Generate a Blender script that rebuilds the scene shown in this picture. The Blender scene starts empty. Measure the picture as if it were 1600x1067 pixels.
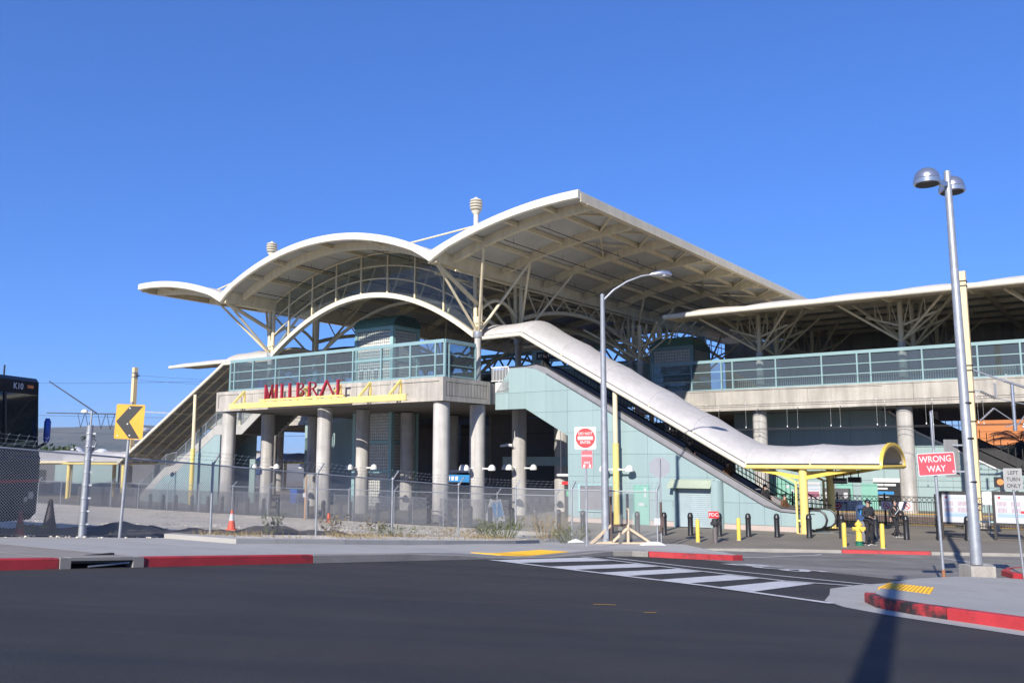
import bpy, bmesh, math, random
import numpy as np
from mathutils import Matrix, Vector
from mathutils.geometry import tessellate_polygon
random.seed(7)
SC = bpy.context.scene
COL = SC.collection
rad = math.radians
# ------------------------------------------------------------------ camera, light, exposure
CAM_Z = 3.4
cam_d = bpy.data.cameras.new('camera')
cam = bpy.data.objects.new('camera', cam_d)
COL.objects.link(cam)
cam.location = (0, 0, CAM_Z)
cam.rotation_euler = (rad(90 + 7.615), 0, 0)
cam_d.sensor_width = 36
cam_d.lens = 1380 / 1600 * 36
cam_d.clip_end = 12000
cam_d.clip_start = .1
SC.camera = cam
SUN_AZ, SUN_EL = 24, 28          # light travels 24 degrees to the right of the view, 28 degrees down
ld = Vector((math.sin(rad(SUN_AZ)) * math.cos(rad(SUN_EL)), math.cos(rad(SUN_AZ)) * math.cos(rad(SUN_EL)), -math.sin(rad(SUN_EL))))
sun_d = bpy.data.lights.new('sun', 'SUN')
sun_d.energy = 5.0
sun_d.angle = rad(.5)
sun_d.color = (1, .945, .86)
sun = bpy.data.objects.new('sun', sun_d)
COL.objects.link(sun)
sun.rotation_euler = ld.to_track_quat('-Z', 'Y').to_euler()
sun.location = (-20, -40, 40)
world = bpy.data.worlds.new('World')
SC.world = world
world.use_nodes = True
wn = world.node_tree
wn.nodes.clear()
wo = wn.nodes.new('ShaderNodeOutputWorld')
wb = wn.nodes.new('ShaderNodeBackground')
ws = wn.nodes.new('ShaderNodeTexSky')
ws.sky_type = 'NISHITA'
ws.sun_disc = False
ws.sun_elevation = rad(SUN_EL)
ws.sun_rotation = rad(180 + SUN_AZ)
ws.altitude = 0
ws.air_density = 1.0
ws.dust_density = 0
ws.ozone_density = 10.0
wb.inputs[1].default_value = .102
wg = wn.nodes.new('ShaderNodeGamma')             # flatter, bluer clear winter sky over the whole dome
wg.inputs[1].default_value = .70
wt_ = wn.nodes.new('ShaderNodeMix')
wt_.data_type = 'RGBA'
wt_.blend_type = 'MULTIPLY'
wt_.inputs[0].default_value = 1
wt_.inputs[7].default_value = (.72, 1.06, 1.78, 1)
wn.links.new(ws.outputs[0], wg.inputs[0])
wn.links.new(wg.outputs[0], wt_.inputs[6])
wn.links.new(wt_.outputs[2], wb.inputs[0])
wn.links.new(wb.outputs[0], wo.inputs[0])
SC.view_settings.view_transform = 'Standard'
SC.view_settings.look = 'None'
SC.view_settings.gamma = 1
SC.view_settings.use_curve_mapping = False
SC.view_settings.exposure = .62
SC.render.engine = 'CYCLES'
SC.cycles.max_bounces = 6
SC.cycles.transparent_max_bounces = 24

# ------------------------------------------------------------------ materials
MATS = {}
def _n(t, k, **kw):
    n = t.nodes.new(k)
    for a, b in kw.items():
        setattr(n, a, b)
    return n
def mat(name, col, rough=.6, metal=0., var=.12, scale=.8, fine=.06, fscale=25., bump=0., bscale=60., streak=0., spec=.5, dirt=None):
    """base colour broken by large and fine noise, optional vertical run-off streaks, optional bump"""
    if name in MATS:
        return MATS[name]
    m = bpy.data.materials.new(name)
    m.use_nodes = True
    t = m.node_tree
    b = t.nodes['Principled BSDF']
    L = t.links.new
    g = _n(t, 'ShaderNodeNewGeometry')
    n1 = _n(t, 'ShaderNodeTexNoise'); n1.inputs['Scale'].default_value = scale; n1.inputs['Detail'].default_value = 5; n1.inputs['Roughness'].default_value = .6
    n2 = _n(t, 'ShaderNodeTexNoise'); n2.inputs['Scale'].default_value = fscale; n2.inputs['Detail'].default_value = 3
    L(g.outputs['Position'], n1.inputs['Vector']); L(g.outputs['Position'], n2.inputs['Vector'])
    def rng(src, amt, lo=.3, hi=.7):
        r = _n(t, 'ShaderNodeMapRange'); r.inputs[1].default_value = lo; r.inputs[2].default_value = hi
        r.inputs[3].default_value = 1 - amt; r.inputs[4].default_value = 1 + amt
        L(src, r.inputs[0]); return r.outputs[0]
    def mul(a, c):
        x = _n(t, 'ShaderNodeMath', operation='MULTIPLY'); L(a, x.inputs[0]); L(c, x.inputs[1]); return x.outputs[0]
    f = mul(rng(n1.outputs[0], var), rng(n2.outputs[0], fine))
    if streak:
        mp = _n(t, 'ShaderNodeMapping'); mp.inputs['Scale'].default_value = (2.2, 2.2, .12)
        n3 = _n(t, 'ShaderNodeTexNoise'); n3.inputs['Scale'].default_value = 1.6; n3.inputs['Detail'].default_value = 6
        L(g.outputs['Position'], mp.inputs[0]); L(mp.outputs[0], n3.inputs['Vector'])
        f = mul(f, rng(n3.outputs[0], streak, .35, .65))
    sc = _n(t, 'ShaderNodeVectorMath', operation='SCALE'); sc.inputs[0].default_value = [c * .86 for c in col[:3]] if max(col[:3]) < .99 else col[:3]
    L(f, sc.inputs['Scale'])
    out = sc.outputs[0]
    if dirt:
        dc, lo, hi, ds = dirt
        n4 = _n(t, 'ShaderNodeTexNoise'); n4.inputs['Scale'].default_value = ds; n4.inputs['Detail'].default_value = 8; n4.inputs['Roughness'].default_value = .7
        L(g.outputs['Position'], n4.inputs['Vector'])
        r = _n(t, 'ShaderNodeMapRange'); r.inputs[1].default_value = lo; r.inputs[2].default_value = hi; L(n4.outputs[0], r.inputs[0])
        mx = _n(t, 'ShaderNodeMix', data_type='RGBA'); L(r.outputs[0], mx.inputs[0]); L(out, mx.inputs[6]); mx.inputs[7].default_value = (*dc, 1)
        out = mx.outputs[2]
    L(out, b.inputs['Base Color'])
    b.inputs['Roughness'].default_value = rough
    b.inputs['Metallic'].default_value = metal
    b.inputs['Specular IOR Level'].default_value = spec
    if bump:
        bn = _n(t, 'ShaderNodeTexNoise'); bn.inputs['Scale'].default_value = bscale; bn.inputs['Detail'].default_value = 4
        L(g.outputs['Position'], bn.inputs['Vector'])
        bp = _n(t, 'ShaderNodeBump'); bp.inputs['Strength'].default_value = bump; bp.inputs['Distance'].default_value = .02
        L(bn.outputs[0], bp.inputs['Height']); L(bp.outputs[0], b.inputs['Normal'])
    MATS[name] = m
    return m
def glass(name, tint, alpha_rough=.03, transp=.5, film=0.):
    if name in MATS: return MATS[name]
    m = bpy.data.materials.new(name); m.use_nodes = True; t = m.node_tree; t.nodes.clear(); L = t.links.new
    o = _n(t, 'ShaderNodeOutputMaterial'); tr = _n(t, 'ShaderNodeBsdfTransparent'); tr.inputs[0].default_value = (*tint, 1)
    gl = _n(t, 'ShaderNodeBsdfGlossy'); gl.inputs['Roughness'].default_value = alpha_rough; gl.inputs[0].default_value = (.9, .95, .95, 1)
    mx = _n(t, 'ShaderNodeMixShader'); mx.inputs[0].default_value = transp; df = _n(t, 'ShaderNodeBsdfDiffuse'); df.inputs[0].default_value = (.42, .46, .46, 1); mf = _n(t, 'ShaderNodeMixShader'); mf.inputs[0].default_value = film; L(tr.outputs[0], mf.inputs[1]); L(df.outputs[0], mf.inputs[2]); L(mf.outputs[0], mx.inputs[1]); L(gl.outputs[0], mx.inputs[2])
    L(mx.outputs[0], o.inputs[0]); MATS[name] = m
    return m
def mix_ground(name, c1, c2, scale, lo, hi, rough=.9, speck=None, sscale=90, bump=.3, bscale=120):
    """two ground colours in patches, with a speckle of small stones"""
    if name in MATS: return MATS[name]
    m = mat(name, (1, 1, 1), rough=rough, bump=bump, bscale=bscale)
    t = m.node_tree; L = t.links.new; b = t.nodes['Principled BSDF']
    g = [n for n in t.nodes if n.type == 'NEW_GEOMETRY'][0]
    old = b.inputs['Base Color'].links[0].from_socket
    a = _n(t, 'ShaderNodeTexNoise'); a.inputs['Scale'].default_value = scale; a.inputs['Detail'].default_value = 8; a.inputs['Roughness'].default_value = .65; L(g.outputs['Position'], a.inputs['Vector'])
    r = _n(t, 'ShaderNodeMapRange'); r.inputs[1].default_value = lo; r.inputs[2].default_value = hi; L(a.outputs[0], r.inputs[0])
    mx = _n(t, 'ShaderNodeMix', data_type='RGBA'); L(r.outputs[0], mx.inputs[0]); mx.inputs[6].default_value = (*c1, 1); mx.inputs[7].default_value = (*c2, 1)
    out = mx.outputs[2]
    if speck:
        v = _n(t, 'ShaderNodeTexVoronoi'); v.inputs['Scale'].default_value = sscale; L(g.outputs['Position'], v.inputs['Vector'])
        r2 = _n(t, 'ShaderNodeMapRange'); r2.inputs[1].default_value = .0; r2.inputs[2].default_value = 1.; r2.inputs[3].default_value = 1 - speck; r2.inputs[4].default_value = 1 + speck
        sp = _n(t, 'ShaderNodeSeparateColor'); L(v.outputs['Color'], sp.inputs[0]); L(sp.outputs[0], r2.inputs[0])
        sc = _n(t, 'ShaderNodeVectorMath', operation='SCALE'); L(out, sc.inputs[0]); L(r2.outputs[0], sc.inputs['Scale']); out = sc.outputs[0]
    mm = _n(t, 'ShaderNodeVectorMath', operation='MULTIPLY'); L(out, mm.inputs[0]); L(old, mm.inputs[1])
    L(mm.outputs[0], b.inputs['Base Color'])
    return m
M = dict(
    cream=mat('cream_paint', (.72, .62, .42), .45, var=.06, streak=.08),
    white_roof=mat('white_roof_paint', (.70, .645, .52), .5, var=.05, streak=.06),
    soffit=mat('soffit_panel', (.54, .53, .48), .8, var=.10, scale=.5, streak=.0),
    fabric=mat('canopy_fabric', (.47, .45, .435), .8, var=.09, scale=.6, fine=.03, streak=.05, dirt=((.33, .30, .27), .56, .82, 1.1)),
    concrete=mat('weathered_concrete', (.40, .37, .325), .85, var=.15, scale=.7, fine=.10, streak=.13, bump=.25, bscale=25, dirt=((.26, .23, .20), .60, .80, 1.3)),
    concrete_col=mat('column_concrete', (.44, .42, .39), .85, var=.14, scale=1.1, fine=.09, streak=.18, bump=.2, bscale=25, dirt=((.33, .28, .24), .62, .80, 2.2)),
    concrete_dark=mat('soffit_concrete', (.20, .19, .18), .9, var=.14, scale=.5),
    pave=mat('plaza_concrete', (.205, .18, .145), .85, var=.16, scale=.5, fine=.12, fscale=60, bump=.15, dirt=((.13, .12, .11), .60, .78, 1.1)),
    walk_old=mat('old_sidewalk_concrete', (.27, .245, .21), .85, var=.14, scale=.9, fine=.12, fscale=70, bump=.15, dirt=((.16, .145, .13), .58, .78, 1.7)),
    walk_new=mat('new_sidewalk_concrete', (.39, .38, .355), .85, var=.08, scale=.7, fine=.06, fscale=70, bump=.1, dirt=((.25, .235, .215), .54, .78, 1.3)),
    kerb=mat('kerb_concrete', (.30, .28, .25), .85, var=.15, scale=1.5, dirt=((.14, .13, .12), .60, .75, 3.0)),
    red_kerb=mat('red_kerb_paint', (.46, .035, .04), .6, var=.15, scale=2, dirt=((.07, .03, .03), .55, .70, 2.2)),
    teal=mat('teal_panel', (.275, .372, .375), .5, var=.03, scale=.35, fine=.015, streak=.03, dirt=((.25, .30, .30), .66, .85, 1.1)),
    teal_frame=mat('teal_frame_paint', (.235, .36, .375), .4, var=.06),
    teal_light=mat('pale_teal_paint', (.32, .52, .52), .45, var=.05),
    green_door=mat('sage_green_door', (.20, .43, .35), .5, var=.05),
    green_roof=mat('green_roof_metal', (.13, .27, .23), .45, var=.1),
    steel=mat('brushed_steel', (.42, .42, .44), .35, .8, var=.1, scale=3),
    steel_band=mat('escalator_steel_band', (.30, .29, .30), .45, .35, var=.12, scale=2),
    galv=mat('galvanized_steel', (.36, .38, .41), .5, .45, var=.14, scale=4, fine=.1, fscale=40),
    fence_wire=mat('fence_wire', (.30, .31, .33), .5, .4, var=.05),
    screen_wire=mat('fence_screen_wire', (.17, .175, .19), .6, .2, var=.05),
    alum=mat('lamp_aluminium', (.60, .60, .62), .28, .85, var=.06),
    yellow=mat('yellow_paint', (.80, .56, .09), .45, var=.05, streak=.05),
    pale_yellow=mat('pale_yellow_paint', (.82, .64, .20), .45, var=.05, streak=.06),
    pole_tan=mat('tan_pole_paint', (.74, .57, .32), .5, var=.05, streak=.05),
    bollard=mat('black_rubber', (.016, .016, .018), .4, var=.2),
    black=mat('black_paint', (.012, .012, .013), .45, var=.2),
    dark=mat('dark_interior', (.03, .03, .032), .8, var=.3),
    tread=mat('dark_tread', (.045, .045, .05), .6, .3),
    red=mat('sign_red', (.60, .025, .03), .45, var=.05),
    red_fade=mat('faded_sign_red', (.68, .10, .12), .45, var=.08, scale=4, dirt=((.72, .13, .07), .55, .65, 2.5)),
    letter_red=mat('letter_red', (.36, .02, .04), .45, var=.08),
    red_scuffed=mat('scuffed_red_kerb', (.44, .035, .04), .6, var=.2, scale=2, dirt=((.025, .02, .02), .44, .56, 1.6)),
    white=mat('white_paint', (.66, .66, .65), .5, var=.04),
    lamp_white=mat('lamp_white', (.70, .70, .68), .35, var=.02),
    sign_yellow=mat('sign_yellow', (.72, .36, .015), .45, var=.06, scale=3, dirt=((.70, .50, .35), .70, .76, 4.0)),
    sign_back=mat('sign_back_aluminium', (.27, .28, .31), .5, .4, var=.1),
    road=mix_ground('dark_asphalt', (.017, .0163, .0160), (.024, .023, .0222), .22, .35, .65, rough=.85, speck=.28, sscale=70, bump=.35, bscale=90),
    road_old=mix_ground('worn_asphalt', (.135, .13, .122), (.18, .172, .16), .4, .35, .65, rough=.9, speck=.25, sscale=70, bump=.35, bscale=90),
    line=mat('road_line_paint', (.60, .60, .60), .7, var=.12, scale=3, fine=.15, fscale=50, dirt=((.16, .16, .16), .58, .72, 5.0)),
    tactile=mat('tactile_yellow', (.80, .44, .02), .6, var=.08, scale=3),
    gravel=mix_ground('gravel_lot', (.56, .51, .425), (.42, .38, .315), .35, .4, .7, speck=.5, sscale=9, bump=.8, bscale=30),
    terrain=mix_ground('dry_ground', (.24, .22, .19), (.16, .15, .13), .05, .35, .65, speck=.2, sscale=3),
    soil=mix_ground('dark_soil', (.045, .04, .036), (.085, .075, .065), 1.5, .4, .7, speck=.5, sscale=8, bump=1., bscale=18),
    ballast=mix_ground('track_ballast', (.16, .12, .09), (.24, .19, .15), 1.5, .4, .7, speck=.6, sscale=6, bump=1., bscale=14),
    hill=mix_ground('hill_cover', (.045, .06, .045), (.10, .095, .06), .004, .4, .62, bump=0),
    leaf=mat('leaf_green', (.055, .085, .025), .6, var=.35, scale=1.2),
    leaf_dark=mat('dark_leaf', (.03, .045, .018), .6, var=.35, scale=1.2),
    palm_leaf=mat('palm_leaf', (.028, .04, .018), .6, var=.3, scale=2),
    weed=mat('weed_green', (.10, .12, .04), .7, var=.35, scale=3),
    dry_weed=mat('dry_weed', (.26, .20, .10), .8, var=.3, scale=3),
    bark=mat('bark', (.10, .08, .06), .9, var=.25, scale=4),
    wood=mat('raw_lumber', (.60, .47, .33), .7, var=.15, scale=5),
    wood_dark=mat('dark_lumber', (.10, .07, .06), .8, var=.2, scale=5),
    orange=mat('cone_orange', (.80, .10, .03), .5, var=.06),
    orange_wall=mat('orange_cladding', (.50, .17, .045), .6, var=.06),
    bus_black=mat('bus_black', (.018, .02, .026), .12, var=.2),
    bus_red=mat('bus_red_stripe', (.45, .02, .03), .25),
    skin=mat('skin', (.48, .29, .21), .5, var=.05),
    cloth_black=mat('black_cloth', (.018, .018, .022), .85, var=.25, scale=9),
    cloth_grey=mat('grey_cloth', (.022, .023, .028), .85, var=.25, scale=9),
    cloth_brown=mat('brown_cloth', (.12, .055, .02), .85, var=.2, scale=9),
    cloth_tan=mat('tan_cloth', (.50, .30, .12), .85, var=.2, scale=9),
    hair=mat('dark_hair', (.012, .010, .009), .5),
    blue=mat('blue_plastic', (.02, .09, .42), .4),
    blue_sign=mat('blue_sign', (.03, .22, .50), .45),
    paper=mat('printed_paper', (.50, .51, .53), .5, var=.03),
    ink=mat('ink_dark', (.05, .05, .07), .6),
    ink_pink=mat('ink_pink', (.32, .12, .18), .6),
    ink_blue=mat('ink_blue', (.30, .42, .56), .6),
    brown_box=mat('frame_bronze', (.06, .055, .05), .4, .4),
    glass_block=mat('glass_block', (.66, .66, .60), .15, var=.15, scale=5),
    wire=mat('overhead_wire', (.10, .10, .11), .5, .4),
    hydrant_green=mat('hydrant_green', (.02, .16, .09), .4),
    blue_grey=mat('blue_grey_metal', (.05, .09, .20), .4),
)
def vary(m, amt):                                 # small tone change from piece to piece
    t = m.node_tree; L = t.links.new; b = t.nodes['Principled BSDF']; src = b.inputs['Base Color'].links[0].from_socket
    oi = _n(t, 'ShaderNodeObjectInfo'); r = _n(t, 'ShaderNodeMapRange'); r.inputs[3].default_value = 1 - amt; r.inputs[4].default_value = 1 + amt; L(oi.outputs['Random'], r.inputs[0])
    sc = _n(t, 'ShaderNodeVectorMath', operation='SCALE'); L(src, sc.inputs[0]); L(r.outputs[0], sc.inputs['Scale']); L(sc.outputs[0], b.inputs['Base Color'])
for k_, a_ in (('teal', .045), ('soffit', .07), ('walk_new', .06), ('walk_old', .06), ('concrete', .05), ('concrete_col', .05), ('teal_frame', .03), ('bollard', .3), ('orange_wall', .06)): vary(M[k_], a_)
def tyre_tracks(m):                              # lanes polished along the direction of travel, with patches
    t = m.node_tree; L = t.links.new; b = t.nodes['Principled BSDF']; src = b.inputs['Base Color'].links[0].from_socket
    g = [n for n in t.nodes if n.type == 'NEW_GEOMETRY'][0]
    mp = _n(t, 'ShaderNodeMapping'); mp.inputs['Rotation'].default_value = (0, 0, rad(35.5 + 90)); mp.inputs['Scale'].default_value = (.05, .9, 1)
    n = _n(t, 'ShaderNodeTexNoise'); n.inputs['Scale'].default_value = 1.0; n.inputs['Detail'].default_value = 6
    L(g.outputs['Position'], mp.inputs[0]); L(mp.outputs[0], n.inputs['Vector'])
    r = _n(t, 'ShaderNodeMapRange'); r.inputs[1].default_value = .3; r.inputs[2].default_value = .7; r.inputs[3].default_value = .80; r.inputs[4].default_value = 1.25; L(n.outputs[0], r.inputs[0])
    sc = _n(t, 'ShaderNodeVectorMath', operation='SCALE'); L(src, sc.inputs[0]); L(r.outputs[0], sc.inputs['Scale']); L(sc.outputs[0], b.inputs['Base Color'])
    r2 = _n(t, 'ShaderNodeMapRange'); r2.inputs[1].default_value = .3; r2.inputs[2].default_value = .7; r2.inputs[3].default_value = .72; r2.inputs[4].default_value = .95; L(n.outputs[0], r2.inputs[0]); L(r2.outputs[0], b.inputs['Roughness'])
tyre_tracks(M['road']); tyre_tracks(M['road_old'])
M['pane'] = glass('railing_glass', (.62, .68, .69), .02, .04, .09)
M['tymp'] = glass('arch_glass', (.62, .67, .68), .05, .04, .07)
M['bus_glass'] = glass('bus_windscreen', (.30, .37, .37), .02, .06, .05)

# ------------------------------------------------------------------ frames, mesh builder, objects
PSI = rad(54.5)
ORG = Vector((-3.9607, 49.6903, 0))              # foot of the corner column of the station front
FB = Matrix.Translation(ORG) @ Matrix.Rotation(PSI - math.pi / 2, 4, 'Z')   # building frame: u along the front, v away from it
FW = Matrix.Identity(4)
def Wd(u, v, z=0):
    return FB @ Vector((u, v, z))
def drop(s, end=3.40):
    xs = (-60, 27.5, 30, 33, 1e5); ys = (-3.3, 3.2625, min(3.36, end), end, end)
    if end > 3.45: ys = (-3.3, 3.2625, 3.40, end, end)
    return float(np.interp(s, xs, ys))
def gz(x, y, end=3.40):
    return CAM_Z - drop(.643 * x + .766 * y, end)
def gzb(u, v, end=3.40):
    p = Wd(u, v); return gz(p.x, p.y, end)

class MB:
    def __init__(s): s.v = []; s.f = []
    def add(s, vs, fs):
        o = len(s.v); s.v += [tuple(p) for p in vs]; s.f += [tuple(i + o for i in f) for f in fs]; return s
    def box(s, x0, y0, z0, x1, y1, z1):
        return s.add([(x0, y0, z0), (x1, y0, z0), (x1, y1, z0), (x0, y1, z0), (x0, y0, z1), (x1, y0, z1), (x1, y1, z1), (x0, y1, z1)],
                     [(0, 3, 2, 1), (4, 5, 6, 7), (0, 1, 5, 4), (1, 2, 6, 5), (2, 3, 7, 6), (3, 0, 4, 7)])
    def bar(s, p, q, w, h, up=(0, 0, 1)):
        p = Vector(p); q = Vector(q); d = (q - p).normalized(); up = Vector(up)
        if abs(d.dot(up)) > .98: up = Vector((1, 0, 0)) if abs(d.x) < .9 else Vector((0, 1, 0))
        a = d.cross(up).normalized() * w / 2; b = a.cross(d).normalized() * h / 2
        vs = [p - a - b, p + a - b, p + a + b, p - a + b, q - a - b, q + a - b, q + a + b, q - a + b]
        return s.add(vs, [(0, 1, 2, 3), (7, 6, 5, 4), (0, 4, 5, 1), (1, 5, 6, 2), (2, 6, 7, 3), (3, 7, 4, 0)])
    def tube(s, p, q, r0, r1=None, n=8, cap=True):
        return s.path([p, q], [r0, r0 if r1 is None else r1], n, cap)
    def path(s, pts, r, n=8, cap=True):
        pts = [Vector(p) for p in pts]; k = len(pts)
        if not isinstance(r, (list, tuple)): r = [r] * k
        vs = []; ref = None
        for i, p in enumerate(pts):
            d = (pts[min(i + 1, k - 1)] - pts[max(i - 1, 0)]).normalized()
            if ref is None: ref = Vector((0, 0, 1)) if abs(d.z) < .9 else Vector((1, 0, 0))
            a = d.cross(ref).normalized(); b = a.cross(d).normalized(); ref = b
            for j in range(n):
                t = 2 * math.pi * j / n; vs.append(p + (a * math.cos(t) + b * math.sin(t)) * r[i])
        fs = [(i * n + j, i * n + (j + 1) % n, (i + 1) * n + (j + 1) % n, (i + 1) * n + j) for i in range(k - 1) for j in range(n)]
        if cap: fs += [tuple(range(n))[::-1], tuple((k - 1) * n + j for j in range(n))]
        return s.add(vs, fs)
    def lathe(s, prof, c=(0, 0, 0), n=16, axis=2):
        """prof: (radius, height) pairs from bottom to top"""
        vs = []; k = len(prof)
        for r, h in prof:
            for j in range(n):
                t = 2 * math.pi * j / n; p = [r * math.cos(t), r * math.sin(t), h]
                if axis == 1: p = [p[0], p[2], p[1]]
                if axis == 0: p = [p[2], p[0], p[1]]
                vs.append((p[0] + c[0], p[1] + c[1], p[2] + c[2]))
        fs = [(i * n + j, i * n + (j + 1) % n, (i + 1) * n + (j + 1) % n, (i + 1) * n + j) for i in range(k - 1) for j in range(n)]
        fs += [tuple(range(n))[::-1], tuple((k - 1) * n + j for j in range(n))]
        return s.add(vs, fs)
    def prism(s, poly, a, b, axis=1):
        """polygon of 2-D points extruded from a to b along an axis (axis 1: points are (x, z); 2: (x, y); 0: (y, z))"""
        def P(p, t):
            return (p[0], t, p[1]) if axis == 1 else ((p[0], p[1], t) if axis == 2 else (t, p[0], p[1]))
        n = len(poly); vs = [P(p, a) for p in poly] + [P(p, b) for p in poly]
        fs = [(i, (i + 1) % n, n + (i + 1) % n, n + i) for i in range(n)]
        for tri in tessellate_polygon([[Vector((p[0], p[1], 0)) for p in poly]]):
            fs += [tuple(tri), tuple(n + i for i in reversed(tri))]
        return s.add(vs, fs)
    def grid(s, rows, thick=None):
        """rows of points -> sheet; with thick a closed slab, offset downwards"""
        m = len(rows); k = len(rows[0]); vs = [p for r in rows for p in r]
        fs = [(i * k + j, i * k + j + 1, (i + 1) * k + j + 1, (i + 1) * k + j) for i in range(m - 1) for j in range(k - 1)]
        if thick:
            o = m * k; vs = vs + [(p[0], p[1], p[2] - thick) for p in vs]
            fs += [tuple(o + a for a in reversed(f)) for f in fs]
            rim = [j for j in range(k)] + [i * k + k - 1 for i in range(1, m)] + [(m - 1) * k + j for j in range(k - 2, -1, -1)] + [i * k for i in range(m - 2, 0, -1)]
            fs += [(rim[i], o + rim[i], o + rim[(i + 1) % len(rim)], rim[(i + 1) % len(rim)]) for i in range(len(rim))]
        return s.add(vs, fs)
    def dome(s, c, r, h, n=12, k=5, z0=0):
        return s.lathe([(r * math.cos(i / k * math.pi / 2) + 1e-4, z0 + h * math.sin(i / k * math.pi / 2)) for i in range(k + 1)], c, n)

REF = {}                                         # object name -> (frame, origin) for placing children
def _mesh(name, mb, off, m, smooth):
    me = bpy.data.meshes.new(name)
    v = np.array(mb.v, dtype=float).reshape(-1, 3) - np.array(off)
    me.from_pydata(v.tolist(), [], mb.f)
    b = bmesh.new(); b.from_mesh(me); bmesh.ops.recalc_face_normals(b, faces=b.faces); b.to_mesh(me); b.free()
    if smooth:
        me.polygons.foreach_set('use_smooth', [True] * len(me.polygons))
        try: me.set_sharp_from_angle(angle=rad(38))
        except Exception: pass
    if m: me.materials.append(m)
    me.update()
    return me
def thing(name, label, cat, loc=(0, 0, 0), frame=FB, group=None, rot=0):
    o = bpy.data.objects.new(name, None)
    COL.objects.link(o)
    o.empty_display_size = .3
    o.matrix_basis = frame @ Matrix.Translation(Vector(loc)) @ Matrix.Rotation(rot, 4, 'Z')
    o['label'] = label; o['category'] = cat
    if group: o['group'] = group
    REF[o.name] = (frame, Vector(loc))
    return o
def obj(name, mb, m, parent=None, frame=None, loc=None, label=None, cat=None, group=None, kind=None, smooth=False):
    """one mesh object; with a parent its coordinates are those of the parent's frame"""
    if parent is not None:
        fr, org = REF[parent.name]
        o = bpy.data.objects.new(name, _mesh(name, mb, org, m, smooth))
        o.parent = parent
        REF_val = (fr, org)
    else:
        fr = frame or FW
        if loc is None:
            a = np.array(mb.v); loc = ((a[:, 0].min() + a[:, 0].max()) / 2, (a[:, 1].min() + a[:, 1].max()) / 2, a[:, 2].min())
        org = Vector(loc)
        o = bpy.data.objects.new(name, _mesh(name, mb, org, m, smooth))
        o.matrix_basis = fr @ Matrix.Translation(org)
        REF_val = (fr, org)
    COL.objects.link(o)
    REF[o.name] = REF_val
    if label: o['label'] = label
    if cat: o['category'] = cat
    if group: o['group'] = group
    if kind: o['kind'] = kind
    return o
def dup(root, loc, rot=0, label=None, frame=FW, group=None, scale=None):
    """copy of a thing with its parts and sub-parts; meshes are shared"""
    r = root.copy(); COL.objects.link(r)
    mt = frame @ Matrix.Translation(Vector(loc)) @ Matrix.Rotation(rot, 4, 'Z')
    if scale: mt = mt @ Matrix.Diagonal((*scale, 1))
    r.matrix_basis = mt
    if label: r['label'] = label
    if group: r['group'] = group
    for ch in list(root.children):
        c = ch.copy(); COL.objects.link(c); c.parent = r
        for g2 in list(ch.children):
            d = g2.copy(); COL.objects.link(d); d.parent = c
    return r
def place(o, loc, rot=0, frame=FW):
    o.matrix_basis = frame @ Matrix.Translation(Vector(loc)) @ Matrix.Rotation(rot, 4, 'Z')
FONT = None
def text_mb(s, size, mtx, depth=.004, align='CENTER', width=1., bold=.012):
    """flat printed lettering as a thin mesh; mtx maps the text plane (x right, y up) into the frame"""
    cu = bpy.data.curves.new('lettering', 'FONT'); cu.body = s; cu.size = size; cu.align_x = align; cu.align_y = 'CENTER'; cu.extrude = depth / 2; cu.resolution_u = 3; cu.offset = size * bold
    ob = bpy.data.objects.new('lettering', cu); COL.objects.link(ob)
    me = bpy.data.meshes.new_from_object(ob.evaluated_get(bpy.context.evaluated_depsgraph_get()))
    bpy.data.objects.remove(ob); bpy.data.curves.remove(cu)
    mb = MB(); mm = mtx @ Matrix.Diagonal((width, 1, 1, 1))
    mb.add([mm @ v.co for v in me.vertices], [tuple(p.vertices) for p in me.polygons])
    bpy.data.meshes.remove(me)
    return mb
def face_mtx(c, rot=0):
    """plane standing upright at c, its front towards -y before turning by rot about z"""
    return Matrix.Translation(Vector(c)) @ Matrix.Rotation(rot, 4, 'Z') @ Matrix.Rotation(math.pi / 2, 4, 'X')

# ------------------------------------------------------------------ the ground
def clip_s(polys, lev):
    """cut polygons (lists of xy) along the line s = lev so each piece lies on one plane of the ground"""
    out = []
    for p in polys:
        for sg in (1, -1):
            q = []
            for i in range(len(p)):
                a, b = p[i], p[(i + 1) % len(p)]
                da = sg * (.643 * a[0] + .766 * a[1] - lev); db = sg * (.643 * b[0] + .766 * b[1] - lev)
                if da >= 0: q.append(a)
                if (da > 0 and db < 0) or (da < 0 and db > 0):
                    t = da / (da - db); q.append((a[0] + (b[0] - a[0]) * t, a[1] + (b[1] - a[1]) * t))
            if len(q) >= 3: out.append(q)
    return out
def sheet_mb(pts, off, end=3.40, frame='B', mb=None):
    xy = [(Wd(*p).x, Wd(*p).y) if frame == 'B' else p for p in pts]
    tris = [[xy[i] for i in t] for t in tessellate_polygon([[Vector((p[0], p[1], 0)) for p in xy]])]
    for lev in (27.5, 30, 33): tris = clip_s(tris, lev)
    mb = mb or MB()
    for t in tris:
        mb.add([(x, y, gz(x, y, end) + off) for x, y in t], [tuple(range(len(t)))])
    return mb
RE = 3.52                                        # the road lies a kerb's height below the plaza
def structure(name, mb, m, **k):
    return obj(name, mb, m, loc=(0, 0, 0), kind='structure', **k)
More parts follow.
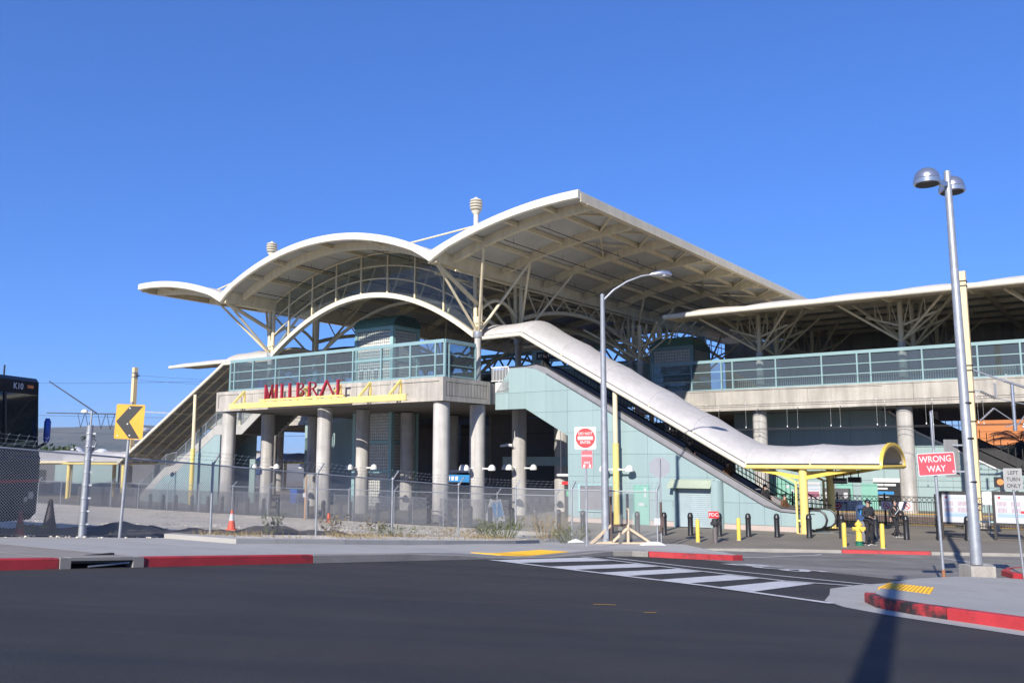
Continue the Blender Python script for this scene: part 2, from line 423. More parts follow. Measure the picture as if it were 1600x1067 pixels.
# wide terrain out to the hills
mb = MB(); rows = []
for s in (-60, 27.5, 30, 33, 200, 7000):
    row = []
    for t in (-6000, -100, 0, 100, 6000):
        x = .643 * s + .766 * t; y = .766 * s - .643 * t
        row.append((x, y, CAM_Z - drop(s, 3.55) - .05))
    rows.append(row)
mb.grid(rows)
structure('ground', mb, M['terrain'])
structure('road', sheet_mb([(18.3, -58), (70, -58), (70, -32), (40, -21), (26.9, -14.16), (22.02, -12.24), (20.14, -11.3), (18.0, -11.0)], .0, RE), M['road'])
structure('side_street', sheet_mb([(70, -32), (40, -21), (26.9, -14.16), (22.02, -12.24), (20.14, -11.3), (17, -9), (17.0, -5), (21.4, -3), (26, -1), (32, 2.2), (45, 9), (70, 9)], .004, RE), M['road_old'])
gl = structure('gravel_lot', sheet_mb([(-70, -58), (9.75, -58), (9.75, -2.5), (-70, -2.5)], .0), M['gravel'])
structure('plaza_pavement', sheet_mb([(-75, -2.5), (9.75, -2.5), (9.75, -6.0), (17.4, -6.0), (17.9, -5.5), (21.4, -3.3), (25.2, -1.7), (32, 1.6), (45, 8), (60, 8), (60, 13.5), (-75, 13.5)], .004), M['pave'])
structure('platform_edge_strip', sheet_mb([(10, 12.6), (60, 12.6), (60, 13.3), (10, 13.3)], .010), M['tactile'])
structure('track_bed', sheet_mb([(-75, 13.5), (60, 13.5), (60, 60), (-75, 60)], .002), M['ballast'])
# plaza joints
mb = MB()
for u in range(11, 36, 3):
    v0 = -5.4 if u < 18 else (-5.5 + (u - 17.9) * .55)
    for a in (v0 + .4,): mb.box(u, a, .003, u + .03, 12, .0055)
for v in (0.2, 2.6): mb.box(18 if v < 1 else 16, v, .003, 40, v + .03, .0055)
obj('pavement_joint', mb, M['concrete_dark'], frame=FB, loc=(0, 0, 0), kind='structure')
# kerb strips -------------------------------------------------------
def kerb_strip(name, line, w, h, m, end=RE, foot=.3, parent=None, side=1):
    """kerb along a line of (u, v): its face on the line, w wide to the left of travel (side=1)"""
    mb = MB(); pts = [Wd(*p) for p in line]; n = len(pts); secs = []
    for i, p in enumerate(pts):
        d = (pts[min(i + 1, n - 1)] - pts[max(i - 1, 0)]).normalized(); nn = Vector((-d.y, d.x, 0)) * side
        g = gz(p.x, p.y, end); q = p + nn * w
        hh = h[i] if isinstance(h, (list, tuple)) else h
        secs.append([(p.x, p.y, g - foot), (p.x + nn.x * .012, p.y + nn.y * .012, g + hh - .02), (p.x + nn.x * .03, p.y + nn.y * .03, g + hh), (q.x, q.y, g + hh), (q.x, q.y, g - foot)])
    vs = [v for s in secs for v in s]; k = 5
    fs = [(i * k + j, i * k + (j + 1) % k, (i + 1) * k + (j + 1) % k, (i + 1) * k + j) for i in range(n - 1) for j in range(k)]
    fs += [tuple(range(k))[::-1], tuple((n - 1) * k + j for j in range(k))]
    mb.add(vs, fs)
    return obj(name, mb, m, parent=parent, loc=(0, 0, 0) if parent is None else None, kind='structure' if parent is None else None)
KH = .165
def walk_h(u, v):                                # sidewalk above the lot: falls towards the kerb, dips at the ramp
    k = (u - 9.75) / (18.3 - 9.75)
    dip = max(0, 1 - abs(v + 18.0) / 3.4)
    return .03 + (KH - .03) * k - dip * max(0, k - .35) / .65 * (KH - .012)
walk = obj('sidewalk', sheet_mb([(9.75, -58), (18.2, -58), (18.2, -12.5), (20.9, -10.2), (19, -7.6), (17.3, -6.05), (9.75, -6.05)], -.03), M['walk_new'], loc=(0, 0, 0), kind='structure')
vs_ = [-58, -45, -36.5, -30.9, -29.45, -25.8, -22.0, -14.4, -10.9]
for a, b in zip(vs_[:-1], vs_[1:]):
    n = max(1, int((b - a) / .8)); rows = []
    for i in range(n + 1):
        v = a + .012 + (b - a - .024) * i / n
        rows.append([(lambda p, u=u, v=v: (p.x, p.y, gz(p.x, p.y) + walk_h(u, v)))(Wd(u, v)) for u in (9.8, 12, 14, 16, 17, 18.13)])
    mb = MB(); mb.grid(rows, .1)
    obj('slab', mb, M['walk_old'] if b < -29 else M['walk_new'], parent=walk)
mb = MB()
nose = [(9.8, -10.88), (18.13, -10.88), (18.13, -12.6), (19.4, -11.9), (20.8, -10.4), (20.7, -9.4), (19, -7.7), (17.35, -6.1), (9.8, -6.1)]
for poly in ([nose[0], nose[1], nose[6], nose[7], nose[8]], [nose[1], nose[2], nose[3], nose[4], nose[5], nose[6]]):
    sheet_mb(poly, 0, mb=mb)
FI = FB.inverted()
def nose_z(x, y):
    q = FI @ Vector((x, y, 0)); return gz(x, y) + min(KH - .012, max(.03, walk_h(q.x, -10)))
mb.v = [(x, y, nose_z(x, y)) for x, y, z in mb.v]
obj('slab', mb, M['walk_new'], parent=walk)
kl = lambda a, b, n=6: [(18.35, a + (b - a) * i / n) for i in range(n + 1)]
kerb_strip('red_kerb', kl(-58, -30.88, 12), .2, KH, M['red_kerb'])
kerb_strip('red_kerb', kl(-29.45, -25.75, 4), .2, KH, M['red_kerb'])
kerb_strip('kerb', [(18.35, v) for v in (-25.73, -23, -20.8, -19, -17, -15.2, -13.5)], .2, [KH, KH, .10, .02, .02, .09, KH], M['kerb'])
kerb_strip('kerb', [(18.35, -13.48), (18.6, -12.7), (18.95, -12.3)], .2, KH, M['kerb'])
kerb_strip('red_kerb', [(18.97, -12.28), (19.6, -11.85), (20.4, -11.15), (21.0, -10.4), (21.1, -9.8), (20.9, -9.3)], .2, KH, M['red_kerb'])
kerb_strip('kerb', [(20.88, -9.28), (20.2, -8.6), (19.2, -7.5), (17.6, -5.9)], .2, [KH, .1, .08, .1], M['kerb'])
# storm drain inlet in the kerb
inlet = thing('storm_drain', 'dark slot of a storm drain inlet in the grey kerb between red kerbs', 'drain', (18.35, -30.2, gzb(18.35, -30.2, RE)))
z0 = gzb(18.35, -30.2, RE)
mb = MB(); g0 = gzb(18.3, -30.88, RE); g1 = gzb(18.3, -29.45, RE)
for (a, b, lo, hi) in ((-30.87, -30.7, -.2, KH), (-29.65, -29.46, -.2, KH), (-30.7, -29.65, KH - .045, KH + .005)):
    ga, gb = gzb(18.3, a, RE), gzb(18.3, b, RE)
    mb.add([(18.15, a, ga + lo), (18.36, a, ga + lo), (18.36, b, gb + lo), (18.15, b, gb + lo), (18.15, a, ga + hi), (18.36, a, ga + hi), (18.36, b, gb + hi), (18.15, b, gb + hi)],
           [(0, 3, 2, 1), (4, 5, 6, 7), (0, 1, 5, 4), (1, 2, 6, 5), (2, 3, 7, 6), (3, 0, 4, 7)])
obj('curb_frame', mb, M['kerb'], parent=inlet)
mb = MB(); mb.box(17.6, -30.72, g1 - .1, 17.7, -29.6, g0 + .1)
obj('back_wall', mb, M['dark'], parent=inlet)
mb = MB(); mb.box(18.28, -30.4, z0 + .03, 18.33, -29.7, z0 + .055)
obj('bar', mb, M['galv'], parent=inlet)
# low concrete ledge at the back of the walk
mb = MB(); secs = []
for (u, v) in ((10.0, -23.6), (13.5, -23.9), (13.75, -20.5), (13.8, -16.2), (13.6, -12.0), (13.0, -9.6), (11.8, -8.3), (10.1, -7.9)):
    p = Wd(u, v); secs.append((p, gz(p.x, p.y) + walk_h(u, v)))
cen = Wd(10.6, -15.5); k = 4; vs = []
for i, (p, g) in enumerate(secs):
    inn = (cen - p); inn.z = 0; inn = inn.normalized() * .32
    vs += [(p.x, p.y, g - .2), (p.x, p.y, g + .12), (p.x + inn.x, p.y + inn.y, g + .12), (p.x + inn.x, p.y + inn.y, g - .2)]
n = len(secs)
mb.add(vs, [(i * k + j, i * k + (j + 1) % k, (i + 1) * k + (j + 1) % k, (i + 1) * k + j) for i in range(n - 1) for j in range(k)] + [(0, 1, 2, 3), tuple((n - 1) * k + j for j in range(k))])
obj('low_ledge', mb, M['walk_new'], loc=(0, 0, 0), label='low pale concrete ledge along the foot of the chain link fence', cat='ledge')
structure('gravel_bed', sheet_mb([(9.8, -23.3), (13.2, -23.5), (13.5, -16.2), (12.7, -9.9), (11.6, -8.6), (9.9, -8.2)], .14), M['gravel'])
# traffic island on the right -----------------------------------------
isl = [(28.05, -22.4), (27.75, -20.6), (27.45, -18.3), (27.5, -15.8), (27.9, -13.2), (28.9, -11.9), (31, -12.2), (38, -16.5), (60, -31), (60, -38), (36, -27.6), (30.7, -24.75), (29.1, -23.9), (28.45, -23.3)]
island = obj('traffic_island', sheet_mb(isl, -.1, RE), M['walk_new'], loc=(0, 0, 0), kind='structure')
top = [(27.55, -18.3), (27.6, -15.8), (28.0, -13.3), (28.95, -12.1), (31, -12.4), (38, -16.7), (60, -31.2), (60, -37.8), (36, -27.4), (30.75, -24.6), (29.2, -23.75), (28.5, -23.1), (28.2, -22.3), (27.9, -20.6)]
mb = MB()
for poly in ([top[0], top[1], top[2], top[3], top[4], top[9], top[10], top[11], top[12], top[13]], [top[4], top[5], top[8], top[9]], [top[5], top[6], top[7], top[8]]):
    sheet_mb(poly, KH - .012, RE, mb=mb)
obj('slab', mb, M['walk_new'], parent=island)
kerb_strip('red_kerb', [(27.98, -21.7), (28.05, -22.4), (28.45, -23.3), (29.1, -23.9), (29.6, -24.17)], .16, [.09, KH, KH, KH, KH], M['red_scuffed'])
kerb_strip('red_kerb', [(29.615, -24.18), (30.7, -24.75), (33, -25.95), (36, -27.6), (46, -32.2), (60, -38)], .16, KH, M['red_kerb'])
kerb_strip('kerb', [(28.9, -11.88), (27.9, -13.2), (27.5, -15.8), (27.45, -18.3), (27.75, -20.6), (27.97, -21.68)], .16, [.15, .12, .05, .02, .02, .08], M['kerb'])
kerb_strip('red_kerb', [(38, -16.4), (33.5, -13.6), (31, -12.1), (29.6, -11.7), (28.92, -11.9)], .16, .15, M['red_kerb'])
structure('gutter_apron', sheet_mb([(27.2, -21.4), (26.75, -19.8), (26.75, -17.9), (27.05, -15.7), (27.45, -15.7), (27.4, -18.3), (27.7, -20.6), (28.15, -22.3), (28.6, -23.2), (29.2, -23.8), (30.75, -24.65), (36, -27.45), (45, -31.7), (45, -32.3), (36, -28.1), (30.5, -25.25), (28.9, -24.4), (28.1, -23.75), (27.55, -22.9)], .006, RE), M['walk_new'])
# second island corner further right
isr = [(28.7, -12.2 + 3.2), (28.4, -7.2), (28.5, -6.1), (29.2, -5.2), (31, -4.6), (45, 1), (45, -14), (33, -10.5), (30.4, -9.9)]
kerb_strip('red_kerb', [(45, -14.0), (33, -10.6), (30.0, -10.1), (28.75, -9.3), (28.3, -8.0), (28.3, -6.6), (28.8, -5.4), (30, -4.7), (33, -3.6)], .2, KH, M['red_kerb'], side=-1)
mb = sheet_mb([(30.1, -9.95), (28.9, -9.2), (28.45, -8), (28.45, -6.6), (28.9, -5.5), (30, -4.85), (33, -3.75), (45, 1), (45, -13.8), (33, -10.45)], KH - .01, RE)
structure('corner_sidewalk', mb, M['walk_old'])
# plaza kerb along the side street
pk = [(16.9, -6.3), (17.9, -5.5), (19.6, -4.45), (21.4, -3.35), (22.35, -2.95)]
kerb_strip('kerb', pk, .2, [.03, .08, .12, .12, .12], M['kerb'])
kerb_strip('red_kerb', [(22.37, -2.94), (23.8, -2.3), (25.25, -1.72)], .2, .125, M['red_kerb'])
kerb_strip('kerb', [(25.27, -1.71), (27, -.9), (32, 1.55), (45, 8)], .2, .12, M['kerb'])
# painted markings -------------------------------------------------------
mark = MB()
def stripe(pts, w, off=.010):
    for a, b in zip(pts[:-1], pts[1:]):
        A, B = Vector((*a, 0)), Vector((*b, 0)); d = (B - A).normalized(); nn = Vector((-d.y, d.x, 0)) * w / 2; d *= .02
        sheet_mb([tuple((A - nn - d).xy), tuple((B - nn + d).xy), tuple((B + nn + d).xy), tuple((A + nn - d).xy)], off, RE, mb=mark)
for q in ([(18.75, -20.3), (19.6, -20.6), (19.81, -16.24), (18.64, -15.76)], [(20.71, -20.91), (21.53, -20.95), (21.7, -17.1), (20.8, -16.6)], [(22.3, -21.25), (23.08, -21.45), (23.15, -17.66), (22.34, -17.3)],
          [(23.94, -21.76), (24.65, -21.97), (24.83, -18.45), (23.96, -18.0)], [(25.4, -22.2), (26.16, -22.55), (26.08, -18.55), (25.4, -18.62)]):
    sheet_mb(q, .008, RE, mb=mark)
stripe([(18.7, -20.25), (20.64, -20.83), (25.08, -22.1), (27.79, -23.33)], .22, .012)
stripe([(18.84, -14.69), (22.15, -16.17), (26.96, -17.4)], .19, .012)
stripe([(18.43, -15.47), (22.78, -17.58), (25.46, -18.68), (26.77, -18.35)], .19, .016)
stripe([(18.22, -6.9), (19.3, -4.9)], .13)
stripe([(20.4, -8.2), (21.85, -3.9)], .13)
stripe([(25.7, -2.6), (28.0, -4.3), (31, -4.9)], .13)
obj('road_markings', mark, M['line'], loc=(0, 0, 0), kind='structure')
# stray yellow survey marks
for q in ([(25.7, -27.3), (25.92, -27.05), (25.95, -27.07), (25.74, -27.33)], [(26.6, -27.55), (26.72, -27.42), (26.75, -27.45), (26.64, -27.57)]):
    structure('paint_mark', sheet_mb(q, .006, RE), M['sign_yellow'])
# stencilled word on the road
a = Wd(21.85, -12.5); b = Wd(24.6, -13.75); d = (b - a).normalized(); up = Vector((-d.y, d.x, 0))
c0 = (a + b) / 2
mt = Matrix(((d.x, up.x, 0, c0.x), (d.y, up.y, 0, c0.y), (0, 0, 1, 0), (0, 0, 0, 1)))
tm = text_mb('BUS', 1.9, mt, .0, width=.9, bold=.03)
tm.v = [(x, y, gz(x, y, RE) + .012) for x, y, z in tm.v]
obj('road_lettering', tm, M['line'], loc=(0, 0, 0), kind='structure')
# yellow tactile pads with truncated domes
def tactile(name, quad, end, hfun, label):
    q = [Wd(*p) for p in quad]
    def P(i, j, dz):
        p = q[0].lerp(q[1], i).lerp(q[3].lerp(q[2], i), j); return Vector((p.x, p.y, hfun(p, i, j) + dz))
    t = thing(name, label, 'tactile pad', tuple(P(.5, .5, 0)), frame=FW)
    mb = MB(); mb.grid([[P(i / 4, j / 4, .012) for i in range(5)] for j in range(5)], .05)
    obj('pad', mb, M['tactile'], parent=t)
    mb = MB(); nx = int((q[1] - q[0]).length / .085); ny = int((q[3] - q[0]).length / .085)
    for a in range(nx):
        for b in range(ny):
            p = P((a + .5) / nx, (b + .5) / ny, .012); mb.lathe([(.022, 0), (.012, .01)], p, 5)
    obj('dome_field', mb, M['tactile'], parent=t, kind='stuff')
def inv_walk(p):
    q = FB.inverted() @ Vector((p.x, p.y, 0)); return gz(p.x, p.y) + walk_h(q.x, q.y)
tactile('tactile_pad', [(17.05, -19.0), (18.05, -19.0), (18.05, -15.6), (17.05, -15.6)], 3.4, lambda p, i, j: inv_walk(p), 'yellow tactile pad at the kerb ramp of the pale sidewalk left of the crosswalk hatching')
tactile('tactile_pad', [(27.85, -20.6), (27.62, -18.8), (28.55, -19.2), (28.85, -21.2)], RE, lambda p, i, j: gz(p.x, p.y, RE) + KH - .02, 'yellow tactile pad on the right traffic island crossed by a pole shadow')
# dark soil heap behind the fence, joined to nothing
def mound(name, pts, m, label, cat, kind=None, seed=1):
    rnd = random.Random(seed); rows = []
    (u0, u1), (v0, v1), h = pts
    nu, nv = 30, 150
    ph = [rnd.uniform(0, 6) for _ in range(6)]
    for j in range(nv + 1):
        v = v0 + (v1 - v0) * j / nv; row = []
        for i in range(nu + 1):
            u = u0 + (u1 - u0) * i / nu
            e = math.sin(math.pi * i / nu) * min(1, 5 * math.sin(math.pi * j / nv))
            w = .55 + .25 * math.sin(v * 1.1 + ph[0]) + .2 * math.sin(v * 2.3 + ph[1] + u) + .12 * math.sin(v * 5 + u * 3 + ph[2])
            p = Wd(u, v); row.append((p.x, p.y, gz(p.x, p.y) - .02 + max(0, h * e * w + rnd.uniform(-.045, .045) * e)))
        rows.append(row)
    mb = MB(); mb.grid(rows)
    return obj(name, mb, m, loc=(0, 0, 0), label=label, cat=cat, kind=kind, smooth=False)
mound('soil_heap', ((4.6, 9.4), (-33, -12.5), .33), M['soil'], 'long dark heap of soil just behind the front chain link fence', 'soil heap', seed=3)
# hills beyond
def hills(name, d, pts, m):
    """ridge line: (x over distance, height) samples"""
    rows = []; rnd = random.Random(5); n = 120
    xs = [p[0] for p in pts]; hs = [p[1] for p in pts]
    for k in range(9):
        row = []
        for i in range(n + 1):
            x = xs[0] + (xs[-1] - xs[0]) * i / n
            h = float(np.interp(x, xs, hs)); t = k / 8
            hh = h * t ** 1.3 + (rnd.uniform(-1, 1) * 6 + 8 * math.sin(i * .7 + k)) * t * (1 - t * .6)
            dd = d * (1 + .5 * t)
            row.append((x * dd, dd, hh - 2))
        rows.append(row)
    mb = MB(); mb.grid(rows); obj(name, mb, m, loc=(0, 0, 0), kind='structure', smooth=True)
hills('hills', 3200, [(-1.1, 150), (-.8, 165), (-.62, 170), (-.53, 178), (-.47, 186), (-.42, 190), (-.37, 182), (-.33, 120), (-.28, 40), (0, 25), (.3, 25), (.7, 40), (1.1, 60)], M['hill'])

# ------------------------------------------------------------------ the station building (main hall)
S = 9.45
ROW = (0, -S, -2 * S)
RV = (.3, 4.9, 9.7, 14.8, 19.8, 24.9, 30, 35, 40, 45)       # rafter lines
def ztop(u):
    vr, vl = 15.05, 14.75
    if u >= 0: return vr + 1.8 * (1 - (1 - min(u, 9.6) / 9.6) ** 2)
    if u > -2 * S:
        x = u + S; R = (S * S + 2.35 ** 2) / 4.7
        return vr + (vl - vr) * (-u / (2 * S)) + 2.35 - (R - math.sqrt(R * R - x * x))
    return vl - .05 + 1.8 * (1 - (1 - min(-2 * S - u, 9.6) / 9.6) ** 2)
SPANS = [(0, 9.8), (-2 * S, 0), (-28.9, -2 * S)]
def us(a, b, n): return [a + (b - a) * i / n for i in range(n + 1)]
st = thing('station_building', 'large station hall with three cream scalloped roof vaults on concrete columns', 'station', (-S, 5, 0))
# roof sheets, fascias, beams
for a, b in SPANS:
    mb = MB(); mb.grid([[(u, v, ztop(u) - .02) for u in us(a, b, 24)] for v in (-1.0, 10, 20, 30, 40, 48)], .1)
    obj('roof', mb, M['white_roof'], st, smooth=True)
    mb = MB(); up = us(a, b, 28)
    th = lambda u: .46 + .18 * max(0, 1 - min(abs(u), abs(u + 2 * S)) / 1.2)
    ring = []
    for u in up:
        z = ztop(u); t = th(u)
        ring.append([(u, -1.22, z - .05), (u, -1.15, z + .03), (u, -1.0, z + .035), (u, -.98, z - t + .04), (u, -1.12, z - t), (u, -1.22, z - t + .06)])
    k = 6; vs = [p for r_ in ring for p in r_]; n = len(ring)
    mb.add(vs, [(i * k + j, i * k + (j + 1) % k, (i + 1) * k + (j + 1) % k, (i + 1) * k + j) for i in range(n - 1) for j in range(k)] + [tuple(range(k)), tuple((n - 1) * k + j for j in range(k))])
    obj('roof_fascia', mb, M['white_roof'], st, smooth=True)
for u in (9.72, -28.82):
    mb = MB(); mb.box(u - .1, -.95, ztop(u) - .55, u + .1, 48, ztop(u) - .13); obj('edge_beam', mb, M['cream'], st)
    mb = MB(); mb.box(u - .16, -.4, ztop(u) - .59, u + .16, 48, ztop(u) - .555); obj('edge_flange', mb, M['cream'], st)
for u in (0, -2 * S):
    mb = MB(); z = ztop(u)
    mb.prism([(u - .55, z + .12), (u + .55, z + .12), (u + .3, z - .62), (u - .3, z - .62)], -.95, 48); obj('valley_beam', mb, M['cream'], st)
NODE = [[.55, 2.7, 5.05, 7.55, 9.6], [-18.35, -16.2, -13.85, -11.65, -S, -7.25, -5.05, -2.7, -.55], [-28.5, -26.45, -23.95, -21.6, -19.45]]
for nodes in NODE:                               # purlins along the vaults
    for u in nodes[1:-1] if nodes is not NODE[1] else [x for x in nodes[1:-1] if x not in (-11.65, -7.25)]:
        mb = MB(); mb.box(u - .09, -1.0, ztop(u) - .47, u + .09, 47.5, ztop(u) - .24); obj('purlin', mb, M['cream'], st)
for k, v in enumerate(RV):                       # curved rafters across
    for a, b in ((.62, 9.6), (-18.28, -.62), (-28.6, -19.5)):
        mb = MB(); pr = us(a, b, 16); w = .11; vs = []
        for i, u in enumerate(pr):
            z = ztop(u); d = .50 if 0 < i < 16 else .42
            vs += [(u, v - w, z - .24), (u, v + w, z - .24), (u, v + w, z - .24 - d), (u, v - w, z - .24 - d)]
        n = 17
        mb.add(vs, [(i * 4 + j, i * 4 + (j + 1) % 4, (i + 1) * 4 + (j + 1) % 4, (i + 1) * 4 + j) for i in range(n - 1) for j in range(4)] + [(0, 1, 2, 3), (64, 65, 66, 67)])
        obj('rafter', mb, M['cream'], st, smooth=True)
bays = [(-.95, RV[0])] + list(zip(RV[:-1], RV[1:]))
for v0, v1 in bays:                              # soffit panels between them
    for nodes in NODE:
        for a, b in zip(nodes[:-1], nodes[1:]):
            mb = MB(); mb.grid([[(u, v, ztop(u) - .2 - .03 * math.sin(math.pi * i / 3)) for i, u in enumerate(us(a + .04, b - .04, 3))] for v in (v0 + .06, v1 - .06)], .02)
            obj('soffit_panel', mb, M['soffit'], st)
# diagonal ties in the outer bays
mb = MB()
for v0, v1 in bays[1:7]:
    vm = (v0 + v1) / 2
    for ua, ub in ((7.55, 9.6), (5.05, 7.55), (2.7, 5.05)):
        if ua == 7.55:
            mb.bar((ua, v0, ztop(ua) - .42), (ub, vm, ztop(ub) - .42), .1, .14); mb.bar((ua, v1, ztop(ua) - .42), (ub, vm, ztop(ub) - .42), .1, .14)
        elif ua == 5.05 and v0 in (4.9, 19.8, 24.9):
            mb.bar((ua, v0, ztop(ua) - .42), (ub, v1, ztop(ub) - .42), .09, .12); mb.bar((ua, v1, ztop(ua) - .42), (ub, v0, ztop(ub) - .42), .09, .12)
obj('wind_bracing', mb, M['cream'], st, kind='stuff')
# sprinkler pipes on the soffit with small drops
for u in (1.6, 3.9, 6.3, -1.7, -3.9, -6.2, -12.8, -15.1, -17.2):
    mb = MB(); z = ztop(u) - .72
    mb.tube((u, .6, z), (u, 40, z), .026, n=5)
    for i in range(14): mb.tube((u, 1.5 + i * 2.6, z), (u, 1.5 + i * 2.6, z + .28), .015, n=4)
    obj('sprinkler_pipe', mb, M['tread'], st)
for u in (.75, -.75):
    mb = MB(); mb.tube((u, .2, 14.1), (u, 44, 14.1), .055, n=8)
    for i in range(16): mb.tube((u, 1.5 + i * 2.6, 14.1), (u, 1.5 + i * 2.6, 14.55), .02, n=4)
    obj('conduit', mb, M['cream'], st, smooth=True)
# concrete columns under the deck
def ccol(u, v, top=6.6, r=.46, parent=None, name='column'):
    mb = MB(); mb.lathe([(r + .0, 0), (r, top * .5), (r, top)], (u, v, 0), 28)
    for z in (1.62, 3.28, 4.95): pass
    return obj(name, mb, M['concrete_col'], parent or st, smooth=True)
for u in ROW:
    for v in (0, 3.3, 7.6, 12.5, 24.5, 29.5): ccol(u, v)
for u in (-2 * S,):
    for v in (3.3,): pass
# deck slab with its fascia
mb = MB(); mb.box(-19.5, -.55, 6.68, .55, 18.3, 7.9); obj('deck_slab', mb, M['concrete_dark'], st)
mb = MB(); mb.box(-19.52, -.6, 6.65, .57, -.5, 7.95); obj('deck_fascia', mb, M['concrete'], st)
mb = MB(); mb.box(.5, -.5, 6.65, .57, 3.66, 7.95); obj('deck_fascia', mb, M['concrete'], st)
mb = MB(); mb.box(-19.52, -.5, 6.65, -19.45, 18, 7.95); obj('deck_fascia', mb, M['concrete'], st)
def frame_uz(u0, u1, z0, z1, v0, v1, w, m, name='fascia_frame'):
    mb = MB(); mb.box(u0, v0, z0, u1, v1, z0 + w); mb.box(u0, v0, z1 - w, u1, v1, z1); mb.box(u0, v0, z0 + w, u0 + w, v1, z1 - w); mb.box(u1 - w, v0, z0 + w, u1, v1, z1 - w)
    return obj(name, mb, m, st)
frame_uz(-19.54, -16.9, 6.64, 7.97, -.66, -.602, .22, M['concrete'])
frame_uz(-3.3, .59, 6.64, 7.97, -.66, -.602, .22, M['concrete'])
mb = MB(); mb.box(-16.88, -.66, 7.72, -3.32, -.602, 7.97); obj('fascia_cap', mb, M['concrete'], st)
mb = MB(); mb.box(.572, -.66, 6.64, .64, 3.7, 6.92); mb.box(.572, -.66, 7.72, .64, 3.7, 7.97); mb.box(.572, -.66, 6.92, .64, -.38, 7.72); mb.box(.572, 3.4, 6.92, .64, 3.7, 7.72)
obj('fascia_frame', mb, M['concrete'], st)
for i in range(13):
    a = -.34 + i * .285; mb = MB(); mb.box(.572, a + .03, 6.95, .63, a + .255, 7.69); obj('fascia_rib', mb, M['concrete'], st)
for i in range(14):
    a = -16.7 + .965 * i; mb = MB(); mb.box(a + .02, -.625, 6.9, a + .945, -.602, 7.70); obj('fascia_panel', mb, M['concrete'], st)
# glazed guard rail round the deck
RZ = (8.06, 8.68, 9.28, 9.92)
def rail_run(p, q, posts, parent, thick_top=.20, wpost=.09, m=None, panes=True, top=10.02, zs=RZ):
    """guard rail between two (u, v) points: posts, top rail, mid rails, one pane per opening"""
    m = m or M['teal_frame']; P, Q = Vector((*p, 0)), Vector((*q, 0))
    mb = MB(); mb.bar((P.x, P.y, top), (Q.x, Q.y, top), .14, thick_top); obj('top_rail', mb, m, parent)
    for z in zs[:3]:
        mb = MB(); mb.bar((P.x, P.y, z), (Q.x, Q.y, z), .06, .06 if z > zs[0] else .10); obj('mid_rail' if z > zs[0] else 'bottom_rail', mb, m, parent)
    for t in posts:
        a = P.lerp(Q, t); mb = MB(); d = (Q - P).normalized()
        mb.bar((a.x, a.y, zs[0] - .08), (a.x, a.y, top - thick_top / 2 + .003), wpost, .15, up=d.cross(Vector((0, 0, 1)))); obj('post', mb, m, parent)
    if panes:
        zz = list(zs[:3]) + [top - thick_top / 2]
        for i in range(len(posts) - 1):
            a, b = P.lerp(Q, posts[i]), P.lerp(Q, posts[i + 1])
            for z0, z1 in zip(zz[:-1], zz[1:]):
                mb = MB(); d = (b - a).normalized() * .05
                mb.bar((a.x + d.x, a.y + d.y, (z0 + z1) / 2), (b.x - d.x, b.y - d.y, (z0 + z1) / 2), .015, z1 - z0 - .1); obj('glass_pane', mb, M['pane'], parent)
pu = [-18.5, -18.05, -16.1, -13.8, -11.45, -9.08, -6.7, -4.36, -2.05, -.16, .5]
rail_run((-18.5, -.35), (.5, -.35), [(u + 18.5) / 19. for u in pu], st)
rail_run((.5, -.35), (.5, 2.4), [0.0, .12, 1.0], st)
rail_run((-18.5, -.35), (-18.5, 10), [0.0, .06, .4, .7, 1.0], st)
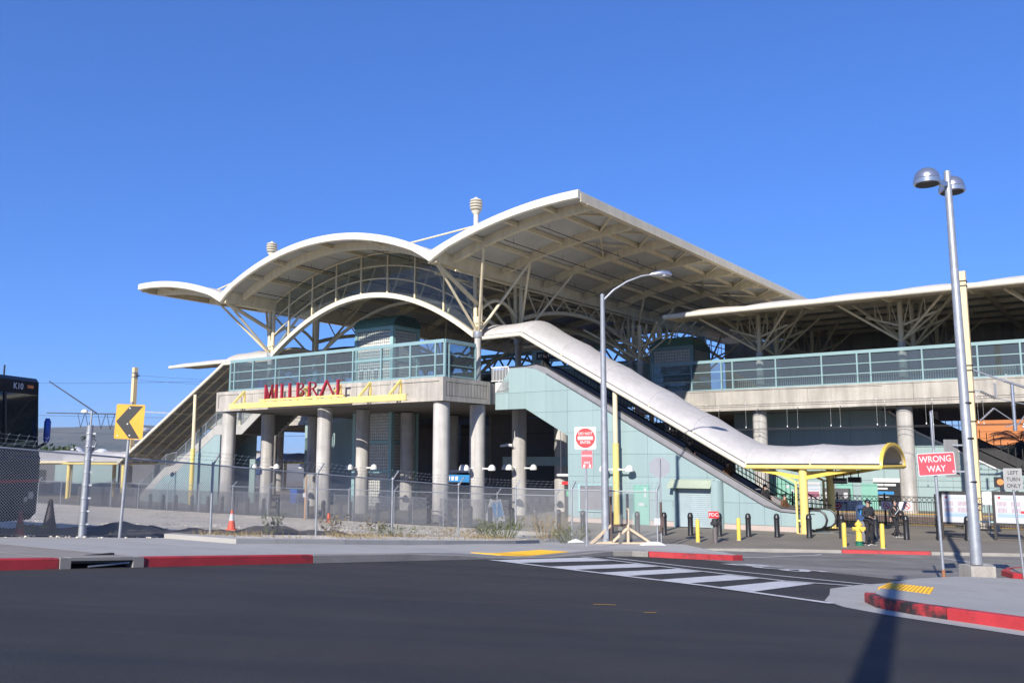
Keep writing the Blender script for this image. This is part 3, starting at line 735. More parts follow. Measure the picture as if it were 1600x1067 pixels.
# tree columns with masts, struts and arches
def strut(p, q, r, name='strut'):
    mb = MB(); mb.tube(p, q, r, n=10); return obj(name, mb, M['cream'], st, smooth=True)
for u in (0, -2 * S):
    for ia, v in enumerate((3.3, 7.5, 22.8, 27.2)):
        mb = MB(); mb.lathe([(.2, 7.95), (.2, 10.75)], (u, v, 0), 18); obj('pier', mb, M['concrete_col'], st, smooth=True)
        mb = MB(); mb.lathe([(.26, 10.62), (.27, 10.64), (.27, 11.0), (.25, 11.02)], (u, v, 0), 18); obj('collar', mb, M['galv'], st, smooth=True)
        for du in (-.17, .17):
            mb = MB(); mb.tube((u + du, v, 10.98), (u + du * 1.3, v, 14.45), .13, n=12); obj('upright', mb, M['cream'], st, smooth=True)
        mb = MB(); mb.box(u - .3, v - .06, 11.3, u + .3, v + .06, 11.9); mb.box(u - .34, v - .16, 11.5, u + .34, v + .16, 11.56); obj('gusset', mb, M['cream'], st)
        n0, n1 = {3.3: (.3, 4.9), 7.5: (4.9, 9.7), 22.8: (19.8, 24.9), 27.2: (24.9, 30)}[v]
        for sg in (1, -1):
            for vv in (n0, n1):
                uu = u + sg * 2.7
                if (u == 0 and sg < 0 and v == 3.3) or (u < 0 and sg > 0 and v == 3.3):
                    if vv == .3: continue
                strut((u + sg * .15, v + (vv - v) * .03, 11.05), (uu, vv, ztop(uu) - .72), .085)
        if v == 3.3:
            strut((u, v - .1, 12.7), (u, -.55, ztop(u) - .6), .14); strut((u - .08, v - .1, 11.1), (u - .12, -.35, ztop(u) - .6), .085)
            strut((u + .1, v + .1, 11.1), (u + .05, 5.2, 12.9), .07)
    def varch(v0, v1, z0, zc, r):
        mb = MB(); mb.path([(u, v0 + (v1 - v0) * i / 16, z0 + (zc - z0) * (1 - (2 * i / 16 - 1) ** 2)) for i in range(17)], r, 10); obj('tube_arch', mb, M['cream'], st, smooth=True)
    varch(3.5, 7.3, 12.3, 13.15, .11); varch(7.7, 22.6, 12.3, 13.5, .15); varch(23, 27, 12.3, 13.1, .11); varch(27.4, 43, 12.3, 13.5, .15)
    for k in range(6):
        vb = 9.6 + k * 2.25; zb = 12.3 + 1.2 * (1 - (2 * (vb - 7.7) / 14.9 - 1) ** 2)
        strut((u, vb, zb), (u, vb - 1.1, 14.3), .05); strut((u, vb, zb), (u, vb + 1.1, 14.3), .05)
    # mast with lantern
    mb = MB(); mb.tube((u, 3.07, 14.4), (u, 3.07, 18.2), .17, .15, n=14); obj('mast', mb, M['white_roof'], st, smooth=True)
    mb = MB(); mb.lathe([(.16, 18.15), (.28, 18.3), (.30, 18.36), (.1, 18.38)], (u, 3.07, 0), 20)
    for i in range(4): mb.lathe([(.33 + .03 * (i in (1, 2)), 18.46 + .17 * i), (.37 + .03 * (i in (1, 2)), 18.49 + .17 * i), (.37 + .03 * (i in (1, 2)), 18.54 + .17 * i), (.26, 18.56 + .17 * i)], (u, 3.07, 0), 20)
    mb.lathe([(.12, 18.36), (.12, 19.2)], (u, 3.07, 0), 10)
    obj('lantern', mb, M['white_roof'], st, smooth=True)
    for du, dv in ((-6.3, 0), (6.3, 0), (0, 9)):
        strut((u, 3.07 + dv * .02, 17.45), (u + du, 3.07 + dv, ztop(u + du) + .05 if dv == 0 else 15.2), .055, 'tie_rod')
for v in (7.5, 22.8, 27.2):                      # arches across the middle vault further in
    mb = MB(); mb.path([(-S + (S - .3) * (2 * i / 20 - 1), v, 11.1 + 3.3 * (1 - (2 * i / 20 - 1) ** 2)) for i in range(21)], .13, 8); obj('tube_arch', mb, M['cream'], st, smooth=True)
# glazed arch above the deck front
AZ = lambda u: 10.85 + 3.35 * (1 - ((u + S) / (S - .25)) ** 2)
AV = 3.3
mb = MB(); ring = []
for u in us(-2 * S + .25, -.25, 36):
    z = AZ(u); ring.append([(u, AV - .2, z - .2), (u, AV + .2, z - .2), (u, AV + .2, z + .12), (u, AV - .2, z + .12)])
vs = [p for r_ in ring for p in r_]
mb.add(vs, [(i * 4 + j, i * 4 + (j + 1) % 4, (i + 1) * 4 + (j + 1) % 4, (i + 1) * 4 + j) for i in range(36) for j in range(4)] + [(0, 1, 2, 3), (144, 145, 146, 147)])
obj('glazing_arch', mb, M['white_roof'], st, smooth=True)
TU = [-18.55, -17.0, -14.6, -12.23, -9.85, -7.45, -5.05, -2.66, -.35]
def tz(u, k):                                    # horizontals: arch, two glazing bars, soffit
    a = AZ(u) + .12; b = ztop(u) - .32
    return a + (b - a) * (0, .36, .68, 1)[k] if b > a else a
for k in (1, 2, 3):
    mb = MB(); mb.path([(u, AV - .03, tz(u, k)) for u in us(-18.5, -.4, 30)], .045 if k < 3 else .07, 6); obj('glazing_bar', mb, M['cream'], st, smooth=True)
for u in TU[1:-1]:
    mb = MB(); mb.box(u - .05, AV - .09, tz(u, 0), u + .05, AV + .05, tz(u, 3)); obj('mullion', mb, M['cream'], st)
for a, b in zip(TU[:-1], TU[1:]):
    for k in range(3):
        uu = us(a + .05, b - .05, 4); mb = MB()
        mb.grid([[(u, AV, tz(u, k) + .03) for u in uu], [(u, AV, tz(u, k + 1) - .03) for u in uu]])
        obj('arch_pane', mb, M['tymp'], st)
for i, u in enumerate(TU[1:-1]):
    if abs(u + S) > 7: continue
    strut((u, AV + .4, tz(u, 0)), (u + 1.1, AV + .5, tz(u + 1.1, 3) - .1), .06); strut((u, AV + .4, tz(u, 0)), (u - 1.1, AV + .5, tz(u - 1.1, 3) - .1), .06)
# dim rear walls under the deck
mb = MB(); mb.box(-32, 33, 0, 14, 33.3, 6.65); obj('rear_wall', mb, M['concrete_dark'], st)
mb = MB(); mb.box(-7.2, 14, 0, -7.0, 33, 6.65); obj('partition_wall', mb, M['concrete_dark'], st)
mb = MB(); mb.box(-24.3, 11.5, 0, -17.6, 11.8, 6.6); obj('partition_wall', mb, M['teal'], st)
mb = MB(); mb.box(-17.6, 11.42, 0, -17.45, 11.85, 6.6); obj('corner_trim', mb, M['white'], st)
mb = MB(); mb.box(-4.5, 12.0, 3.0, 4.4, 12.1, 3.6); obj('sign_beam', mb, M['teal'], st)
# elevator tower standing through the deck
el = thing('elevator_tower', 'glass block elevator tower with green barrel roof rising behind the deck railing', 'elevator', (-12.0, 8.3, 0))
U0, U1, V0, V1 = -13.9, -10.4, 7.0, 9.55
mb = MB()
for u in (U0, U1):
    for v in (V0, V1): mb.box(u - .14, v - .14, 0, u + .14, v + .14, 12.75)
for z in (2.6, 4.6, 8.0, 10.4, 12.62):
    for v in (V0, V1): mb.box(U0 + .14, v - .12, z - .13, U1 - .14, v + .12, z + .13)
    for u in (U0, U1): mb.box(u - .12, V0 + .14, z - .13, u + .12, V1 - .14, z + .13)
obj('frame', mb, M['teal_light'], el)
def block_wall(p0, du, n, z0, z1, name='glass_block_wall'):
    """grid of glass blocks with recessed joints"""
    mb = MB(); d = Vector(du); L_ = d.length; d.normalize(); k = max(1, int(L_ / .2)); m_ = int((z1 - z0) / .2); nn = Vector((d.y, -d.x, 0)) * n
    for i in range(k):
        for j in range(m_):
            a = Vector(p0) + d * (L_ * i / k + .02); b = Vector(p0) + d * (L_ * (i + 1) / k - .02); za, zb = z0 + (z1 - z0) * j / m_ + .02, z0 + (z1 - z0) * (j + 1) / m_ - .02
            o = nn * .05
            mb.add([(a.x, a.y, za), (b.x, b.y, za), (b.x, b.y, zb), (a.x, a.y, zb), (a.x + o.x, a.y + o.y, za), (b.x + o.x, b.y + o.y, za), (b.x + o.x, b.y + o.y, zb), (a.x + o.x, a.y + o.y, zb)],
                   [(4, 5, 6, 7), (0, 1, 5, 4), (1, 2, 6, 5), (2, 3, 7, 6), (3, 0, 4, 7)])
    return mb
for z0, z1 in ((.2, 2.45), (2.75, 4.45), (4.75, 6.6), (8.15, 10.25), (10.55, 12.45)):
    obj('glass_block_wall', block_wall((U0 + .14, V0, 0), (U1 - U0 - .28, 0, 0), 1, z0, z1), M['glass_block'], el, kind='stuff')
    obj('glass_block_wall', block_wall((U1, V0 + .14, 0), (0, V1 - V0 - .28, 0), 1, z0, z1), M['glass_block'], el, kind='stuff')
mb = MB(); mb.box(U0 + .03, V0 + .03, 0, U1 - .03, V1 - .03, 12.5); obj('mortar_core', mb, M['steel_band'], el)
mb = MB(); vc = (V0 + V1) / 2; hv = (V1 - V0) / 2 + .22
prof = [(vc + hv * math.cos(t), 12.77 + .85 * math.sin(t)) for t in us(0, math.pi, 14)]
mb.prism(prof, U0 - .2, U1 + .2, axis=0); obj('barrel_roof', mb, M['green_roof'], el, smooth=True)
for i in range(14):
    u = U0 - .1 + i * .285; mb = MB(); mb.path([(u, vc + (hv + .02) * math.cos(t), 12.77 + .87 * math.sin(t)) for t in us(0, math.pi, 12)], .022, 4); obj('roof_seam', mb, M['green_roof'], el)
for i in range(5):
    z = 12.84 + i * .14; w = hv * math.sqrt(max(0, 1 - ((z - 12.77) / .85) ** 2)) - .14
    if w > .15: mb = MB(); mb.box(U1 + .2, vc - w, z, U1 + .26, vc + w, z + .06); obj('louvre', mb, M['dark'], el)

# ------------------------------------------------------------------ side wings: raised concourse decks under lower roofs
def wing(ua, ub, label, cols, full):
    w = thing('concourse_wing', label, 'concourse', ((ua + ub) / 2, 22, 0))
    mb = MB(); mb.box(ua, 18.1, 6.62, ub, 44, 7.85); obj('deck_slab', mb, M['concrete_dark'], w)
    n = int((ub - ua) / 5.9)
    for i in range(n):
        a, b = ua + (ub - ua) * i / n, ua + (ub - ua) * (i + 1) / n
        mb = MB(); mb.box(a + .01, 18.0, 6.95, b - .01, 18.12, 7.9); obj('deck_fascia', mb, M['concrete'], w)
    mb = MB(); mb.box(ua, 17.9, 6.6, ub, 18.15, 6.94); obj('fascia_ledge', mb, M['concrete'], w)
    mb = MB(); mb.box(ua, 17.96, 7.905, ub, 18.4, 8.0); obj('fascia_cap', mb, M['concrete'], w)
    # lower roof: eave tube, pillowed white sheet, purlins and rafters
    R0, R1 = 14.3, 40
    zr = lambda v: 12.72 + 1.15 * (1 - (1 - min((v - R0) / 9.5, 1.)) ** 2)
    er0, er1 = (min(ua, ub), max(ua, ub))
    e0, e1 = (6.9, er1) if full else (-48, -26)
    mb = MB(); rows = []
    for v in [R0, R0 + .5, R0 + 1.4, R0 + 3, R0 + 6, R0 + 9.5, 30, R1]:
        row = []
        for i in range(int((e1 - e0) / .5) + 1):
            u = e0 + (e1 - e0) * i / int((e1 - e0) / .5)
            row.append((u, v, zr(v) + .04 + .12 * min(1, (v - R0)) * abs(math.sin(math.pi * (u - 2.6) / 4.47))))
        rows.append(row)
    mb.grid(rows, .05); obj('roof', mb, M['white_roof'], w, smooth=True)
    mb = MB(); mb.tube((e0, R0, 12.66), (e1, R0, 12.66), .17, n=12); obj('eave_tube', mb, M['white_roof'], w, smooth=True)
    for v in (16.2, 18.5, 20.8, 23.1, 26, 29, 32, 35):
        mb = MB(); mb.box(e0, v - .07, zr(v) - .42, e1, v + .07, zr(v) - .14); obj('purlin', mb, M['cream'], w)
    u = 2.6 + 4.45 * math.ceil((e0 - 2.6) / 4.45)
    while u < e1:
        mb = MB(); vs = []; vv = us(R0 + .3, R1, 14)
        for v in vv: vs += [(u - .08, v, zr(v) - .2), (u + .08, v, zr(v) - .2), (u + .08, v, zr(v) - (.25 if v < R0 + .5 else .6)), (u - .08, v, zr(v) - (.25 if v < R0 + .5 else .6))]
        mb.add(vs, [(i * 4 + j, i * 4 + (j + 1) % 4, (i + 1) * 4 + (j + 1) % 4, (i + 1) * 4 + j) for i in range(14) for j in range(4)] + [(0, 1, 2, 3), (56, 57, 58, 59)])
        obj('rafter', mb, M['cream'], w); u += 4.45
    for a in us(e0, e1, int((e1 - e0) / 4.45))[:-1]:
        for v0, v1 in ((14.4, 16.1), (16.3, 18.4), (18.6, 20.7), (20.9, 23), (23.2, 25.9), (26.1, 28.9), (29.1, 34.9)):
            mb = MB(); b = a + (e1 - e0) / int((e1 - e0) / 4.45)
            mb.grid([[(a + .05, v, zr(v) - .1), (b - .05, v, zr(v) - .1)] for v in us(v0, v1, 3)], .02); obj('soffit_panel', mb, M['soffit'], w)
    for cu in cols:
        for v in (18.8, 27):
            mb = MB(); mb.lathe([(.46, 0), (.46, 6.6)], (cu, v, 0), 28); obj('column', mb, M['concrete_col'], w, smooth=True)
        if full or -40 < cu < -28:
            for v in (19.2, 22.6, 31):
                mb = MB(); mb.lathe([(.3, 7.85), (.3, 8.6), (.24, 8.75), (.24, 10.5)], (cu, v, 0), 16); obj('pier', mb, M['concrete_col'], w, smooth=True)
                mb = MB(); mb.tube((cu, v, 10.5), (cu, v, zr(v) - .5), .16, n=10); obj('upright', mb, M['cream'], w, smooth=True)
                for du in (-2.9, 2.9):
                    for dv in (-3.1, 1.5):
                        if v + dv < R0 + .3: continue
                        mb = MB(); mb.tube((cu, v, 10.55), (cu + du, v + dv, zr(v + dv) - .45), .075, n=8); obj('strut', mb, M['cream'], w, smooth=True)
                mb = MB()
                for sx in (-1, 1):
                    for k in range(4):
                        a = .18 + .42 * k
                        mb.bar((cu + sx * a, v, 11.6 + .12 * k), (cu + sx * (a + .42 * (k % 2 == 0)), v, zr(v) - .35), .05, .05)
                mb.bar((cu - 2, v, 12.2), (cu, v, 11.5), .1, .12); mb.bar((cu + 2, v, 12.2), (cu, v, 11.5), .1, .12)
                obj('lattice', mb, M['cream'], w, kind='stuff')
    return w
wr = wing(2.6, 52, 'raised concrete concourse deck under the long low cream roof on the right', (2.6, 11.5, 20.4, 29.3, 38.2), True)
step = 2.93
posts = [4.1 + step * i for i in range(15)]
extra = []
pl = [];
for i, u in enumerate(posts):
    pl.append(u)
    if i % 3 == 2: pl.append(u - .78)
pl = sorted(pl)
rail_run((4.1, 18.25), (posts[-1], 18.25), [(u - 4.1) / (posts[-1] - 4.1) for u in pl], wr, top=9.98, zs=(8.05, 8.66, 9.27, 9.9))
# things seen through the glass on the concourse: white picket rail, pale counters
mb = MB()
for i in range(150): mb.box(9.5 + i * .14, 19.6, 7.9, 9.54 + i * .14, 19.64, 8.75)
mb.box(9.4, 19.59, 8.75, 30.5, 19.65, 8.82)
obj('picket_rail', mb, M['white'], wr, kind='stuff')
mb = MB(); mb.box(23.5, 20.2, 7.9, 26.5, 20.9, 8.75); mb.box(23.9, 20.15, 8.75, 26.2, 20.95, 8.85); obj('counter', mb, M['concrete'], wr)
mb = MB(); mb.box(1, 39.3, 7.86, 52, 39.5, 13.97); obj('rear_wall', mb, M['concrete'], wr)
for i in range(17): mb = MB(); mb.box(1.5 + i * 3, 39.2, 8.6, 3.9 + i * 3, 39.29, 12.6); obj('wall_panel', mb, M['steel_band'], wr)
for i in range(12): mb = MB(); mb.box(14 + i * 3.1, 36.5, 7.86, 15.6 + i * 3.1, 37.3, 9.3 + .5 * (i % 3)); obj('ticket_booth', mb, M['steel_band'] if i % 2 else M['concrete'], wr)
wl = wing(-50, -19.55, 'raised concrete concourse deck beyond the station hall on the left', (-28.3, -37.2, -46, -55), False)
mb = MB(); mb.box(-50, 39.5, 7.85, -19.6, 39.7, 10.6); obj('rear_parapet', mb, M['teal_frame'], wl)
# mezzanine wall across the rear of the hall deck with a truss band, as seen behind the tower
back = thing('mezzanine_railing', 'dark teal railing with triangular truss across the far end of the upper deck', 'railing', (-14, 30, 7.9))
mb = MB(); mb.box(-31, 30, 13.15, 3, 30.15, 13.5); mb.box(-31, 30, 11.7, 3, 30.15, 11.95); mb.box(-31, 29.9, 7.9, -30.8, 30.2, 13.1); obj('beam', mb, M['teal_frame'], back)
for i in range(20):
    u = -30.8 + i * 1.68; mb = MB(); mb.bar((u, 30.07, 11.95), (u + .84, 30.07, 13.15), .14, .14); mb.bar((u + .84, 30.07, 13.15), (u + 1.68, 30.07, 11.95), .14, .14); obj('web', mb, M['teal_frame'], back)
mb = MB(); mb.box(-31, 30.2, 7.9, 3, 30.3, 11.7); obj('screen_wall', mb, M['teal_frame'], back)
# hanging wayfinding sign on the deck
sg = thing('hanging_sign', 'black hanging direction sign on a teal beam at the head of the escalator', 'sign', (2.0, 8.6, 9.9))
mb = MB(); mb.box(.3, 8.6, 9.55, 3.4, 8.75, 10.35); obj('beam', mb, M['teal_frame'], sg)
mb = MB(); mb.box(.7, 8.53, 9.72, 2.9, 8.597, 10.2); obj('panel', mb, M['black'], sg)
mb = MB(); [mb.box(.85 + i * .19, 8.52, 9.86 + .05 * (i % 2), .97 + i * .19 - .05 * (i % 3 == 1), 8.529, 10.06) for i in range(10)]; obj('pictogram', mb, M['white'], sg)
# second elevator head on the concourse
e2 = thing('elevator_tower', 'dark shaded elevator head with hipped roof on the right concourse deck', 'elevator', (5.3, 22.3, 7.9))
a0, a1, b0, b1 = 2.7, 5.9, 21, 23.8
mb = MB()
for u in (a0, a1):
    for v in (b0, b1): mb.box(u - .13, v - .13, 7.86, u + .13, v + .13, 11.6)
for z in (9.5, 11.5):
    for v in (b0, b1): mb.box(a0 + .13, v - .12, z - .12, a1 - .13, v + .12, z + .12)
    for u in (a0, a1): mb.box(u - .12, b0 + .13, z - .12, u + .12, b1 - .13, z + .12)
obj('frame', mb, M['teal_frame'], e2)
for z0, z1 in ((8.0, 9.35), (9.65, 11.35)):
    obj('glass_block_wall', block_wall((a0 + .13, b0, 0), (a1 - a0 - .26, 0, 0), 1, z0, z1), M['glass_block'], e2, kind='stuff')
    obj('glass_block_wall', block_wall((a1, b0 + .13, 0), (0, b1 - b0 - .26, 0), 1, z0, z1), M['glass_block'], e2, kind='stuff')
mb = MB(); mb.box(a0 + .03, b0 + .03, 7.87, a1 - .03, b1 - .03, 11.4); obj('mortar_core', mb, M['steel_band'], e2)
mb = MB(); mb.add([(a0 - .2, b0 - .2, 11.62), (a1 + .2, b0 - .2, 11.62), (a1 + .2, b1 + .2, 11.62), (a0 - .2, b1 + .2, 11.62), (a0 + .3, b0 + .6, 12.35), (a1 - .3, b0 + .6, 12.35), (a1 - .3, b1 - .6, 12.35), (a0 + .3, b1 - .6, 12.35)],
    [(0, 1, 5, 4), (1, 2, 6, 5), (2, 3, 7, 6), (3, 0, 4, 7), (4, 5, 6, 7), (3, 2, 1, 0)]); obj('hip_roof', mb, M['green_roof'], e2)

# ------------------------------------------------------------------ escalator block: teal panelled wall, escalator, canopy
es = thing('escalator_block', 'pale teal panelled wall carrying the escalator down from the station deck', 'escalator', (9, 5, 0))
def Tp(u):
    return float(np.interp(u, (.57, 1.559, 1.56, 2.76, 3.5, 4.2, 16.8, 17.6, 18.6, 20.2), (7.35, 7.35, 8.75, 8.75, 8.62, 8.27, 1.135, .90, .84, .84)))
def Bp(u):
    return float(np.interp(u, (.57, 2.76, 5.642, 5.6421), (6.35, 6.35, 4.74, .26)))
def clip_half(poly, a, b, keep_below):
    """keep the part of a (u, z) polygon below / above the line through a and b"""
    out = []; f = lambda p: (p[1] - (a[1] + (b[1] - a[1]) * (p[0] - a[0]) / (b[0] - a[0]))) * (-1 if keep_below else 1)
    for i in range(len(poly)):
        p, q = poly[i], poly[(i + 1) % len(poly)]; fp, fq = f(p), f(q)
        if fp >= -1e-9: out.append(p)
        if fp * fq < -1e-12: t = fp / (fp - fq); out.append((p[0] + (q[0] - p[0]) * t, p[1] + (q[1] - p[1]) * t))
    return out
ue = [.57, 1.56, 2.76, 3.5, 4.2, 5.642, 7.3, 8.95, 10.6, 12.25, 13.9, 15.55, 16.8, 17.6, 18.65]
ze = [.26, 1.3, 2.5, 3.7, 4.9, 6.1, 7.3, 8.9]
for a, b in zip(ue[:-1], ue[1:]):
    jo = .006 if (a not in (2.76, 3.5) ) else 0
    for z0, z1 in zip(ze[:-1], ze[1:]):
        p = [(a + jo, z0 + .006), (b - .006 * (b not in (3.5, 4.2)), z0 + .006), (b - .006 * (b not in (3.5, 4.2)), z1 - .006), (a + jo, z1 - .006)]
        p = clip_half(p, (a + 1e-4, Tp(a + 1e-4)), (b - 1e-4, Tp(b - 1e-4)), True)
        if len(p) > 2: p = clip_half(p, (a + 1e-4, Bp(a + 1e-4)), (b - 1e-4, Bp(b - 1e-4)), False)
        q = []
        for x in p:
            if not q or abs(x[0] - q[-1][0]) + abs(x[1] - q[-1][1]) > 1e-5: q.append(x)
        if len(q) > 2 and abs(q[0][0] - q[-1][0]) + abs(q[0][1] - q[-1][1]) < 1e-5: q.pop()
        if len(q) < 3: continue
        ar = abs(sum(q[i][0] * q[(i + 1) % len(q)][1] - q[(i + 1) % len(q)][0] * q[i][1] for i in range(len(q)))) / 2
        if ar < .004: continue
        mb = MB(); mb.prism(q, 4.3, 4.345); obj('wall_panel', mb, M['teal'], es)
core = [(.6, 6.38), (2.76, 6.38), (5.66, 4.77), (5.66, .02), (18.65, .02), (18.65, .8), (17.6, .86), (16.8, 1.1), (4.2, 8.23), (3.5, 8.58), (2.76, 8.7), (1.58, 8.7), (1.58, 7.3), (.6, 7.3)]
mb = MB(); mb.prism(core, 4.35, 4.5); obj('wall_core', mb, M['steel_band'], es)
mb = MB(); mb.box(5.64, 4.27, .005, 18.67, 4.34, .25); obj('plinth', mb, mat('pink_plinth', (.46, .38, .34), .8), es)
mb = MB(); mb.box(.57, 4.3, 7.36, 1.55, 4.36, 7.98); obj('parapet', mb, M['white'], es)
mb = MB()
for i in range(12): mb.box(.3 + i * .11, 4.31, 8.1, .335 + i * .11, 4.34, 8.85)
mb.box(.25, 4.3, 8.85, 1.56, 4.36, 8.92); mb.box(.25, 4.3, 8.05, 1.56, 4.36, 8.1); mb.box(1.5, 4.3, 7.6, 1.56, 4.36, 8.9); mb.box(.8, 4.3, 7.4, .84, 4.36, 8.05)
obj('guard_rail', mb, M['white'], es)
# landing slab and truss under the steps
mb = MB(); mb.prism([(.6, 7.4), (3.5, 7.4), (4.6, 7.15), (17.3, .1), (19, .1), (19, .02), (16.6, .02), (4.2, 6.5), (.6, 6.4)], 4.52, 5.9); obj('truss', mb, M['dark'], es)
def off(k):                                      # escalator line raised by k
    return [(1.56, 8.75 + k), (2.76, 8.75 + k), (3.5, 8.62 + k), (4.2, 8.27 + k), (16.8, 1.135 + k), (17.6, .90 + k), (18.6, .84 + k), (19.2, .84 + k)]
for v in (4.33, 5.85):
    mb = MB(); a = off(.005); b = off(.40)[::-1]; b = [(u, z if u < 17 else z - .22 * min(1, (u - 16.8) / .8)) for u, z in b]
    b = [(u, z - (.33 if u < 3 else .12 if u < 4 else 0)) for u, z in b]
    mb.prism(a + b, v, v + .05); obj('balustrade', mb, M['steel_band'], es)
    hz = [(1.0, 8.7 + .16)] + [(u, z + (.10 if u < 3 else .30 if u < 4 else .45 if u < 16.9 else .24 if u < 17.7 else .2)) for u, z in off(0)]
    hz = hz + [(19.45, 1.02), (19.66, .88), (19.75, .62), (19.68, .38), (19.48, .22), (19.2, .17)]
    mb = MB(); mb.path([(u, v + .025, z) for u, z in hz], .05, 8); obj('handrail', mb, M['black'], es, smooth=True)
    mb = MB(); mb.lathe([(.43, v - .004), (.43, v + .054)], (19.24, 0, .61), 28, axis=1); mb.box(18.66, v, .18, 19.24, v + .05, 1.035); obj('newel_disc', mb, M['teal'], es); mb = MB(); mb.lathe([(.47, v + .01), (.47, v + .04)], (19.24, 0, .61), 28, axis=1); obj('newel_rim', mb, M['alum'], es, smooth=True)
    mb = MB(); mb.path([(u, v - .01, z + .03) for u, z in off(0)[3:]], .018, 5); obj('trim_line', mb, M['black'], es)
    mb = MB(); mb.path([(u, v - .012, z + .10) for u, z in off(0)[3:6]], .014, 5); obj('trim_line', mb, M['alum'], es)
mb = MB()
for i in range(42):
    u = 4.2 + i * .305; z = 7.5 - (u - 4.2) * .567; mb.box(u, 4.6, z - .3, u + .33, 5.8, z)
obj('step_run', mb, M['tread'], es, kind='stuff')
mb = MB(); mb.box(19.0, 4.42, .005, 20.8, 5.8, .02); obj('comb_plate', mb, M['steel'], es)
# stair beside it with a black picket rail
mb = MB(); mb.prism([(5, 7.4), (5.4, 7.2), (18.3, .02), (17.4, .02), (5, 6.9)], 6.5, 9.2); obj('stair_flight', mb, M['concrete_dark'], es)
mb = MB()
for vv in (6.45, 9.2):
    for k in range(60):
        u = 4.8 + k * .22; z = 7.55 - (u - 5.0) * .557; mb.box(u, vv, z, u + .025, vv + .025, z + 1.0)
    mb.bar((4.8, vv, 8.65), (18, vv, 1.3), .05, .05); mb.bar((4.8, vv, 7.75), (18, vv, .4), .04, .04); mb.bar((18, vv, 1.3), (19.4, vv, 1.2), .05, .05)
    for k in range(7): mb.box(18 + k * .22, vv, .02, 18.025 + k * .22, vv + .025, 1.25)
obj('stair_rail', mb, M['black'], es, kind='stuff')
# roll-up door box, shutters and doors in the wall
rd = thing('roll_up_door', 'pale ribbed roll up door under a small green hood in the escalator wall', 'door', (13.2, 4.1, 0))
for i in range(19):
    z = .04 + i * .1; mb = MB(); mb.box(12.32, 4.12, z, 14.2, 4.16, z + .088); obj('slat', mb, mat('door_slat', (.36, .44, .46), .5), rd)
mb = MB(); mb.box(12.18, 3.95, 0, 12.31, 4.29, 2.0); mb.box(14.21, 3.95, 0, 14.27, 4.29, 2.0); mb.box(12.31, 3.95, 1.95, 14.21, 4.29, 2.0); obj('frame', mb, M['teal'], rd)
mb = MB(); mb.prism([(3.62, 1.98), (3.72, 1.98), (4.28, 2.34), (4.28, 2.40), (4.1, 2.38)], 11.95, 14.3, axis=0); obj('hood', mb, mat('pale_hood', (.38, .43, .33), .5), rd)
mb = MB(); mb.prism([(14.28, 4.29), (14.28, 3.85), (14.42, 3.85), (14.58, 3.90), (14.70, 4.02), (14.75, 4.17), (14.75, 4.29)], .0, 2.35, axis=2); obj('side_pier', mb, M['teal'], rd, smooth=True)
mb = MB(); mb.box(12.0, 4.26, 1.0, 12.12, 4.3, 1.3); obj('control_box', mb, M['steel'], rd)
sh = thing('wall_shutter', 'grey steel shutter panel low in the teal escalator wall behind the lamp post', 'shutter', (7.45, 4.28, .66))
for i in range(12):
    z = .7 + i * .108; mb = MB(); mb.box(6.45, 4.262, z, 8.48, 4.286, z + .095); obj('slat', mb, M['steel_band'], sh)
mb = MB(); mb.box(6.33, 4.25, .66, 6.44, 4.298, 2.06); mb.box(8.49, 4.25, .66, 8.6, 4.298, 2.06); mb.box(6.44, 4.25, 2.0, 8.49, 4.298, 2.06); mb.box(6.3, 4.2, .6, 8.63, 4.298, .66); obj('frame', mb, M['teal_light'], sh)
def door(name, label, u, v, w, h, m, z=0, notes=()):
    d = thing(name, label, 'door', (u + w / 2, v - .04, z))
    mb = MB(); mb.box(u + .04, v - .05, z + .02, u + w - .04, v - .012, z + h - .04); obj('leaf', mb, m, d)
    mb = MB(); mb.box(u, v - .065, z, u + .038, v - .002, z + h); mb.box(u + w - .038, v - .065, z, u + w, v - .002, z + h); mb.box(u + .038, v - .065, z + h - .038, u + w - .038, v - .002, z + h); obj('frame', mb, m, d)
    mb = MB(); mb.tube((u + w - .14, v - .1, z + 1.0), (u + w - .14, v - .055, z + 1.0), .03, n=8); obj('handle', mb, M['steel'], d)
    for (x, zz, a, b) in notes: mb = MB(); mb.box(u + x, v - .056, z + zz, u + x + a, v - .052, z + zz + b); obj('notice', mb, M['paper'], d)
    return d
door('service_door', 'sage green door with white notices in the escalator wall beside the yellow post', 9.75, 4.298, .9, 2.08, M['green_door'], .0, ((.62, 1.75, .12, .2), (.62, 1.45, .12, .2), (.3, 1.0, .3, .15)))
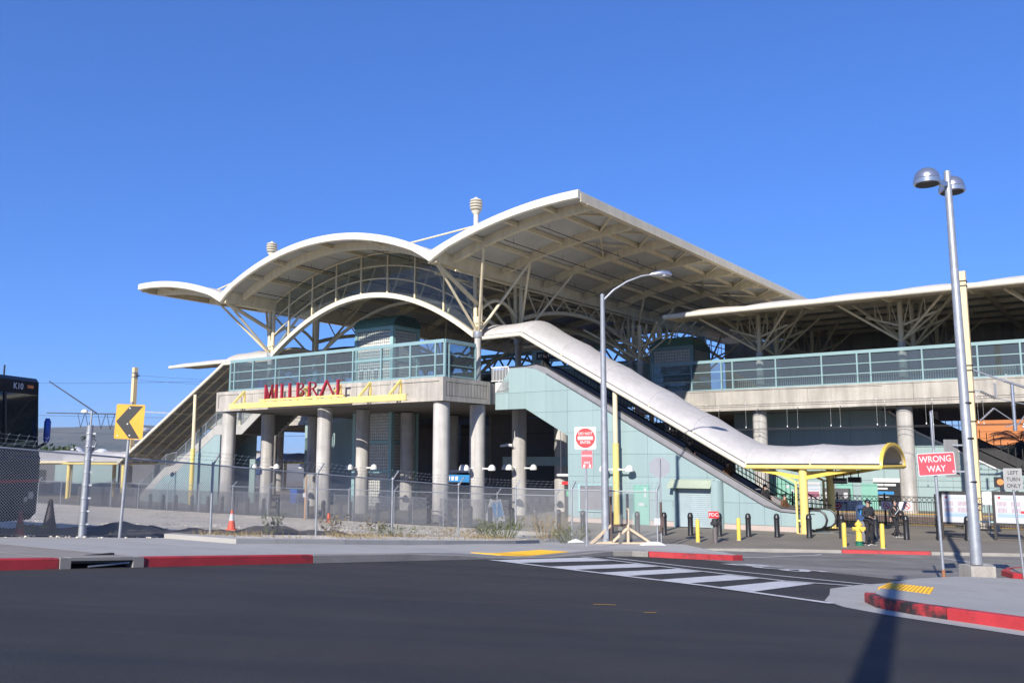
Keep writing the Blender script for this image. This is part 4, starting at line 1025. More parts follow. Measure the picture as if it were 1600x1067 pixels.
# canopies -----------------------------------------------------------------
def canopy(name, label, path, v0, v1, ysplit, rim_end, ribs, m_fab, rise=.94):
    c = thing(name, label, 'canopy', (path[1][0], (v0 + v1) / 2, path[-1][1]))
    P = [Vector((p[0], p[1], 0)) for p in path]; L = [0]
    for a, b in zip(P[:-1], P[1:]): L.append(L[-1] + (b - a).length)
    def at(s):
        for i in range(len(P) - 1):
            if s <= L[i + 1] or i == len(P) - 2: return P[i].lerp(P[i + 1], (s - L[i]) / (L[i + 1] - L[i]))
    # smooth the ridge where the slope changes: ridge height follows a softened path
    nS = int(L[-1] / .28); rows = []
    sm = lambda s: sum((at(min(max(s + k, 0), L[-1])).y for k in (-.2, 0, .2))) / 3
    vc = (v0 + v1) / 2; hw = (v1 - v0) / 2 - .10
    for i in range(nS + 1):
        s = L[-1] * i / nS; p = at(s); zr = sm(s); row = []
        t0 = (s / L[-1] * ribs) % 1; sag = .09 * math.sin(math.pi * t0) ** 1.2
        for j in range(17):
            a = math.pi * (1 - j / 16); w = math.sin(a)
            z = p.y + (zr - p.y) * w + (rise - sag) * w ** 1.12 + .15
            row.append((p.x, vc + hw * math.cos(a), z))
        rows.append(row)
    mb = MB(); mb.grid(rows, .035); obj('fabric', mb, m_fab, c, smooth=True)
    for r_ in range(ribs + 1):
        i = min(nS, round(nS * r_ / ribs)); q = rows[i]
        mb = MB(); mb.path([(x, y, z - .1) for x, y, z in q], .06, 6); obj('rib', mb, M['cream'], c, smooth=True)
        mb = MB(); mb.path([(x, y, z - .004) for x, y, z in q[1:-1]], .02, 5); obj('seam', mb, m_fab, c, smooth=True)
        if 0 < r_ < ribs: mb = MB(); mb.tube((q[0][0], v0 + .1, q[0][2] - .12), (q[0][0], v1 - .1, q[0][2] - .12), .06, n=8); obj('cross_tube', mb, M['yellow'] if abs(q[0][0] - path[-1][0]) < abs(ysplit - path[-1][0]) else M['cream'], c, smooth=True)
    for v in (v0, v1):
        for a, b in zip(path[:-1], path[1:]):
            fl = abs(b[0] - path[-1][0]) < .01
            mb = MB(); mb.tube((a[0], v, a[1]), (b[0], v, b[1]), .105 if fl else .125, n=10); obj('edge_tube', mb, M['pale_yellow'] if fl else M['white_roof'], c, smooth=True)
        mb = MB(); mb.path([(p[0], v + (.1 if v == v0 else -.1), p[1] + .135) for p in path], .03, 5); obj('shadow_line', mb, M['tread'], c)  # dark tube drawn in as the shadow line between fabric and edge tube
    if rim_end:
        q = rows[-1]; mb = MB(); sec = []
        for k, (x, y, z) in enumerate(q): sec.append([(x - .05, y, z + .04), (x + .10, y, z + .04), (x + .10, y, z - .10), (x - .05, y, z - .10)])
        vs = [p for s_ in sec for p in s_]; n = len(sec)
        mb.add(vs, [(i * 4 + j, i * 4 + (j + 1) % 4, (i + 1) * 4 + (j + 1) % 4, (i + 1) * 4 + j) for i in range(n - 1) for j in range(4)] + [(0, 1, 2, 3), tuple((n - 1) * 4 + j for j in range(4))])
        obj('end_arch', mb, M['yellow'], c, smooth=True)
        x = q[0][0] + .03; zb = q[0][2] - .14
        mb = MB(); mb.tube((x, v0, zb), (x, v1, zb), .08, n=8); obj('end_beam', mb, M['yellow'], c, smooth=True)
    return c
CP = [(-.1, 10.6), (3.0, 10.62), (16.25, 3.06), (22.4, 3.06)]
cr = canopy('escalator_canopy', 'long white fabric canopy sloping down over the escalator to yellow posts', CP, 3.5, 8.3, 16.5, True, 8, M['fabric'])
def cpost(u, v, top, parent, split=4.25, upper='cream'):
    mb = MB(); mb.tube((u, v, 0), (u, v, min(split, top)), .17, n=14); mb.lathe([(.19, min(split, top) - .06), (.19, min(split, top))], (u, v, 0), 14); obj('post', mb, M['pale_yellow'], parent, smooth=True)
    if top > split: mb = MB(); mb.tube((u, v, split), (u, v, top), .135, n=14); obj('post_upper', mb, M[upper], parent, smooth=True)
for v in (3.75, 8.1):
    cpost(9.0, v, 7.05, cr)
    mb = MB(); mb.tube((18.9, v, 0), (18.9, v, 2.95), .19, n=14); mb.box(18.65, v - .25, 0, 19.15, v + .25, .02); obj('post', mb, M['pale_yellow'], cr, smooth=True)
    mb = MB(); mb.box(18.52, v - .06, 0, 18.6, v + .06, 2.35)
    for z in (.55, 2.3): mb.box(18.6, v - .04, z, 18.75, v + .04, z + .08)
    mb.bar((18.56, v, 2.35), (17.6, v, 2.85), .09, .1); obj('side_post', mb, M['pale_yellow'], cr)
    for sg in (-1, 1): mb = MB(); mb.bar((18.9, v, 2.55), (18.9 + sg * 2.4, v, 2.98), .1, .16); obj('bracket', mb, M['yellow'], cr)
mb = MB(); mb.box(18.8, 3.9, 2.62, 19.0, 8.0, 2.86); obj('cross_beam', mb, M['yellow'], cr)
# two hanging displays under the low roof
ds = thing('hanging_display', 'pair of small black display boxes hung under the low yellow edged canopy', 'display', (20.2, 5.8, 2.2))
for i, v in enumerate((5.0, 7.6)):
    mb = MB(); mb.box(19.9, v, 2.28, 20.5, v + .25, 2.55); obj('screen_box', mb, M['black'], ds)
    mb = MB(); mb.box(20.0, v + .1, 2.55, 20.04, v + .15, 2.95); mb.box(20.36, v + .1, 2.55, 20.4, v + .15, 2.95); obj('hanger', mb, M['black'], ds)
CL = [(-18.9, 10.6), (-24.67, 10.62), (-38.4, 3.06), (-53.5, 3.06)]
cl = canopy('stair_canopy', 'tan underside canopy sloping down over the far left stair to a yellow edged low roof', CL, 3.6, 8.3, -38.2, True, 11, M['fabric'])
for u, top, sp in ((-28.35, 8.5, 4.25), (-37.8, 2.95, 4.25), (-46.5, 2.95, 4.25)):
    for v in (3.8, 8.1): cpost(u, v, top, cl, sp)
for i in range(4):                               # trusses under the slope
    mb = MB(); v = 4.4 + i * 1.0; mb.bar((-25, v, 10.45), (-38, v, 3.2), .08, .12); obj('stringer_tube', mb, M['cream'], cl)
# left stair ---------------------------------------------------------------
ls = thing('stairway', 'concrete stairway with white sides and grey railing climbing to the deck at the left end', 'stairs', (-28, 6, 0))
LS = [(-19.5, 7.9), (-20.2, 7.9), (-23.4, 5.75), (-26.6, 5.75), (-31.6, 2.75), (-33.0, 2.55), (-36.4, .2)]
for v in (4.5, 7.9):
    mb = MB(); mb.prism([(u, z + .25) for u, z in LS] + [(u, z - .45) for u, z in reversed(LS)], v, v + .15); obj('stringer', mb, M['walk_new'], ls)
    mb = MB(); mb.prism([(-26.0, .0), (-26.0, 5.3), (-26.6, 5.3), (-31.6, 2.3), (-33, 2.1), (-36, .0)], v + .02, v + .12); obj('side_wall', mb, M['teal'], ls)
    for z in (.35, 1.25):
        mb = MB(); mb.path([(u, v + .05, zz + z) for u, zz in LS], .035 if z > 1 else .022, 6); obj('rail', mb, M['galv'], ls)
    for a, b in zip(LS[:-1], LS[1:]):
        n = max(1, int(abs(b[0] - a[0]) / 1.2))
        for i in range(n):
            u = a[0] + (b[0] - a[0]) * i / n; z = a[1] + (b[1] - a[1]) * i / n
            mb = MB(); mb.box(u - .03, v + .02, z + .2, u + .03, v + .08, z + 1.25); obj('rail_post', mb, M['galv'], ls)
            mb = MB(); u2 = a[0] + (b[0] - a[0]) * (i + 1) / n; z2 = a[1] + (b[1] - a[1]) * (i + 1) / n
            mb.add([(u, v + .05, z + .38), (u2, v + .05, z2 + .38), (u2, v + .05, z2 + 1.22), (u, v + .05, z + 1.22)], [(0, 1, 2, 3)]); obj('mesh_panel', mb, M['pane'], ls)
mb = MB()
for i in range(46):
    u = -20.2 - i * .352; z = float(np.interp(-u, [-p[0] for p in LS], [p[1] for p in LS])); mb.box(u - .352, 4.65, z - .42, u, 7.9, z - .02)
obj('step_run', mb, M['concrete_dark'], ls, kind='stuff')
# teal wall and stair enclosure beyond the tracks --------------------------------
tw = thing('station_wall', 'long teal panelled wall with doors beyond the tracks beneath the right concourse', 'wall', (15, 22.3, 0))
def tt(u): return float(np.interp(u, (8, 18.6, 20.35, 24.77, 26, 40), (6.6, 6.6, 5.1, 2.75, 2.42, 2.42)))
uu = [8.4 + 1.98 * i for i in range(14)]
zz = [.02, 1.05, 2.1, 3.15, 4.2, 5.3, 6.6]
for a, b in zip(uu[:-1], uu[1:]):
    for z0, z1 in zip(zz[:-1], zz[1:]):
        p = clip_half([(a + .008, z0 + .008), (b - .008, z0 + .008), (b - .008, z1 - .008), (a + .008, z1 - .008)], (a, tt(a)), (b, tt(b)), True)
        q = []
        for x in p:
            if not q or abs(x[0] - q[-1][0]) + abs(x[1] - q[-1][1]) > 1e-4: q.append(x)
        if len(q) > 2 and abs(q[0][0] - q[-1][0]) + abs(q[0][1] - q[-1][1]) < 1e-4: q.pop()
        if len(q) < 3: continue
        mb = MB(); mb.prism(q, 22.2, 22.25); obj('wall_panel', mb, M['teal'], tw)
mb = MB(); mb.prism([(8.4, 0), (34, 0), (34, 2.4), (26, 2.4), (24.77, 2.72), (20.35, 5.07), (18.6, 6.57), (8.4, 6.57)], 22.26, 22.4); obj('wall_core', mb, M['steel_band'], tw)
mb = MB(); mb.path([(18.8, 22.15, 6.5), (20.35, 22.15, 5.15), (24.77, 22.15, 2.8)], .06, 6); obj('coping', mb, M['white'], tw)
mb = MB(); mb.bar((20.2, 22.6, 6.2), (27.5, 22.6, 2.3), .1, .5); mb.bar((20.2, 24.6, 6.2), (27.5, 24.6, 2.3), .1, .5)
for i in range(20): u = 20.5 + i * .37; z = 6.05 - (u - 20.2) * .534; mb.box(u, 22.5, z, u + .04, 22.54, z + 1.1)
mb.prism([(19.5, 6.6), (27.8, 1.6), (27.8, .05), (19.5, 5.0)], 22.7, 24.5); obj('stair_flight', mb, M['dark'], tw)
for (u, w, h, n_) in ((10.9, 1.75, 2.12, ((1.0, 1.5, .25, .2), (1.4, 1.2, .35, .2))), (15.3, 1.0, 1.9, ()), (16.85, 1.0, 1.9, ())):
    door('service_door', {10.9: 'wide sage green double door with white notices beyond the black fence', 15.3: 'narrow sage green door left of the poster board beyond the tracks', 16.85: 'narrow plain sage green door nearest the tall striped poster beyond the tracks'}[u], u, 22.198, w, h, M['green_door'], 0, n_)
def poster(name, label, c, w, h, rows, rot=0, border=None, frame=FB, cat='poster', bars=None):
    """flat printed board with bands of print"""
    t = thing(name, label, cat, (c[0], c[1], c[2] - h / 2), frame=frame, rot=rot)
    mb = MB(); mb.box(-w / 2, -.015, 0, w / 2, .015, h)
    fr, org = REF[t.name]
    mb.v = [(x + org.x, y + org.y, z + org.z) for x, y, z in mb.v]; obj('board', mb, border or M['paper'], t)
    for (x0, z0, x1, z1, m) in rows:
        mb = MB(); mb.box(org.x + x0 * w - w / 2, org.y - .020, org.z + z0 * h, org.x + x1 * w - w / 2, org.y - .0155, org.z + z1 * h); obj('print_block', mb, m, t)
    return t
poster('poster_board', 'tall dark poster with white and blue bands on the teal wall by the column', (18.45, 22.18, 1.35), 1.7, 1.75, [(.0, .86, 1, 1, M['white']), (.05, .72, .8, .8, M['white']), (.05, .6, .5, .66, M['white']), (.05, .42, .72, .53, M['blue_sign']), (.05, .32, .55, .36, M['white'])], border=M['black'])
poster('notice_board', 'white printed notice board on the teal wall behind the yellow canopy posts', (13.75, 22.18, 1.3), .95, 1.25, [(.1, .75, .9, .8, M['ink_blue']), (.1, .6, .9, .65, M['ink_blue']), (.1, .2, .9, .5, M['ink_pink'])])
mb = MB(); mb.box(15.0 - .45, 21.5, 0, 16.2, 22.0, 1.55)
cab = thing('utility_cabinet', 'dark grey utility cabinet behind the black fence at the yellow posts', 'cabinet', (15.3, 21.75, 0)); obj('body', mb, mat('cabinet_grey', (.10, .10, .11), .5, .3), cab)
for x in (14.7, 15.9): mb = MB(); mb.box(x, 21.49, .95, x + .25, 21.499, 1.3); obj('label_plate', mb, M['paper'], cab)

# ------------------------------------------------------------------ the name sign on the deck front
ns = thing('letter_sign', 'tall dark red letters standing on a yellow beam across the deck front', 'sign', (-9, -1.6, 6.67))
mb = MB(); mb.box(-16.72, -1.72, 6.68, -1.16, -1.66, 7.02); mb.box(-16.72, -1.66, 6.68, -1.16, -1.45, 6.71); mb.box(-16.72, -1.66, 6.99, -1.16, -1.45, 7.02); obj('beam', mb, M['pale_yellow'], ns)
mb = MB(); mb.box(-14.0, -1.5, 7.10, -6.3, -1.38, 7.22); obj('ledge', mb, M['pale_yellow'], ns)
for u in (-16.5, -13.4, -10.4, -7.4, -4.9, -2.5):
    mb = MB(); mb.bar((u, -.68, 7.92), (u - .1, -1.5, 7.03), .12, .12); mb.bar((u, -.68, 7.92), (u + .02, -.68, 7.0), .12, .08); mb.bar((u, -.62, 6.8), (u, -1.5, 6.8), .09, .09); obj('bracket', mb, M['pale_yellow'], ns)
ZB, ZT, LV = 7.22, 8.12, -1.45
def stroke(mb, pts, w):
    for p, q in zip(pts[:-1], pts[1:]): mb.bar((p[0], LV, ZB + p[1] * (ZT - ZB)), (q[0], LV, ZB + q[1] * (ZT - ZB)), .16, w, up=(0, 1, 0)) if False else mb.bar((p[0], LV, ZB + p[1] * (ZT - ZB)), (q[0], LV, ZB + q[1] * (ZT - ZB)), w, .16, up=(0, 1, 0))
def letter(strokes):
    mb = MB()
    for pts, w in strokes: stroke(mb, pts, w)
    return obj('letter', mb, M['letter_red'], ns)
TK, TN = .125, .03
arc = lambda cu, cz, ru, rz, a0, a1, n=7: [(cu + ru * math.cos(rad(a0 + (a1 - a0) * i / n)), cz + rz * math.sin(rad(a0 + (a1 - a0) * i / n))) for i in range(n + 1)]
letter([([(-13.39, 0), (-13.39, 1)], TK), ([(-13.39, .98), (-13.07, .02), (-12.76, .98)], TN), ([(-12.74, 0), (-12.74, 1)], TN)])
letter([([(-12.37, 0), (-12.37, 1)], TK)])
letter([([(-11.84, 0), (-11.84, 1)], TK), ([(-11.84, .03), (-11.38, .03)], TN)])
letter([([(-11.1, 0), (-11.1, 1)], TK), ([(-11.1, .03), (-10.65, .03)], TN)])
letter([([(-10.36, 0), (-10.36, 1)], TK), (arc(-10.3, .76, .42, .22, 90, -80), TN), (arc(-10.3, .27, .5, .25, 80, -90), TN)])
letter([([(-9.3, 0), (-9.3, 1)], TK), (arc(-9.25, .74, .5, .24, 90, -85), TN), ([(-9.0, .5), (-8.6, 0)], TN)])
letter([([(-8.3, 0), (-7.78, 1)], TK), ([(-7.78, 1), (-7.2, 0)], TN), ([(-8.1, .33), (-7.45, .33)], TN * .7)])
letter([([(-6.82, 0), (-6.82, 1)], TK), ([(-6.82, .02), (-6.42, .02)], .025), ([(-6.82, .52), (-6.5, .52)], .02), ([(-6.82, .98), (-6.42, .98)], .02)])

# ------------------------------------------------------------------ white globe lamps on the columns
lampp = thing('globe_lamp', 'white domed wall lamp', 'lamp', (0, 0, 0), frame=FW)
mb = MB(); mb.tube((0, 0, 0), (.5, 0, 0), .05, n=8); mb.box(-.02, -.08, -.08, .02, .08, .08); obj('arm', mb, M['lamp_white'], lampp, smooth=True)
mb = MB(); mb.dome((.62, 0, -.06), .23, .30, 16, 6); mb.lathe([(.23, -.10), (.235, -.06)], (.62, 0, 0), 16); obj('shade', mb, M['lamp_white'], lampp, smooth=True)
first = True
LB = {('c', 0, 3.3): 'at the right corner of the deck', ('c', 0, 7.6): 'in the dark passage', ('c', -S, 3.3): 'beside the glass block tower base', ('c', -2 * S, 3.3): 'under the left end of the deck', ('c', -2 * S, 7.6): 'under the deck near the stair', ('y', 9.0, 3.75): 'before the teal escalator wall'}
for (k, u, v), wh in LB.items():
    r = .46 if k == 'c' else .17
    for ang, sd in ((180, 'left'), (0, 'right'), (270, 'front')):
        if ang == 270 and k == 'y': continue
        a = rad(ang); lb = 'white domed lamp, %s side of the %s %s' % (sd, 'column' if k == 'c' else 'post', wh)
        loc = (u + math.cos(a) * r, v + math.sin(a) * r, 2.88)
        if first: place(lampp, loc, a, FB); lampp['label'] = lb; lampp['group'] = 'white domed lamps on the columns'; first = False
        else: dup(lampp, loc, a, lb, FB)
tl = thing('tube_light', 'long white tube light in the dark passage left of the teal wall', 'lamp', (4.6, 6, 2.5))
mb = MB(); mb.tube((3.9, 6, 2.5), (5.6, 6, 2.5), .09, n=10); obj('tube', mb, M['lamp_white'], tl, smooth=True)
mb = MB(); mb.tube((3.8, 6, 2.5), (3.9, 6, 2.5), .1, n=10); mb.tube((4.1, 6, 2.58), (4.1, 6, 6.4), .015, n=5); mb.tube((5.4, 6, 2.58), (5.4, 6, 6.4), .015, n=5); obj('fixture', mb, M['steel'], tl)
cm = thing('security_camera', 'pair of pale security cameras on the column in the dark passage', 'camera', (-.25, 7.05, 4.3))
for du, rz in ((-.35, -.2), (.1, .15)):
    mb = MB(); mb.bar((-.2 + du, 6.95, 4.3), (-.5 + du, 6.75, 4.3 + rz * .3), .13, .13); obj('body', mb, M['lamp_white'], cm)
mb = MB(); mb.bar((-.2, 7.1, 4.2), (-.2, 6.85, 4.3), .06, .06); mb.bar((-.6, 6.9, 4.22), (0.05, 6.9, 4.22), .04, .04); obj('bracket', mb, M['galv'], cm)
# deck clutter
def barrel(loc, label):
    t = thing('barrel', label, 'barrel', loc)
    fr, o = REF[t.name]; mb = MB(); mb.lathe([(.27, 0), (.29, .05), (.29, .3), (.31, .32), (.29, .34), (.29, .6), (.31, .62), (.29, .64), (.29, .86), (.26, .9)], o, 16); obj('drum', mb, M['blue'], t, smooth=True)
    mb = MB(); mb.lathe([(.27, .9), (.27, .93)], o, 16); obj('lid', mb, M['blue_grey'], t)
barrel((-17.5, .9, 7.95), 'left blue plastic barrel behind the railing at the far left of the deck')
barrel((-16.8, 1.0, 7.95), 'right blue plastic barrel behind the railing at the far left of the deck')
bk = thing('bicycle_rack', 'row of grey hoop bicycle racks behind the deck railing above the letters', 'bike rack', (-7.8, .6, 7.95))
for i in range(9):
    u = -10.6 + i * .62; mb = MB(); mb.path([(u, .6, 7.95), (u, .6, 8.7)] + [(u + .22 - .22 * math.cos(t), .6, 8.7 + .2 * math.sin(t)) for t in us(.3, math.pi - .3, 6)] + [(u + .44, .6, 8.7), (u + .44, .6, 7.95)], .03, 6); obj('hoop', mb, M['galv'], bk, smooth=True)
for u, lb in ((-11.2, 'pale blue covered scooter parked on the deck above the second letter'),):
    t = thing('scooter', lb, 'scooter', (u, .8, 7.95)); mb = MB(); mb.box(u - .3, .7, 8.35, u + .1, 1.0, 8.75); mb.prism([(u - .28, 8.75), (u + .02, 8.75), (u + .1, 9.05), (u - .22, 9.05)], .72, .98); obj('body', mb, mat('pale_blue', (.25, .50, .68), .5), t)
    for x in (-.25, .25): mb = MB(); mb.lathe([(.2, .78), (.2, .88)], (u + x, 0, 8.16), 14, axis=1); obj('wheel', mb, M['black'], t)

# ------------------------------------------------------------------ bollards
bp = thing('bollard', 'x', 'bollard', (0, 0, 0), frame=FW)
mb = MB(); mb.lathe([(.125, 0), (.125, .06), (.118, .08), (.118, .78)], n=20); obj('sleeve', mb, M['bollard'], bp, smooth=True)
mb = MB(); mb.lathe([(.118, .78), (.130, .80), (.130, .87), (.118, .89), (.118, .93), (.10, .985), (.06, 1.02), (.01, 1.03)], n=20); obj('cap', mb, M['bollard'], bp, smooth=True)
BR = [((13.95, -.81), 'black bollard right behind the back of the octagonal sign post'), ((15.03, -.36), 'black bollard in front of the roll up door, left of a yellow post'), ((16.2, .13), 'black bollard right behind the red FDC sign'),
      ((17.36, .62), 'black bollard in front of the teal wall, just right of a lone yellow post'), ((18.49, 1.1), 'black bollard in front of the lower end of the escalator wall'), ((19.74, 1.62), 'black bollard in front of the yellow canopy post and escalator newel'),
      ((20.99, 2.15), 'black bollard directly behind the yellow post left of the hydrant'), ((22.27, 2.68), 'black bollard half hidden behind the man in black'), ((23.41, 3.16), 'black bollard standing alone right of the woman in black'),
      ((24.61, 3.67), 'black bollard behind the wrong way sign post'), ((25.65, 4.1), 'black bollard beside the tall silver lamp pole in front of a timetable')]
first = True
for (u, v), lb in BR:
    if first: place(bp, (u, v, .005), 0, FB); bp['label'] = lb; bp['group'] = 'black bollards along the plaza'; first = False
    else: dup(bp, (u, v, .005), 0, lb, FB)
for (u, v), lb in (((10.16, -1.66), 'black bollard behind the fence left of the do not enter post'), ((11.49, -1.33), 'black bollard behind the fence just right of the tall lamp post'), ((12.7, -1.02), 'black bollard behind the fence beside the timber brace')):
    dup(bp, (u, v, .005), 0, lb, FB)
for u in (8.83, 7.46, 6.08, 4.72, 3.44, 2.12, .62, -.7, -2.07, -3.14, -5.26, -6.09, -7.53, -8.91, -11.57, -12.89, -14.44, -15.59, -17.03, -18.51, -20.25, -22.05, -23.54, -25.07, -26.64, -28.67, -30.79):
    dup(bp, (u, -1.7, .005), 0, 'black bollard in the row just behind the grey meshed rear fence', FB)
yp = thing('yellow_post', 'x', 'bollard', (0, 0, 0), frame=FW)
mb = MB(); mb.lathe([(.085, 0), (.085, .88), (.07, .93), (.03, .95)], n=16); obj('tube', mb, M['yellow'], yp, smooth=True)
mb = MB(); mb.lathe([(.11, 0), (.11, .02)], n=16); obj('base', mb, M['concrete'], yp)
first = True
for (u, v), lb in (((16.63, -3.2), 'short yellow post left of the red FDC sign'), ((17.7, -1.4), 'short yellow post right of the red FDC sign'), ((22.15, -1.75), 'short yellow post left of the yellow hydrant'), ((23.5, -1.45), 'short yellow post right of the man in black')):
    if first: place(yp, (u, v, .005), 0, FB); yp['label'] = lb; yp['group'] = 'short yellow posts'; first = False
    else: dup(yp, (u, v, .005), 0, lb, FB)

# ------------------------------------------------------------------ chain link fences
def chain_mesh(segs, z0, z1, pitch, r):
    """two families of diagonal wires over fence bays; segs: list of base points (Vector with ground z)"""
    mb_v = []; mb_f = []
    for A, B in zip(segs[:-1], segs[1:]):
        L = (B - A).xy.length; d = (B - A) / L; n = Vector((-d.y, d.x, 0)).normalized(); H = z1 - z0
        k = int((L + H) / pitch) + 1
        for sgn in (1, -1):
            for i in range(k):
                s0 = -H + i * pitch if sgn > 0 else i * pitch
                pa, pb = (s0, 0.), (s0 + sgn * H, H)
                (xa, ya), (xb, yb) = pa, pb
                def cut(x, xa, ya, xb, yb): t = (x - xa) / (xb - xa); return (x, ya + (yb - ya) * t)
                if max(xa, xb) <= 0 or min(xa, xb) >= L: continue
                if xa < 0: xa, ya = cut(0, xa, ya, xb, yb)
                if xb < 0: xb, yb = cut(0, xa, ya, xb, yb)
                if xa > L: xa, ya = cut(L, xa, ya, xb, yb)
                if xb > L: xb, yb = cut(L, xa, ya, xb, yb)
                P = A + d * xa + Vector((0, 0, z0 + ya)) + n * (r * sgn); Q = A + d * xb + Vector((0, 0, z0 + yb)) + n * (r * sgn)
                t = (Q - P)
                if t.length < .02: continue
                t.normalize(); b = n.cross(t) * r; o = len(mb_v)
                for X in (P, Q): mb_v += [tuple(X + n * r), tuple(X + b - n * r * .5), tuple(X - b - n * r * .5)]
                mb_f += [(o, o + 1, o + 4, o + 3), (o + 1, o + 2, o + 5, o + 4), (o + 2, o, o + 3, o + 5)]
    m = MB(); m.v = mb_v; m.f = mb_f; return m
def barb(p, q, sagz=.03):
    """a barbed wire strand between two points with small barbs"""
    mb = MB(); n = 6; pts = [p.lerp(q, i / n) - Vector((0, 0, sagz * math.sin(math.pi * i / n))) for i in range(n + 1)]
    mb.path(pts, .0035, 3, False); L = (q - p).length; k = int(L / .22)
    for i in range(k):
        c = p.lerp(q, (i + .5) / k) - Vector((0, 0, sagz * math.sin(math.pi * (i + .5) / k)))
        mb.bar(c + Vector((.02, .01, .035)), c - Vector((.02, .01, .035)), .006, .006)
    return mb
def fence(name, label, uv, H, arm, pitch, r, wire, arms=True, thick=.03, walkz=0.02):
    pts = []
    for u, v in uv:
        p = Wd(u, v); pts.append(Vector((p.x, p.y, gz(p.x, p.y) + walkz)))
    f = thing(name, label, 'fence', tuple(pts[len(pts) // 2]), frame=FW)
    if pitch: obj('chain_link', chain_mesh(pts, .04, H - .03, pitch, r), M[wire], f, kind='stuff')
    for i, p in enumerate(pts):
        mb = MB(); mb.tube(p - Vector((0, 0, .2)), p + Vector((0, 0, H + .04)), thick, n=10); mb.lathe([(thick * 1.15, H + .03), (thick * .9, H + .09)], p, 10); obj('post', mb, M['galv'], f, smooth=True)
        if arms:
            mb = MB(); mb.bar(p + Vector((0, 0, H)), p + Vector((0, 0, H)) + arm[i], .03, .045); obj('arm', mb, M['galv'], f)
    for a, b in zip(pts[:-1], pts[1:]):
        mb = MB(); mb.tube(a + Vector((0, 0, H)), b + Vector((0, 0, H)), .024, n=8); obj('top_rail', mb, M['galv'], f, smooth=True)
        mb = MB(); mb.tube(a + Vector((0, 0, .06)), b + Vector((0, 0, .06)), .004, n=4); obj('tension_wire', mb, M['galv'], f)
    if arms:
        for k in (.4, .7, 1.0):
            for i in range(len(pts) - 1):
                obj('barbed_wire', barb(pts[i] + Vector((0, 0, H)) + arm[i] * k, pts[i + 1] + Vector((0, 0, H)) + arm[i + 1] * k), M['galv'], f)
    return f
eu = (FB.to_3x3() @ Vector((1, 0, 0))); ev = (FB.to_3x3() @ Vector((0, 1, 0)))
AU = eu * .30 + Vector((0, 0, .34)); AVv = ev * .25 + eu * .05 + Vector((0, 0, .34))
f1 = [(9.75, -36.5), (9.75, -33), (9.75, -29.4), (9.75, -25.7), (9.75, -21.95), (9.75, -17.9), (9.75, -14.3), (9.75, -10.5), (10.3, -7.35), (12.85, -7.0), (16.35, -6.35)]
fence('chain_link_fence', 'tall grey chain link fence with barbed wire arms along the pale sidewalk', f1, 2.1, [AU] * 8 + [AU * .5 + AVv * .5] + [AVv] * 2, .072, .0048, 'fence_wire', thick=.036)
f2 = [(-46 + 3.45 * i, -2.5) for i in range(17)]
fence('chain_link_fence', 'lower chain link fence crossing the gravel lot in front of the columns', f2, 1.72, [ev * .2 + eu * .12 + Vector((0, 0, .3))] * len(f2), .075, .0026, 'fence_wire', walkz=.0)
# grey debris screen panels tied behind the rear fence
for a, b, lb in ((-33.5, -11.6, 'long grey mesh screen panel behind the rear fence, left of the deck columns'), (-10.6, -8.1, 'short grey mesh screen panel behind the rear fence left of the third front column'), (-6.0, 1.0, 'grey mesh screen panel behind the rear fence between the deck columns'), (1.9, 6.3, 'grey mesh screen panel behind the rear fence at the right end of the deck')):
    q = [Vector((*Wd(u, -2.3).xy, .0)) for u in (a, b)]
    s_ = thing('screen_panel', lb, 'screen', tuple((q[0] + q[1]) / 2), frame=FW)
    obj('mesh', chain_mesh(q, .05, 1.38, .034, .0036), M['screen_wire'], s_, kind='stuff')
    mb = MB()
    for i in range(int((b - a) / 1.5) + 1):
        p = q[0].lerp(q[1], min(1, i * 1.5 / (b - a))); mb.tube(p, p + Vector((0, 0, 1.4)), .018, n=6)
    mb.tube(q[0] + Vector((0, 0, 1.4)), q[1] + Vector((0, 0, 1.4)), .016, n=6); obj('frame', mb, M['galv'], s_)

# black platform fence with a band of rings ---------------------------------
pf = thing('platform_fence', 'black picket fence with a band of rings beside the train platform', 'fence', (24, 11.4, 0))
mb = MB()
for i in range(250): u = 13.5 + i * .115; mb.box(u, 11.39, .08, u + .018, 11.41, 1.22)
obj('picket_row', mb, M['black'], pf, kind='stuff')
mb = MB()
for i in range(118):
    u = 13.6 + i * .244; mb.add([(u + .115 * math.cos(t) * k, 11.4 + dv, 1.36 + .115 * math.sin(t) * k) for dv in (-.012, .012) for k in (1, .78) for t in us(0, 2 * math.pi, 10)[:-1]],
        [(a + j, a + (j + 1) % 10, b + (j + 1) % 10, b + j) for a, b in ((0, 10), (20, 30), (0, 20), (10, 30)) for j in range(10)])
obj('ring_band', mb, M['black'], pf, kind='stuff')
for z in (.12, 1.22, 1.49): mb = MB(); mb.box(13.4, 11.38, z, 42.4, 11.42, z + .035); obj('rail', mb, M['black'], pf)
for i in range(13): u = 13.45 + i * 2.42; mb = MB(); mb.box(u - .035, 11.36, 0, u + .035, 11.44, 1.6); mb.lathe([(.05, 1.6), (.045, 1.64), (.01, 1.68)], (u, 11.4, 0), 8); obj('post', mb, M['black'], pf)
